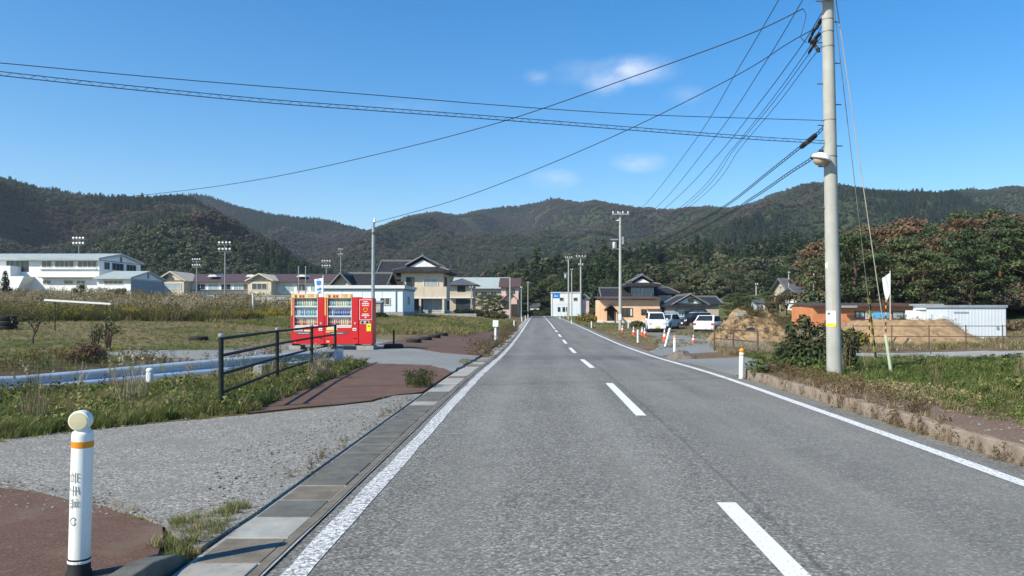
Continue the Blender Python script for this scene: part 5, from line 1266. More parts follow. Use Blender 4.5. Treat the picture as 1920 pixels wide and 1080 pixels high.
# ---------------------------------------------------------------- vending machines
m_vred = M_('machine_red', (.62, .015, .02), .32, var=.12, scale=1.5, spec=.5, dirt=(.48, .03, .03)); m_vdark = M_('machine_dark', (.03, .03, .03), .4, var=.2)
m_vor = M_('header_orange', (.80, .42, .10), .45, var=.1, scale=4); m_vcream = M_('header_cream', (.72, .60, .38), .5, var=.1, scale=4); m_vwhite = M_('machine_white', (.8, .8, .78), .4, var=.05); m_vgrey = M_('slot_grey', (.10, .12, .14), .35, var=.2); m_brownred = M_('print_red', (.45, .05, .02), .6, var=.2)
m_steel = M_('panel_steel', (.55, .55, .54), .3, .4, var=.1)
def m_cans(name, cols, seed):
    m, nt, b = _mat(name); geo = nt.nodes.new('ShaderNodeNewGeometry')
    r = ramp(nt, geo.outputs['Random Per Island'], [(i / len(cols), c) for i, c in enumerate(cols)]); r.node.color_ramp.interpolation = 'CONSTANT'
    z = nt.nodes.new('ShaderNodeSeparateXYZ'); lk(nt, coords(nt, 'Generated'), z.inputs[0])
    c = mixrgb(nt, ramp(nt, z.outputs['Z'], ((.3, 0.0), (.34, .85), (.62, .85), (.66, 0.0))), r, (.75, .76, .72)); 
    lk(nt, mixrgb(nt, .45, r, c), b.inputs['Base Color']); b.inputs['Roughness'].default_value = .3; return m
cans_a = m_cans('bottles_top', ((.55, .62, .60), (.20, .45, .30), (.65, .66, .6), (.12, .38, .62), (.5, .6, .3), (.62, .45, .2)), 1); cans_b = m_cans('bottles_mid', ((.10, .30, .55), (.15, .42, .50), (.55, .62, .6), (.25, .5, .3), (.5, .5, .55)), 2)
cans_c = m_cans('bottles_low', ((.62, .22, .08), (.6, .42, .2), (.45, .08, .05), (.6, .55, .45), (.25, .12, .07)), 3); cans_d = m_cans('bottles_blue', ((.03, .08, .35), (.05, .15, .45), (.4, .45, .6), (.08, .10, .28)), 4)
VD = 27.6; vz = PZ(648, VD)
vgz = G(PX(620, VD), VD)
def vending(label, px0, px1, ytop, header, mids, variant):
    w = (px1 - px0) / FPX * VD; zb = vz; t = thing('vending_machine', label, 'vending machine', (PX(px0, VD), VD, zb)); H = PZ(557, VD) - zb; dp = .72
    h0 = H * .36; wx0, wx1 = w * .10, w * .80; wz0, wz1 = H * .385, H * .985
    # cabinet with a real display recess
    b = MB(); b.box(0, w, .16, dp, .06, H); b.box(0, w, 0, .158, .06, wz0); b.box(0, wx0, 0, .158, wz0, H); b.box(wx1, w, 0, .158, wz0, H); b.box(wx0, wx1, 0, .158, wz1, H); b.build('cabinet', m_vred, t, bevel=.008)
    bk = MB(); bk.box(wx0 + .004, wx1 - .004, .148, .158, wz0 + .004, wz1 - .004).build('display_back', m_vwhite, t)
    rows = 3; rh = (wz1 - wz0) / rows
    for k in range(rows):
        z0 = wz0 + rh * k; MB().box(wx0 + .003, wx1 - .003, .012, .146, z0 + .003, z0 + rh * .16).build('price_shelf', m_vwhite, t, bevel=.004)
        cn = MB(); n = 13
        for i in range(n):
            u = wx0 + (wx1 - wx0) * (i + .5) / n; r = (wx1 - wx0) / n * .42; hh = rh * random.uniform(.62, .72)
            cn.lathe([(r * .9, 0), (r, .015), (r, hh * .68), (r * .75, hh * .8), (r * .42, hh * .88), (r * .42, hh)], 8, (u, .085, z0 + rh * .165))
        tag(cn.build('drink_row', mids[k], t, smooth=True), kind='stuff')
        bt = MB()
        for i in range(n): u = wx0 + (wx1 - wx0) * (i + .5) / n; bt.box(u - .012, u + .012, .004, .0118, z0 + rh * .06, z0 + rh * .1)
        tag(bt.build('button_row', m_vgrey if k else m_vred, t), kind='stuff')
    gp = MB().box(wx0 - .012, wx0 - .002, -.012, .0, wz0, wz1); gp.box(wx1 + .002, wx1 + .014, -.012, 0, wz0, wz1); gp.box(wx0, wx1, -.012, 0, wz0 - .03, wz0 - .005); gp.build('display_trim', m_vwhite, t)
    MB().box(.004, wx0 * .5, -.01, -.001, H * .62, H - .01).build('side_strip', m_vor, t)
    hd_ = MB(); hz0, hz1 = H + .003, PZ(ytop, VD) - zb; hd_.box(.02, wx1 + .02, -.02, .1, H - .05, hz1); ho = hd_.build('header_sign', m_vor, t, bevel=.01)
    MB().box(.03, w * .12, -.026, -.0215, H - .03, hz1 - .02).build('header_panel', m_vcream, ho); MB().box(w * .2, wx1 - .03, -.026, -.0215, H - .035, hz1 - .025).build('header_panel', m_vcream, ho)
    text_mesh('lettering', header, .16, m_brownred, t, Matrix.Translation((w * .60, -.0275, (H - .03 + hz1) / 2)) @ Matrix.Rotation(R(90), 4, 'X'), ex=0)
    for (u0, u1) in ((.13, .18), (.26, .33), (.35, .42)): MB().box(w * u0, w * u1, -.029, -.0265, H - .02, hz1 - .045).build('header_mark', m_brownred, t, bevel=.006)
    MB().box(w * .16, w * .66, -.012, -.001, H * .235, H * .285).build('delivery_flap', m_vgrey, t, bevel=.004)
    MB().box(w * .22, w * .55, -.016, -.0125, H * .245, H * .262).build('flap_handle', m_steel, t)
    pn = MB().box(w * .84, w * .95, -.014, -.001, H * .305, H * .36).build('coin_panel', m_vwhite, t, bevel=.004); MB().box(w * .86, w * .93, -.018, -.0145, H * .325, H * .34).build('coin_slot', m_vdark, pn)
    MB().box(w * .88, w * .93, -.012, -.001, H * .44, H * .48).build('lock', m_steel, t); MB().box(w * .86, w * .95, -.01, -.001, H * .14, H * .16).build('coin_return', m_vdark, t)
    MB().box(w * .06, w * .15, -.004, -.001, H * .07, H * .1).build('maker_plate', m_vcream, t)
    if variant == 0:
        MB().box(w * .08, w * .36, -.005, -.001, H * .295, H * .365).build('bottle_picture', m_steel, t); MB().box(w * .40, w * .62, -.005, -.001, H * .29, H * .325).build('sticker', m_vcream, t)
    else:
        MB().box(w * .06, w * .38, -.005, -.001, H * .315, H * .37).build('sticker', m_vcream, t); MB().box(w * .12, w * .36, -.008, -.0055, H * .33, H * .348).build('sticker_print', m_yel, t); MB().box(w * .04, w * .34, -.005, -.001, H * .27, H * .3).build('sticker', m_vor, t)
    for u in (.08, w - .08): MB().box(u - .06, u + .06, .05, dp - .05, 0, .058).build('foot', m_vdark, t)
    return t
vending('red drink vending machine with orange 100 header', 545.5, 607.5, 551, '100', (cans_c, cans_b, cans_a), 0)
vending('red drink vending machine beside the recycling box', 608.3, 671.5, 551, '100', (cans_c, cans_d, cans_a), 1)
w = (698.5 - 672.5) / FPX * VD; H = PZ(559, VD) - vz; t = thing('recycling_box', 'tall red bottle recycling box with white lettered panel', 'recycling bin', (PX(672.5, VD), VD, vz))
MB().box(0, w, 0, .6, .05, H).build('cabinet', m_vred, t, bevel=.01); MB().box(.025, w - .015, -.006, -.001, H * .545, H * .97).build('panel_border', m_vwhite, t); pb = MB().box(.038, w - .028, -.010, -.0065, H * .555, H * .96).build('panel', m_vred, t)
for k, (zz, ww, hh) in enumerate(((.925, .16, .035), (.885, .26, .04), (.845, .24, .035), (.665, .22, .03), (.635, .28, .035))):
    n = 5 if k else 3
    for i in range(n): u = w / 2 + (i - (n - 1) / 2) * ww / n; MB().box(u - ww / n * .4, u + ww / n * .4, -.0125, -.0105, H * zz - hh / 2, H * zz + hh / 2).build('letter', m_vwhite, pb)
rg = MB()
for k in range(3):
    a0 = R(90 + 120 * k + 12); a1 = R(90 + 120 * k + 100); pts = [(w / 2 + .07 * math.cos(a), -.0125, H * .755 + .07 * math.sin(a)) for a in np.linspace(a0, a1, 6)]; rg.tube(pts, .011, 5)
rg.build('recycling_mark', m_yel, pb); MB().prism([(w / 2 - .05, H * .605), (w / 2 + .05, H * .605), (w / 2, H * .575)], -.0125, -.0105, 'y').build('arrow', m_vwhite, pb)
st = MB().box(w * .12, w * .78, -.012, -.001, H * .455, H * .525).build('slot_plate', m_steel, t)
for u in (.28, .62): MB().lathe([(.045, 0), (.048, .006), (.04, .008)], 12, M=Matrix.Translation((w * u, -.0125, H * .49)) @ Matrix.Rotation(R(90), 4, 'X')).build('slot_hole', m_vdark, st)
MB().box(w * .58, w * .9, -.02, -.001, H * .30, H * .46).build('yellow_notice', m_yel, t, bevel=.004); MB().box(w * .66, w * .82, -.023, -.0205, H * .40, H * .42).build('notice_print', m_vdark, t)
for (px, wd, hh) in ((552, 22, .13), (605, 30, .15), (676, 16, .11), (692, 16, .11)):
    x = PX(px, VD); o = MB().box(-wd / 2 / FPX * VD, wd / 2 / FPX * VD, 0, .6, vgz - vz - .05, -.004).build('concrete_block', m_concl, bevel=.012); o.location = (x, VD + .02 if px < 670 else VD - .12, vz)
    tag(o, 'weathered concrete block under the front edge of the vending machines', 'concrete block', 'blocks under the vending machines')
    if px > 670: o.location.y = VD + .03

# ---------------------------------------------------------------- tyres, posts, flags, sign, frame
def m_tyre_():
    return M_('tyre_rubber', (.022, .021, .02), .85, var=.35, scale=9, bmp=.006, dirt=(.07, .06, .05))
m_ty = m_tyre_()
def tyre(label, x, y, R_=.32, h=.2, z=None, rot=(0, 0, 0), group=None, buried=.02):
    t = thing('tyre', label, 'tyre', (x, y, (G(x, y) - buried) if z is None else z)); t.rotation_euler = rot
    if group: t['group'] = group
    pr = [(R_ * .6, .02), (R_ * .86, 0), (R_ * .97, .03), (R_, h * .3), (R_, h * .7), (R_ * .97, h - .03), (R_ * .86, h), (R_ * .6, h - .02)]
    n = 24; mb = MB(); vs = []
    for (r, zz) in pr:
        for k in range(n): a = 2 * math.pi * k / n; vs.append((r * math.cos(a), r * math.sin(a), zz))
    m1 = len(pr); fs = [(i * n + k, i * n + (k + 1) % n, ((i + 1) % m1) * n + (k + 1) % n, ((i + 1) % m1) * n + k) for i in range(m1) for k in range(n)]
    mb.add(vs, fs); mb.build('casing', m_ty, t, smooth=2)
    for zz in (h * .4, h * .6): MB().lathe([(R_ * .995, zz - .012), (R_ * 1.015, zz - .01), (R_ * 1.015, zz + .01), (R_ * .995, zz + .012)], 24).build('tread_rib', m_ty, t)
    return t
for px, py in ((776, 646.5), (797, 640.5), (814, 636.5), (829, 632.5), (843, 629)):
    x, y = GP(px, py, -.0); tyre('old black tyre lying flat in the row along the gravel edge', x, y, .33 if px < 830 else .3, .2, group='tyres in a row along the gravel edge')
x, y = GP(738, 655, .05); tyre('black tyre lying flat with a short dark post standing in it', x, y, .36, .2)
o = thing('tyre_post', 'short dark post standing inside a tyre by the vending machines', 'post', (x, y, G(x, y))); MB().tube([(0, 0, -.1), (.01, 0, .68)], .035, 8).build('shaft', m_black, o); MB().lathe([(.04, 0), (.045, .01), (.03, .04)], 8, (.01, 0, .66)).build('cap', m_black, o)
x, y = GP(372, 634.5, .3); tyre('lone black tyre lying on the mown field', x, y, .40, .2)
D = 42; x = PX(12, D); z = G(x, D)
for k in range(3): tyre('black tyre in the stack at the edge of the field', x + .05 * (k % 2), D, .52, .26, z=z - .02 + .262 * k, group='stacked tyres at the field edge')
tyre('black tyre lying beside the tyre stack', x - 1.1, D - .2, .5, .26)
# nobori flag behind the machines and white flag on the right
m_flag = M_('flag_cloth', (.78, .80, .82), .8, var=.06); m_fblue = M_('flag_blue', (.10, .30, .62), .8, var=.1)
def flag(label, px, D, ptop, pbot, pbase, w, mats, wind=1):
    x = PX(px, D); zb = G(x, D); t = thing('flag', label, 'flag', (x, D, zb)); zt = PZ(ptop, D) - zb; z0 = PZ(pbot, D) - zb
    MB().tube([(0, 0, -.1), (0, 0, zt + .12)], .018, 8).build('pole', m_ins, t)
    n, m = 8, 12; vs = []; fs = []
    for sd in (0, .006):
        for j in range(m + 1):
            for i in range(n + 1):
                u = i / n; v = j / m; fold = .05 * math.sin(u * 6 + v * 4) * u; droop = wind * u * .12
                vs.append((-.02 - w * u * (1 - .25 * v * wind), fold + sd, zt - (zt - z0) * v - droop * (1 + v)))
    k = (n + 1) * (m + 1)
    for sd in (0, 1):
        for j in range(m):
            for i in range(n): a = sd * k + j * (n + 1) + i; fs.append((a, a + 1, a + n + 2, a + n + 1))
    cl = MB().add(vs, fs).build('cloth', mats[0], t, smooth=True)
    if len(mats) > 1:
        for (v0, v1, u0, u1) in ((.12, .32, .2, .75), (.5, .6, .2, .8), (.68, .76, .3, .7)):
            bs = []
            for j in range(5):
                for i in range(5):
                    u = u0 + (u1 - u0) * i / 4; v = v0 + (v1 - v0) * j / 4; bs.append((-.02 - w * u * (1 - .25 * v * wind), .05 * math.sin(u * 6 + v * 4) * u - .012, zt - (zt - z0) * v - wind * u * .12 * (1 + v)))
            MB().add(bs, [(j * 5 + i, j * 5 + i + 1, (j + 1) * 5 + i + 1, (j + 1) * 5 + i) for j in range(4) for i in range(4)]).build('print', mats[1], cl)
    return t
flag('white and blue banner flag behind the red vending machines', 606, 33, 521, 556, 640, .36, (m_flag, m_fblue), .5)
flag('white flag drooping on a thin pole above the orange building', 1669, 40, 512, 550, 600, .40, (m_flag,), 2.2)
for px, lab in ((1630, 'orange and black striped marker pole by the earth mound'), (1661, 'striped marker pole beside the white flag')):
    D = 36; x = PX(px, D); zb = G(x, D); t = thing('marker_pole', lab, 'marker pole', (x, D, zb)); zt = PZ(547 if px == 1630 else 560, D) - zb; n = 14
    for k in range(n): MB().tube([(0, 0, zt * k / n), (0, 0, zt * (k + 1) / n)], .032, 8).build('stripe', m_orng if k % 2 else m_black, t)
# blue road sign far ahead
D = 176; t = thing('road_sign', 'blue information sign on a grey post at the road crest', 'sign', (PX(1036, D), D, G(PX(1036, D), D))); zz = t.location.z; MB().tube([(0, 0, -.1), (0, 0, PZ(548, D) - zz)], .07, 8).build('post', m_galv, t)
m_sblue = M_('sign_blue', (.02, .20, .62), .4, var=.05); pl = MB().box(.05, 1.72, -.09, -.05, PZ(559.5, D) - zz, PZ(549, D) - zz).build('panel', m_sblue, t); zc = PZ(554, D) - zz
MB().box(.45, .6, -.1, -.091, zc - .35, zc + .3).build('arrow', m_sign, pl); MB().prism([(.35, zc + .05), (.7, zc + .05), (.525, zc + .42)], -.1, -.092, 'y').build('arrow', m_sign, pl); MB().box(.6, 1.3, -.1, -.091, zc - .2, zc - .06).build('arrow', m_sign, pl)
# white plank on two stakes in the field
D = 40; x0, x1 = PX(103, D), PX(199, D); t = thing('plank_frame', 'white plank laid across two thin stakes in the field', 'frame', (x0, D, G(x0, D))); z0 = t.location.z
MB().tube([(0, 0, -.1), (0, 0, PZ(566, D) - z0)], .03, 6).build('stake', m_wood, t); MB().tube([(x1 - x0, 0, -.1), (x1 - x0 + .02, 0, PZ(572, D) - z0)], .03, 6).build('stake', m_wood, t)
a, b = Vector((PX(85, D) - x0, 0, PZ(564, D) - z0)), Vector((PX(209, D) - x0, 0, PZ(571.5, D) - z0)); d = b - a
MB().add([a + Vector((0, q, r)) for q, r in ((-.1, 0), (.1, 0), (.1, .09), (-.1, .09))] + [b + Vector((0, q, r)) for q, r in ((-.1, 0), (.1, 0), (.1, .09), (-.1, .09))], ((0,1,2,3), (4,7,6,5), (0,4,5,1), (1,5,6,2), (2,6,7,3), (3,7,4,0))).build('plank', m_trimw, t)
D = 70; x = PX(474, D); t = thing('field_post', 'white post at the edge of the tall dry grass', 'post', (x, D, G(x, D))); MB().tube([(0, 0, -.1), (0, 0, PZ(551, D) - t.location.z)], .07, 8).build('shaft', m_boll, t); MB().lathe([(.16, 0), (.17, .05), (.1, .2)], 10).build('foot_stone', m_conc, t)
# traffic cones
m_cone = M_('cone_red', (.75, .09, .03), .45, var=.12, scale=8, dirt=(.5, .12, .08))
def cone(label, px, py, H=.62, white=False):
    x, D = GP(px, py, -.25); z = G(x, D); t = thing('traffic_cone', label, 'traffic cone', (x, D, z))
    MB().box(-H * .26, H * .26, -H * .26, H * .26, 0, .035).build('base', m_cone, t, bevel=.01); prof = lambda a, b, o=0: [(H * (.2 - .165 * a) + o, H * a), (H * (.2 - .165 * b) + o, H * b)]
    MB().lathe(prof(.05, .42), 18).build('body', m_cone, t, smooth=2); MB().lathe(prof(.421, .66), 18).build('white_band', m_ins, t, smooth=2); MB().lathe(prof(.661, .78), 18).build('red_band', m_cone if not white else m_ins, t, smooth=2); MB().lathe(prof(.781, 1.0), 18).build('tip', m_ins, t, smooth=2); return t
cone('red and white traffic cone at the foot of the concrete pole', 1167, 624, .6); cone('red traffic cone with white bands between pole and van', 1188, 629, .62); cone('red and white traffic cone by the white van bumper', 1209, 632, .62); cone('mostly white traffic cone leaning near the van', 1204, 629, .6, True)
cone('large red traffic cone standing alone before the white van', 1246, 640.5, .7); cone('small traffic cone half hidden in the dry grass', 1300, 645, .5)
# rubble lump and earth mounds
LUMPV = {}
def lump(name, label, cat, x, y, sx, sy, h, mat, seed, n=48, m=24, pw=1.0, fx=2.0, amp=.25, flat=None, kind=None):
    a = np.linspace(0, 2 * np.pi, n, endpoint=False); r = np.linspace(0, 1, m); V = []
    for rr in r:
        q = sx * rr * np.cos(a); w = sy * rr * np.sin(a)
        bo = 1 + .12 * (vnoise(np.cos(a) * 2 + 5, np.sin(a) * 2 + 5, seed) - .5) * 2
        hz = h * (1 - rr ** 2.0) ** pw if flat is None else h * np.clip((1 - rr) / flat, 0, 1)
        hz = hz * (1 + amp * (fbm((x + q) * fx, (y + w) * fx, seed) - .5) * 2) + amp * .42 * h * (fbm((x + q) * fx * 5, (y + w) * fx * 5, seed + 3, 5) - .5)
        V.append(np.stack([q * bo, w * bo, hz + g(x + q * bo, y + w * bo) - G(x, y) - .05 * (rr > .9)], 1))
    V = np.concatenate(V); F = []
    for i in range(m - 1):
        for k in range(n): F.append((i * n + k, i * n + (k + 1) % n, (i + 1) * n + (k + 1) % n, (i + 1) * n + k))
    LUMPV[label] = V + np.array([x, y, G(x, y)])
    o = link(name, np_mesh(name, V, F, mat, True), None, (x, y, G(x, y))); tag(o, label, cat, kind=kind); return o
m_earth = M_('earth', (.33, .225, .13), .95, var=.4, scale=3.5, spec=.1, bmp=.03, dirt=(.24, .16, .095)); m_rub = M_('rubble', (.20, .17, .14), .95, var=.35, scale=7, spec=.1, bmp=.03, dirt=(.11, .09, .07))
x, D = GP(1270, 668, -.06); lump('rubble_lump', 'low lump of broken concrete and soil around the roadside bollard', 'rubble', x + .05, D, .62, .5, .24, m_rub, 5, amp=.6, fx=4)
D = 44; lump('earth_mound', 'brown mound of excavated earth behind the short pipe railing', 'mound', PX(1415, D), D, 2.9, 4.2, 1.42, m_earth, 8, 150, 70, flat=.62, fx=.8, amp=.5)
D = 41; lump('earth_mound', 'brown flat topped earth mound in front of the white container', 'mound', PX(1690, D), D, 4.3, 4.0, 1.12, m_earth, 9, 170, 76, flat=.45, fx=.8, amp=.2)
x, D = GP(1405, 652, 0); t = lump('rubble_lump', 'dark heap of soil behind the short pipe railing', 'rubble', x, D + 3, .8, .5, .35, m_rub, 15, amp=.5, fx=3)
MB_ = MB().box(-.22, .22, -.18, .18, -.03, .2); o = MB_.build('white_rock', m_concl, bevel=.06); D = 41; x = PX(1386, D); o.location = (x, D, G(x, D) + 1.42); tag(o, 'pale rock sitting on the left earth mound', 'rock')
# ---------------------------------------------------------------- parked vehicles
m_cwhite = M_('car_white', (.80, .81, .82), .22, var=.03, spec=.5); m_cblack = M_('car_black', (.015, .016, .02), .15, var=.1, spec=.6); m_cglass = M_glass('car_glass', (.02, .025, .03), .05)
m_tail = M_('tail_light', (.45, .02, .02), .2, var=.1); m_head = M_glass('head_light', (.5, .52, .52), .1); m_plate = M_('plate_yellow', (.75, .68, .10), .4, var=.05); m_rim = M_('wheel_rim', (.5, .5, .5), .35, .5, var=.1)
def car(label, loc, rz, prof, cabin, w, paint, wheels, wr=.27, plate=None, name='parked_car', rear=False, cat='car', glass_front=None):
    """prof: lower body side outline (y,z), nose at -y; cabin: greenhouse outline (y,z) narrowing towards the roof"""
    t = thing(name, label, cat, loc, rz); hw = w / 2
    def shell(pts, w0, w1, zlo, zhi, nm, mat, bev=.05):
        vs = []; n = len(pts)
        for s in (-1, 1):
            for (y, z) in pts: f = 0 if zhi == zlo else max(0, min(1, (z - zlo) / (zhi - zlo))); vs.append((s * (w0 + (w1 - w0) * f), y, z))
        fs = [tuple(range(n)), tuple(range(2 * n - 1, n - 1, -1))] + [(i, n + i, n + (i + 1) % n, (i + 1) % n) for i in range(n)]
        return MB().add(vs, fs).build(nm, mat, t, bevel=bev, smooth=2)
    body = shell(prof, hw * .97, hw, min(p[1] for p in prof), min(p[1] for p in prof) + .25, 'body', paint, .06)
    zlo, zhi = min(p[1] for p in cabin), max(p[1] for p in cabin)
    shell(cabin, hw * .97, hw * .80, zlo, zhi, 'cabin', paint, .05)
    # windscreen, rear window and side windows laid just proud of the cabin panels
    y0b, y0t, y1t, y1b = cabin[0], cabin[1], cabin[2], cabin[3]
    def quad(p, q, in0, in1, nm, out):
        (ya, za), (yb, zb) = p, q; v = []
        for (f, inn) in ((.10, in0), (.90, in1)):
            y, z = ya + (yb - ya) * f, za + (zb - za) * f; hwz = hw * .97 + (hw * .80 - hw * .97) * (z - zlo) / (zhi - zlo)
            v += [(-hwz * inn, y + out[0], z + out[1]), (hwz * inn, y + out[0], z + out[1])]
        v2 = [(a, b - out[0] * .6, c - out[1] * .6) for a, b, c in v]
        return MB().add(v + v2, ((0,1,3,2), (4,6,7,5), (0,4,5,1), (1,5,7,3), (3,7,6,2), (2,6,4,0))).build(nm, m_cglass, t)
    quad(y0b, y0t, .88, .84, 'windscreen', (-.012, .008)); quad(y1b, y1t, .86, .8, 'rear_window', (.012, .008))
    for s in (-1, 1):
        n = 2
        for k in range(n):
            v = []
            for f in (.14, .86):
                z = zlo + (zhi - zlo) * f; ya = y0b[0] + (y0t[0] - y0b[0]) * f + .1; yb = y1b[0] + (y1t[0] - y1b[0]) * f - .1; m0, m1_ = ya + (yb - ya) * (k / n) + (.03 if k else 0), ya + (yb - ya) * ((k + 1) / n) - (0 if k else .03)
                hx = s * (hw * .97 + (hw * .80 - hw * .97) * f + .008); v += [(hx, m0, z), (hx, m1_, z)]
            v2 = [(a - s * .012, b, c) for a, b, c in v]
            MB().add(v + v2, ((0,1,3,2), (4,6,7,5), (0,4,5,1), (1,5,7,3), (3,7,6,2), (2,6,4,0))).build('side_window', m_cglass, t)
        MB().box(s * (hw + .02), s * (hw + .15), y0b[0] + .12, y0b[0] + .22, zlo + .02, zlo + .15).build('wing_mirror', paint, t, bevel=.02)
    yn, yt = min(p[0] for p in prof), max(p[0] for p in prof)
    for y in wheels:
        for s in (-1, 1):
            Mx = Matrix.Translation((s * (hw - .09), y, wr)) @ Matrix.Rotation(R(90), 4, 'Y')
            wv = MB().lathe([(wr * .7, -.09), (wr * .95, -.09), (wr, -.06), (wr, .06), (wr * .95, .09), (wr * .7, .09)], 20, M=Mx).build('wheel', m_ty, t, smooth=2)
            MB().lathe([(wr * .72, -.1), (wr * .66, -.103), (wr * .3, -.1), (wr * .2, .1), (wr * .66, .103), (wr * .72, .1)], 16, M=Mx).build('rim', m_rim, wv)
            Ma = Matrix.Translation((s * (hw + .004), y, wr)) @ Matrix.Rotation(R(90), 4, 'Y'); MB().lathe([(wr * 1.22, -.01), (wr * 1.22, .003)], 20, M=Ma).build('wheel_arch', m_black, t)
            wv.location.x = s * .035
    zl = max(p[1] for p in prof) * .72
    for s in (-1, 1):
        MB().box(s * hw * .58, s * hw * .93, yn - .012, yn + .06, zl - .1, zl + .08).build('headlight', m_head, t, bevel=.02); MB().box(s * hw * .72, s * hw * .96, yt - .05, yt + .012, zl - .06, zl + .16).build('tail_light', m_tail, t, bevel=.02)
    e = yt if rear else yn; sg = 1 if rear else -1
    MB().box(-.165, .165, min(e, e + sg * .03), max(e, e + sg * .03), zl - .36, zl - .20).build('number_plate', plate or m_sign, t)
    MB().box(-hw * .9, hw * .9, min(e, e + sg * .02), max(e, e + sg * .02), .2, .3).build('bumper_grille', m_black, t); MB().box(-hw * .9, hw * .9, yn + .1, yt - .1, .12, .24).build('underbody', m_black, t)
    return t
x, D = GP(1229, 620, -.25); D = 63; x = PX(1229, D)
car('white kei van with yellow plate parked nose on to the road', (x, D, G(x, D)), R(-4), [(-1.62, .22), (-1.66, .55), (-1.6, .86), (-1.3, .98), (1.6, 1.0), (1.66, .6), (1.62, .22)], [(-1.34, .96), (-.62, 1.58), (1.45, 1.64), (1.64, .98)], 1.48, m_cwhite, (-1.05, 1.1), .27, m_plate, 'parked_van', cat='van')
x = PX(1331, 62); car('white hatchback parked with its tail towards the road', (x, 62, G(x, 62)), R(152), [(-1.95, .2), (-1.98, .5), (-1.85, .68), (-.95, .84), (1.75, .92), (1.88, .6), (1.82, .2)], [(-.95, .82), (-.2, 1.36), (1.1, 1.4), (1.72, .9)], 1.66, m_cwhite, (-1.2, 1.2), .29, None, rear=True)
x = PX(1305, 80); car('black car with white roof parked by the grey house', (x, 80, G(x, 80)), R(-70), [(-1.62, .22), (-1.66, .55), (-1.5, .9), (-1.0, 1.0), (1.6, 1.02), (1.66, .6), (1.62, .22)], [(-1.0, .98), (-.55, 1.5), (1.35, 1.52), (1.62, 1.0)], 1.48, m_cblack, (-1.05, 1.1), .28)
for o in bpy.data.objects:
    if o.get('label') == 'black car with white roof parked by the grey house':
        MB().box(-.52, .52, -.5, 1.3, 1.525, 1.56).build('roof_panel', m_cwhite, o, bevel=.02)
x = PX(1251, 72); car('pale blue car half hidden behind the white van', (x, 72, G(x, 72)), R(-30), [(-1.62, .22), (-1.66, .5), (-1.5, .75), (-.9, .85), (1.6, .9), (1.66, .6), (1.62, .22)], [(-.9, .83), (-.3, 1.38), (1.2, 1.42), (1.6, .88)], 1.5, M_('car_blue', (.35, .45, .5), .2, var=.05), (-1.05, 1.1), .27)
# ---------------------------------------------------------------- trees one can tell apart
m_bark = M_('bark', (.085, .06, .045), .95, var=.35, scale=6, bmp=.02); m_barkr = M_('bark_red', (.15, .085, .055), .95, var=.35, scale=6, bmp=.02)
m_pine = M_leaf('pine_needles', ((.048, .07, .028), (.062, .088, .034), (.08, .104, .04), (.10, .116, .05), (.112, .112, .056)), trans=.12)
m_pineb = M_leaf('pine_needles_browning', ((.145, .09, .052), (.125, .096, .05), (.105, .095, .048)), trans=.12)
m_ced2 = M_leaf('cedar_needles_near', ((.034, .056, .026), (.046, .07, .032), (.064, .09, .04)), trans=.1)
m_brd2 = M_leaf('broad_leaves_near', ((.055, .08, .028), (.07, .095, .032), (.088, .10, .038), (.11, .092, .045), (.12, .08, .05)), trans=.2)
m_bush = M_leaf('bush_leaves', ((.055, .07, .03), (.07, .08, .034)), trans=.2); m_yelb = M_leaf('hedge_yellow', ((.16, .15, .03), (.20, .17, .035)), trans=.25); m_dkb = M_leaf('bush_dark', ((.02, .032, .014), (.03, .042, .018)), trans=.15)
def trunk_mesh(name, pts, rad, limbs, mat):
    mb = MB(); mb.tube(pts, rad, 7)
    for (p, r) in limbs: mb.tube(p, r, 5)
    me = bpy.data.meshes.new(name); me.from_pydata(mb.v, [], mb.f); me.materials.append(mat); me.shade_smooth(); return me
def pine_parts(seed, mat, H=10.0, n=2600):
    r = random.Random(seed); pts = []; x = y = 0
    for i in range(6): pts.append((x, y, H * .9 * i / 5)); x += r.uniform(-.35, .35); y += r.uniform(-.35, .35)
    limbs = []; cent = []; rad = []
    for k in range(15):
        f = .2 + .76 * (k / 14); z = H * f; i = min(4, int(f / .9 * 5)); b = Vector(pts[i]).lerp(Vector(pts[i + 1]), min(1, f / .9 * 5 - i)); a = k * 2.4 + r.uniform(-.5, .5); L = H * (.36 - .24 * abs(f - .5) * 1.3) * r.uniform(.7, 1.15) * (1.15 - .75 * max(0, f - .55) * 2)
        e = b + Vector((math.cos(a) * L, math.sin(a) * L, L * r.uniform(.05, .35))); limbs.append(([b, b.lerp(e, .5) + Vector((0, 0, .15)), e], [.09, .06, .025]))
        for q in range(2):
            c = b.lerp(e, .62 + .38 * q) + Vector((r.uniform(-.3, .3), r.uniform(-.3, .3), .2)); s = H * r.uniform(.085, .14); cent.append(tuple(c)); rad.append((s * 1.3, s * 1.3, s * .42))
    cent.append((pts[-1][0], pts[-1][1], H * .96)); rad.append((H * .11, H * .11, H * .06))
    return trunk_mesh('pine_trunk', pts, [.24, .2, .17, .13, .09, .05], limbs, m_barkr), np_mesh('pine_crown', *leafcloud(cent, rad, n, .26, seed=seed, shell=.35), mat)
def cedar_parts(seed, H=13.0):
    return trunk_mesh('cedar_trunk', [(0, 0, 0), (.05, 0, H * .5), (0, .05, H * .95)], [.25, .16, .03], [], m_bark), np_mesh('cedar_crown', *cedar_leaves(seed + 30, 1100, H, .19, .036), m_ced2)
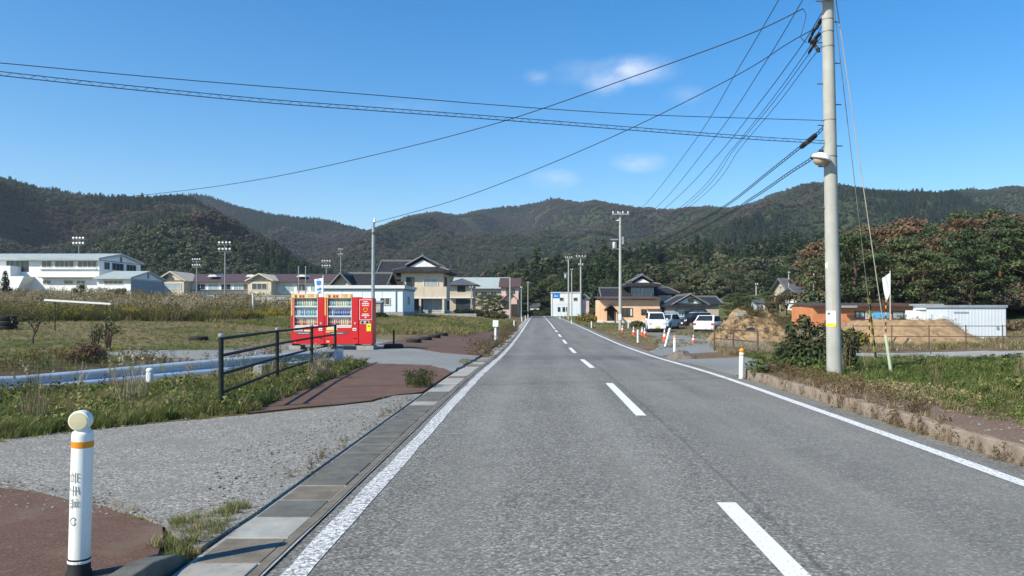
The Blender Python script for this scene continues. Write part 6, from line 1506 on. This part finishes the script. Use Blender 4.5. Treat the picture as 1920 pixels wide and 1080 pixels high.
def broad_parts(seed, H=9.0, mat=None):
    r = random.Random(seed); limbs = []; cent = []; rad = []
    for k in range(11):
        a = k * 2.4 + r.uniform(-.4, .4); z0 = H * r.uniform(.22, .45); e = Vector((math.cos(a) * H * r.uniform(.12, .34), math.sin(a) * H * r.uniform(.12, .34), H * r.uniform(.5, .9)))
        limbs.append(([Vector((0, 0, z0)), Vector((0, 0, z0)).lerp(e, .5) + Vector((0, 0, .2)), e], [.1, .07, .03])); s = H * r.uniform(.12, .2); cent.append(tuple(e)); rad.append((s, s, s * .8))
    return trunk_mesh('tree_trunk', [(0, 0, 0), (.08, .03, H * .3), (.02, .1, H * .7)], [.22, .17, .06], limbs, m_bark), np_mesh('tree_crown', *leafcloud(cent, rad, 2200, .27, seed=seed, shell=.4), mat or m_brd2)
PINES = [pine_parts(s, m_pine) for s in (1, 2, 3, 4)]; PINEB = [pine_parts(s, m_pineb) for s in (5, 6)]; CEDS = [cedar_parts(s) for s in (1, 2)]; BRDS = [broad_parts(s) for s in (1, 2, 3)]
def tree(name, label, cat, p, parts, s=1.0, group=None, sz=None):
    t = thing(name, label, cat, tuple(p), random.uniform(0, 6.28), group); t.scale = (s, s, (sz or s))
    link('trunk', parts[0], t); link('crown', parts[1], t); return t
def spread(P, n, dmin, tmin, tmax, umin, umax):
    c = on_hill(P, n * 8, tmax, umin, umax, tmin); out = []
    for p in c:
        if all((p[0] - q[0]) ** 2 + (p[1] - q[1]) ** 2 > dmin * dmin for q in out): out.append(p)
        if len(out) >= n: break
    return out
for p in spread(H6, 85, 4.0, .0, 1.0, 1535, 2010):
    br = fbm(np.array([p[0] * .09]), np.array([p[1] * .09]), 5, 3)[0] > .56
    tree('pine_tree', 'browning red pine with layered branches on the slope right of the big pole' if br else 'spreading green pine with layered branches on the slope right of the big pole', 'tree', (p[0], p[1], p[2] - .2), random.choice(PINEB if br else PINES), random.uniform(.75, 1.15), 'browning pines on the near slope' if br else 'green pines on the near slope')
h5 = sorted(spread(H5, 215, 7.0, .0, .6, 930, 1600), key=lambda p: p[1])
for p in h5:
    f = fbm(np.array([p[0] * .03]), np.array([p[1] * .03]), 77, 3)[0] + random.uniform(-.07, .07)
    if f > .56: tree('cedar_tree', 'dark pointed cedar on the wooded hill behind the houses', 'tree', (p[0], p[1], p[2] - .3), random.choice(CEDS), random.uniform(.7, 1.0), 'cedars on the wooded hill')
    elif f > .44: tree('pine_tree', 'rounded dark green pine on the wooded hill behind the houses', 'tree', (p[0], p[1], p[2] - .3), random.choice(PINES), random.uniform(.8, 1.1), 'pines on the wooded hill')
    else: tree('broadleaf_tree', 'broadleaf tree turning brown on the wooded hill behind the houses', 'tree', (p[0], p[1], p[2] - .3), random.choice(BRDS), random.uniform(.75, 1.1), 'broadleaf trees on the wooded hill')
wood('hill_forest', 'mixed autumn forest over the top of the wooded hill', H5, 4200, 8.5, .02, .56, umin=900, umax=2150, seed=9, tmin=.06, warm=.12)
def tr(kind, label, px, py, D, parts, s, sz=None, group=None):
    x = PX(px, D); return tree(kind, label, 'tree', (x, D, G(x, D) - .2), parts, s, group, sz)
for i, (px, D, s) in enumerate(((968, 200, .75), (982, 225, .9), (996, 215, .8), (1008, 240, .8), (1020, 222, .6))):
    tr('broadleaf_tree' if i % 2 else 'pine_tree', 'dark tree closing the view where the road disappears', px, 0, D, (BRDS[i % 3] if i % 2 else PINES[i % 4]), s, group='trees where the road disappears')
for i, (px, D, s) in enumerate(((903, 128, .42), (915, 124, .38), (927, 130, .45), (938, 126, .3))): tr('pine_tree', 'small clipped garden pine in front of the pink house', px, 0, D, PINES[i % 4], s, .36, 'garden pines by the pink house')
for i, (px, D, s) in enumerate(((1385, 104, .45), (1402, 108, .5), (1440, 106, .45), (1458, 104, .4), (1372, 108, .4), (1475, 112, .5))): tr('broadleaf_tree' if i % 2 else 'pine_tree', 'low dark garden tree below the wooded hill', px, 0, D, BRDS[i % 3] if i % 2 else PINES[i % 4], s, .4, 'garden trees below the wooded hill')
for i, (px, D, s) in enumerate(((150, 100, .25), (226, 100, .22), (10, 96, .3))): tr('evergreen_shrub', ('small dark evergreen before the school wall', 'dark shrub below the annex windows', 'blue green conifer by the outside stair')[i], px, 0, D, BRDS[i] if i < 2 else CEDS[0], s)
# ---------------------------------------------------------------- shrubs
def shrub(name, label, cat, x, y, cents, rads, n, size, mat, stems=8, seed=0, z=None, quad=True, shell=.25):
    z = G(x, y) if z is None else z; t = thing(name, label, cat, (x, y, z)); mb = MB(); r = random.Random(seed)
    for k in range(stems):
        c = cents[k % len(cents)]; e = Vector((c[0] + r.uniform(-.5, .5) * rads[k % len(cents)][0], c[1] + r.uniform(-.3, .3), c[2] + r.uniform(0, .5) * rads[k % len(cents)][2])); b = Vector((e.x * .25, e.y * .25, -.05)); mb.tube([b, b.lerp(e, .5) + Vector((r.uniform(-.05, .05), 0, .03)), e], [.022, .014, .006], 5)
    mb.build('stem', m_bark, t); link('foliage', np_mesh('foliage', *leafcloud(cents, rads, n, size, seed=seed, shell=shell, tri=not quad), mat), t); return t
D = 17.6
shrub('leafy_bush', 'big dark leafy bush behind the concrete pole', 'bush', PX(1535, D), D, [(-.55, 0, .5), (0, .1, .65), (.42, 0, .55), (-.1, -.2, .35), (.75, 0, .4), (-.85, 0, .35), (-.3, .1, 1.05), (-.62, 0, .9), (.3, 0, .95), (.82, .1, .75)], [(.32, .35, .36), (.4, .4, .42), (.34, .35, .35), (.5, .4, .3), (.22, .25, .3), (.2, .25, .24), (.2, .22, .2), (.17, .2, .18), (.2, .2, .18), (.15, .15, .2)], 2300, .06, m_bush, 26, 3, shell=.35)
shrub('leafy_bush', 'low bright green weeds at the foot of the dark bush', 'weed', PX(1490, 16.5), 16.5, [(-.6, 0, .15), (0, 0, .2), (.5, 0, .15)], [(.5, .3, .22), (.5, .3, .25), (.4, .3, .2)], 900, .05, M_leaf('weed_green', ((.07, .10, .03), (.09, .12, .03)), trans=.25), 8, 4)
m_dryb = M_leaf('dry_bush', ((.13, .085, .05), (.11, .07, .045)), trans=.15); m_weedg = M_leaf('weed_olive', ((.06, .075, .03), (.08, .09, .035)), trans=.2)
D = 21.5; shrub('dry_bush', 'round reddish brown withered bush in the planted bed', 'bush', PX(160, D), D, [(0, 0, .32), (.3, 0, .25), (-.28, 0, .22)], [(.42, .4, .34), (.3, .3, .25), (.3, .3, .24)], 2600, .035, m_dryb, 14, 8, shell=.15)
D = 27; shrub('sapling', 'leafy sapling standing beside the plank frame', 'sapling', PX(205, D), D, [(0, 0, .9), (.25, 0, .65), (-.2, 0, .5)], [(.25, .25, .3), (.25, .2, .25), (.25, .2, .2)], 190, .055, m_weedg, 14, 9)
shrub('sapling', 'low bushy sapling left of the leafy one in the bed', 'sapling', PX(178, 26), 26, [(0, 0, .5), (.1, 0, .75)], [(.2, .2, .25), (.2, .2, .2)], 150, .05, m_weedg, 8, 10)
# bare branching fruit tree
D = 30; x = PX(62, D); t = thing('bare_tree', 'small bare branching tree near the stacked tyres', 'tree', (x, D, G(x, D))); mb = MB(); r = random.Random(4)
def br(p, d, L, rad, k):
    e = p + d * L; mb.tube([p, p.lerp(e, .5) + Vector((r.uniform(-.04, .04), r.uniform(-.04, .04), 0)), e], [rad, rad * .8, rad * .6], 5)
    if k < 4:
        for _ in range(2 if k else 3): br(e, (d + Vector((r.uniform(-.7, .7), r.uniform(-.5, .5), r.uniform(-.1, .4)))).normalized(), L * r.uniform(.6, .85), rad * .6, k + 1)
br(Vector((0, 0, -.05)), Vector((.12, 0, 1)).normalized(), .42, .05, 0); mb.build('branches', m_bark, t)
link('foliage', np_mesh('foliage', *leafcloud([(0, 0, 1.1), (-.4, 0, 1.0), (.4, 0, 1.1)], [(.5, .4, .4)] * 3, 260, .05, seed=6, shell=.2, tri=False), m_weedg), t)
for i, (px, D, w, h, mat, lab) in enumerate(((1350, 88, 2.2, .9, m_yelb, 'yellow green hedge beside the grey house'), (1372, 86, 1.2, .9, m_dkb, 'dark bush at the end of the yellow hedge'), (1250, 92, 1.6, 1.3, m_dryb, 'tall dry brush between the apricot and grey houses'), (1103, 104, 2.0, 1.0, m_yelb, 'yellow green roadside brush left of the apricot house'), (1108, 120, 2.6, 1.2, m_dryb, 'dry brush on the bank behind the far pole'),
        (1195, 76, .8, .7, m_weedg, 'grassy clump beside the white van'), (1395, 92, 2.0, .8, m_yelb, 'olive hedge behind the earth mound'), (1450, 90, 2.4, .9, m_weedg, 'low green brush behind the left earth mound'), (905, 108, 2.6, 1.0, m_dkb, 'dark hedge in front of the tan house'), (930, 104, 2.0, .7, m_weedg, 'low weeds below the pink house'), (1590, 33, .9, .7, m_yelb, 'yellowish shrub right behind the concrete pole'), (1865, 60, 3, 1.0, m_dryb, 'dry brush beside the white container'), (870, 101, 1.5, .6, m_dkb, 'low dark shrub on the retaining wall'), (712, 72, .8, .6, m_dkb, 'dark weeds beside the small grey shed'), (1004, 196, 3.0, 1.3, m_weedg, 'green brush just beyond the road crest'), (1024, 200, 2.6, 1.8, m_dkb, 'dark brush left of the white and blue building'), (988, 176, 1.6, 1.2, m_dkb, 'roadside brush past the pink house'))):
    shrub('brush', lab, 'bush', PX(px, D), D, [(-w * .5, 0, h * .45), (0, 0, h * .5), (w * .5, 0, h * .45)], [(w * .42, .6, h * .55), (w * .42, .7, h * .6), (w * .42, .6, h * .5)], 900, .13, mat, 8, 20 + i, z=(G(PX(px, D), D) if px != 870 else PZ(588, 98)))
# ---------------------------------------------------------------- grass and weeds (nobody could count them)
def blades(seed, n, h, w, spread_, bend, sag=1.0):
    r = np.random.default_rng(seed); a = r.random(n) * 6.283; q = spread_ * np.sqrt(r.random(n)); b = np.stack([q * np.cos(a), q * np.sin(a), np.zeros(n)], 1)
    d = r.random(n) * 6.283; out = np.stack([np.cos(d), np.sin(d), np.zeros(n)], 1); hh = h * r.uniform(.5, 1.15, n)[:, None]; bb = (bend * r.uniform(.2, 1.2, n))[:, None]; sd = np.stack([-np.sin(d), np.cos(d), np.zeros(n)], 1) * w
    up = np.array([0, 0, 1.0]); p1 = b + up * hh * .55 + out * bb * hh * .3; p2 = b + up * hh * (1 - .25 * bb * sag) + out * bb * hh
    V = np.stack([b - sd, b + sd, p1 + sd * .8, p1 - sd * .8, p2], 1).reshape(-1, 3); i = np.arange(n)[:, None] * 5
    F = np.concatenate([i + np.array([[0, 1, 2]]), i + np.array([[0, 2, 3]]), i + np.array([[3, 2, 4]])]); return V, F
def merge(*vf):
    V = []; F = []; k = 0
    for v, f in vf: V.append(v); F.append(f + k); k += len(v)
    return np.concatenate(V), np.concatenate(F)
m_grass = M_leaf('grass_blades', ((.11, .15, .038), (.15, .185, .05), (.19, .205, .065), (.25, .215, .09), (.33, .26, .14)), True, trans=.3)
m_dryg = M_leaf('dry_grass', ((.11, .12, .038), (.18, .155, .068), (.26, .21, .115), (.36, .29, .175), (.42, .35, .24)), True, trans=.3)
m_wd = M_leaf('weed_leaves', ((.05, .07, .024), (.075, .085, .03), (.12, .09, .045), (.17, .11, .06)), True, trans=.25)
m_gold = M_leaf('goldenrod', ((.30, .24, .02), (.42, .32, .02), (.22, .20, .03)), True, trans=.2)
g_short = [proto('grass_%s' % k, blades(s, 34, .24, .0045, .10, .75), m_grass) for k, s in (('a', 1), ('b', 2), ('c', 3))]
g_dry = [proto('drygrass_%s' % k, blades(s, 30, .22, .004, .11, .9), m_dryg) for k, s in (('a', 4), ('b', 5))]
def weed(seed, h=.5, n=60):
    r = np.random.default_rng(seed); st = blades(seed, 9, h, .005, .10, .35, .3); c = [(r.uniform(-.16, .16), r.uniform(-.16, .16), r.uniform(.15, .95) * h) for _ in range(9)]; return merge(st, leafcloud(c, [(.07, .07, .08)] * 9, n, .035, seed=seed, shell=.15))
g_leaf = [proto('leafy_%s' % k, weed(s, .2, 70), m_grass) for k, s in (('a', 21), ('b', 22))]
def susuki(seed):
    r = np.random.default_rng(seed); st = blades(seed, 46, 1.0, .010, .28, .55); pl = leafcloud([(r.uniform(-.4, .4), r.uniform(-.4, .4), r.uniform(.85, 1.12)) for _ in range(7)], [(.05, .05, .13)] * 7, 70, .045, seed=seed, shell=.1); return merge(st, pl)
g_tall = [proto('susuki_%s' % k, susuki(s), m_dryg) for k, s in (('a', 6), ('b', 7), ('c', 8))]
g_weed = [proto('weed_%s' % k, weed(s), m_wd) for k, s in (('a', 9), ('b', 10))]
def golden(seed):
    r = np.random.default_rng(seed); c = [(r.uniform(-.16, .16), r.uniform(-.16, .16), r.uniform(.72, 1.0)) for _ in range(8)]; return leafcloud(c, [(.05, .05, .09)] * 8, 130, .022, seed=seed, shell=.1)
g_gold = [proto('goldenrod_%s' % k, golden(s), m_gold) for k, s in (('a', 11), ('b', 12))]
def inpoly(x, y, poly):
    c = np.zeros(len(x), bool); n = len(poly)
    for i in range(n):
        (x0, y0), (x1, y1) = poly[i], poly[(i + 1) % n]; c ^= ((y0 > y) != (y1 > y)) & (x < (x1 - x0) * (y - y0) / (y1 - y0 + 1e-12) + x0)
    return c
def sample(poly, n, ex=None):
    xs_ = [p[0] for p in poly]; ys_ = [p[1] for p in poly]; X_ = np.zeros(0); Y_ = np.zeros(0)
    while len(X_) < n:
        x = rng.uniform(min(xs_), max(xs_), n * 2); y = rng.uniform(min(ys_), max(ys_), n * 2); k = inpoly(x, y, poly)
        if ex is not None: k &= ex(x, y)
        X_ = np.concatenate([X_, x[k]]); Y_ = np.concatenate([Y_, y[k]])
        if k.sum() == 0: break
    return X_[:n], Y_[:n]
def sow(name, label, poly, n, protos, h=(.7, 1.3), wmul=1.0, tint=.3, tvar=.15, patch=.5, ex=None, cat=None, dz=-.01, seed=0, thin=None):
    x, y = sample(poly, n, ex); z = g(x, y) + dz; n = len(x)
    if n == 0: return
    f = fbm(x * patch, y * patch, seed + 200, 3); s = rng.uniform(*h, n) * (.6 + .8 * f)
    if thin is not None:
        k = f + rng.normal(0, .05, n) > thin; x, y, z, f, s = x[k], y[k], z[k], f[k], s[k]; n = len(x)
    rot = np.zeros((n, 3)); rot[:, 2] = rng.random(n) * 6.283; rot[:, :2] = rng.normal(0, .08, (n, 2))
    gn_scatter(name, label, np.stack([x, y, z], 1), rot, np.stack([s * wmul, s * wmul, s], 1), np.clip(tint + (f - .5) * 1.1 + rng.normal(0, tvar, n), 0, 1), rng.integers(0, len(protos), n), protos)
def off_channel(x, y): return ((x - GA[0]) * _gn[0] + (y - GA[1]) * _gn[1] > 3.3) | (x > -7.6)
verge = [(-4.2, 11.3), (-4.75, 21.2), (-5.3, 21.2), (-7.5, 17.6), (-11.5, 14.6), (-16, 12.2), (-16, 7.6), (-6.2, 9.0)]
sow('verge_grass', 'green grass on the verge around the dark railing', verge, 6200, g_short * 2 + g_leaf[:1] + g_dry[:1], (.6, 1.15), tint=.36, seed=1, patch=.9, ex=off_channel)
sow('verge_grass', 'grass tufts along the edge of the near driveway', [(-4.1, 11.2), (-6.2, 8.75), (-16, 7.3), (-16, 7.9), (-6.3, 9.3), (-4.3, 11.8)], 700, g_short, (.5, .9), tint=.42, seed=2)
sow('verge_weeds', 'leafy weeds on the slope down to the concrete channel', [(-5.2, 19.5), (-7.5, 16.6), (-11.5, 13.6), (-15, 12.0), (-15, 10.2), (-9.5, 11.0), (-6.0, 13.0), (-5.0, 18)], 260, g_weed, (.35, .8), tint=.3, seed=3, thin=.5, ex=off_channel)
sow('goldenrod_weeds', 'tall weeds with yellow goldenrod heads by the guardrail', [(-7.2, 15.6), (-9.6, 13.2), (-13, 11.8), (-13, 12.8), (-9.8, 14.4), (-7.4, 16.8)], 12, g_gold, (.45, .75), tint=.5, seed=4)
sow('goldenrod_weeds', 'goldenrod in the planted bed behind the guardrail', [(-8.8, 20.2), (-13, 18.6), (-17, 17), (-17, 19), (-13, 20.4), (-9, 21.6)], 12, g_gold, (.4, .6), tint=.5, seed=5)
sow('bed_weeds', 'low weeds and stalks in the planted bed behind the guardrail', [(-6.8, 21.2), (-12, 19.0), (-20, 15.0), (-24, 14), (-24, 22), (-14, 24), (-8, 23.6)], 700, g_weed, (.35, .7), tint=.5, seed=6, thin=.38)
sow('field_grass', 'short mown grass of the left field', [(-6.8, 29), (-9.5, 36.5), (-6.8, 44), (-2.8, 72), (-30, 62), (-46, 60), (-34, 24), (-14.2, 24)], 9000, g_short + g_dry, (.3, .7), 1.6, tint=.55, seed=7, patch=.25)
sow('field_grass', 'rough green grass behind the row of tyres', [(-4.5, 44), (-2.6, 72), (-2.5, 92), (-14, 96), (-24, 80), (-30, 60), (-8.5, 42)], 4200, g_short, (.8, 1.6), 1.8, tint=.5, seed=8, patch=.25)
sow('pampas_grass', 'tall dry pampas grass below the school', [(-24, 62), (-22, 84), (-36, 108), (-84, 112), (-70, 60), (-44, 56)], 3600, g_tall + g_weed[:1], (.4, 1.35), 1.5, tint=.5, tvar=.25, seed=9, patch=.2, thin=.36)
sow('pampas_grass', 'green and yellow weeds fringing the tall dry grass', [(-22, 56), (-22, 62), (-44, 58), (-66, 60), (-52, 48), (-40, 50)], 1200, g_weed + g_tall, (.7, 1.3), 1.6, tint=.35, seed=10, patch=.2)
sow('goldenrod_weeds', 'band of yellow goldenrod below the tall dry grass', [(-17, 54), (-20, 60), (-40, 57), (-50, 56), (-42, 50), (-24, 52)], 260, g_gold, (.7, 1.1), 1.7, tint=.5, seed=11, patch=.2, thin=.48)
sow('verge_grass', 'lush green grass on the right verge', [(6.0, 3), (6.1, 9), (5.6, 13.5), (5.5, 17.4), (7.0, 22.5), (12, 22.8), (26, 22.6), (26, 3)], 11000, g_short * 2 + g_leaf[:1] + g_dry[:1], (.45, 1.0), 1.2, tint=.25, seed=12, patch=.8)
sow('dry_weeds', 'straw coloured dead grass between right footway and lawn', [(5.7, 3), (6.5, 3), (6.6, 9), (6.1, 13), (5.6, 16.6), (5.1, 15.5), (5.4, 10)], 1000, g_dry + g_leaf, (.4, .8), 1.0, tint=.65, seed=13)
sow('dry_weeds', 'brown dead weeds along the right kerb', [(4.62, 9), (4.62, 17.4), (5.1, 17.2), (5.3, 12.5), (4.95, 9)], 260, g_weed + g_dry, (.3, .62), tint=.85, seed=14, dz=.0)
sow('dry_weeds', 'sparse dead stalks growing out of the right kerb joint', [(4.6, 5), (4.6, 12), (4.68, 12), (4.68, 5)], 60, g_weed, (.2, .45), tint=.9, seed=15)
sow('gutter_weeds', 'thin line of weeds between driveway and gutter', [(-2.2, 5.2), (-2.04, 5.2), (-2.04, 13.2), (-2.2, 13.2)], 150, g_dry + g_weed, (.12, .32), tint=.6, seed=16, thin=.42)
sow('gutter_weeds', 'green grass tuft where the kerb ends by the gutter', [(-2.12, 4.5), (-2.03, 4.75), (-2.06, 5.7), (-2.2, 5.8), (-2.55, 5.35), (-2.36, 4.7)], 95, g_short + g_dry[:1], (.22, .55), .9, tint=.5, seed=17)
sow('gutter_weeds', 'reddish dry creeper along the broken footway edge', [(-2.5, 5.0), (-2.62, 5.0), (-3.3, 5.75), (-4.6, 6.4), (-4.6, 6.55), (-3.25, 5.95), (-2.55, 5.35)], 130, g_dry, (.12, .3), tint=.75, seed=18)
sow('gutter_weeds', 'weeds clumped on the gutter beyond the red footway', [(-2.1, 14.8), (-2.3, 15.7), (-2.65, 15.4), (-2.4, 14.4)], 36, g_weed, (.5, .8), .85, tint=.35, seed=19)
sow('gutter_weeds', 'grass and litter along the left road edge', [(-1.75, 27), (-2.5, 27), (-2.6, 70), (-1.75, 70)], 420, g_dry + g_weed, (.4, 1.0), 1.2, tint=.6, seed=20, patch=.4, thin=.46)
sow('gutter_weeds', 'moss and grass at the side lane mouth', [(-1.7, 22.3), (-2.3, 22.0), (-2.4, 24.2), (-1.75, 24.4)], 120, g_short, (.25, .45), 1.1, tint=.45, seed=21)
sow('dry_weeds', 'dry brown grass of the yard edge', [(6.8, 26.5), (8.2, 26.5), (9.6, 33), (10.6, 37), (8.2, 36), (7.0, 30)], 700, g_dry, (.8, 1.6), 1.2, tint=.75, seed=22)
sow('dry_weeds', 'dry grass scattered over the yard and mound edges', [(5.2, 33), (9, 40), (7, 56), (8, 78), (5.2, 78)], 900, g_dry + g_short, (.4, .9), 1.4, tint=.6, seed=23, thin=.45)
sow('dry_weeds', 'brown roadside grass before the apricot house', [(4.9, 70), (20, 72), (22, 92), (7, 96), (4.9, 120)], 1500, g_dry + g_short, (.6, 1.3), 1.8, tint=.5, seed=24)
sow('dry_weeds', 'rough grass around the earth mounds', [(9.5, 27.4), (40, 28), (44, 62), (26, 60), (10, 60)], 2600, g_dry + g_short, (.5, 1.3), 1.6, tint=.6, seed=25, patch=.25)
sow('verge_grass', 'grass under the short brown pipe railing', [(7.0, 22.8), (10.5, 26.6), (8.6, 31), (7.4, 30), (6.9, 26)], 700, g_short, (.5, 1.0), 1.1, tint=.3, seed=26)

for i, (lab, n, hh) in enumerate((('brown mound of excavated earth behind the short pipe railing', 700, (.4, 1.1)), ('brown flat topped earth mound in front of the white container', 260, (.3, .8)))):
    Vm = LUMPV[lab]; k = rng.integers(0, len(Vm), n); p = Vm[k] + rng.normal(0, .05, (n, 3)) * np.array([1, 1, 0]); s_ = rng.uniform(*hh, n)
    keep = fbm(p[:, 0] * .8, p[:, 1] * .8, 300 + i, 3) > .46; p, s_ = p[keep], s_[keep]; n = len(p); rot = np.zeros((n, 3)); rot[:, 2] = rng.random(n) * 6.28
    gn_scatter('mound_weeds', 'dry stalks and weeds growing over the earth mound', p, rot, np.stack([s_, s_, s_], 1), np.clip(rng.normal(.6, .2, n), 0, 1), rng.integers(0, 4, n), g_dry + g_weed)

sow('footway_litter', 'dead straw and twigs lying on the near red footway', [(-2.35, 3.2), (-2.7, 5.1), (-3.3, 5.8), (-4.6, 6.3), (-6, 5.5), (-5, 3.2)], 70, g_dry, (.05, .16), 1.6, tint=.7, seed=31, thin=.45)
sow('footway_litter', 'dry leaves and straw along the middle red footway', [(-2.2, 13.8), (-2.2, 18.4), (-3.0, 20.4), (-4.3, 20.8), (-4.0, 12.4), (-2.6, 13.4)], 160, g_dry, (.06, .2), 1.6, tint=.75, seed=32, thin=.45)
sow('verge_weeds', 'tall single stalks rising from the left verge grass', verge, 110, g_weed + g_tall[:1], (.4, .8), .7, tint=.5, tvar=.3, seed=33, ex=off_channel)
sow('verge_weeds', 'taller seed stalks standing in the right verge grass', [(6.6, 6), (6.6, 21), (25, 22), (25, 6)], 160, g_weed + g_tall[:1], (.35, .7), .7, tint=.4, tvar=.3, seed=34)

m_stone = M_('loose_stone', (.24, .225, .20), .9, var=.4, scale=20)
def pebble(seed):
    random.seed(seed); mb = MB().ball((0, 0, .25), .5, 6, 4, 1.1, .9, .65, .25); return bpy.data.objects.new('pebble', (lambda me: (me.from_pydata(mb.v, [], mb.f), me.materials.append(m_stone), me)[2])(bpy.data.meshes.new('pebble')))
pebs = [pebble(1), pebble(2)]
sow('loose_gravel', 'loose stones along the edges of the near driveway', [(-2.12, 5.6), (-2.12, 13.2), (-2.6, 13.2), (-3.2, 8.0), (-2.6, 5.5)], 420, pebs, (.008, .03), seed=41, dz=.016, patch=1.5)
sow('loose_gravel', 'grit and small stones strewn over the near footway edge', [(-2.5, 5.2), (-3.3, 6.1), (-4.8, 6.7), (-7, 7.0), (-7, 6.3), (-3.2, 5.5)], 500, pebs, (.008, .026), seed=42, dz=.02, patch=1.5)
sow('loose_gravel', 'stones scattered on the verge side of the driveway', [(-4.2, 10.9), (-6.2, 8.4), (-14, 7.0), (-14, 7.4), (-6.2, 8.9), (-4.3, 11.3)], 420, pebs, (.01, .03), seed=43, dz=.016, patch=1.5)
sow('loose_gravel', 'clods and pebbles on the right footway', [(4.85, 5), (6.0, 5), (5.9, 9), (5.3, 16), (4.9, 16)], 500, pebs, (.01, .035), seed=44, dz=.012, patch=1.5)
sow('loose_gravel', 'grit gathered in the right road gutter', [(4.35, 4), (4.66, 4), (4.64, 17), (4.4, 17)], 600, pebs, (.005, .014), seed=45, dz=.06, patch=1.5)
sow('gutter_weeds', 'scattered tufts creeping over the driveway edge', [(-4.1, 10.9), (-6.0, 8.5), (-12, 7.3), (-12, 7.6), (-6.1, 8.9), (-4.2, 11.4)], 120, g_short + g_dry, (.25, .55), tint=.5, seed=46, thin=.4)

# ---------------------------------------------------------------- air between here and the mountains
hz = MB().box(-3600, 3600, -120, 4600, -12, 475).build('haze', None); tag(hz, 'thin blue haze in the valley air', None, kind='stuff')
hm = bpy.data.materials.new('haze_air'); hm.use_nodes = True; hn = hm.node_tree; hn.nodes.clear()
ho_ = hn.nodes.new('ShaderNodeOutputMaterial'); pv = hn.nodes.new('ShaderNodeVolumePrincipled')
pv.inputs['Color'].default_value = (.78, .87, 1.0, 1); pv.inputs['Density'].default_value = .00013; pv.inputs['Anisotropy'].default_value = .2
hn.links.new(pv.outputs[0], ho_.inputs['Volume']); hz.data.materials.append(hm)
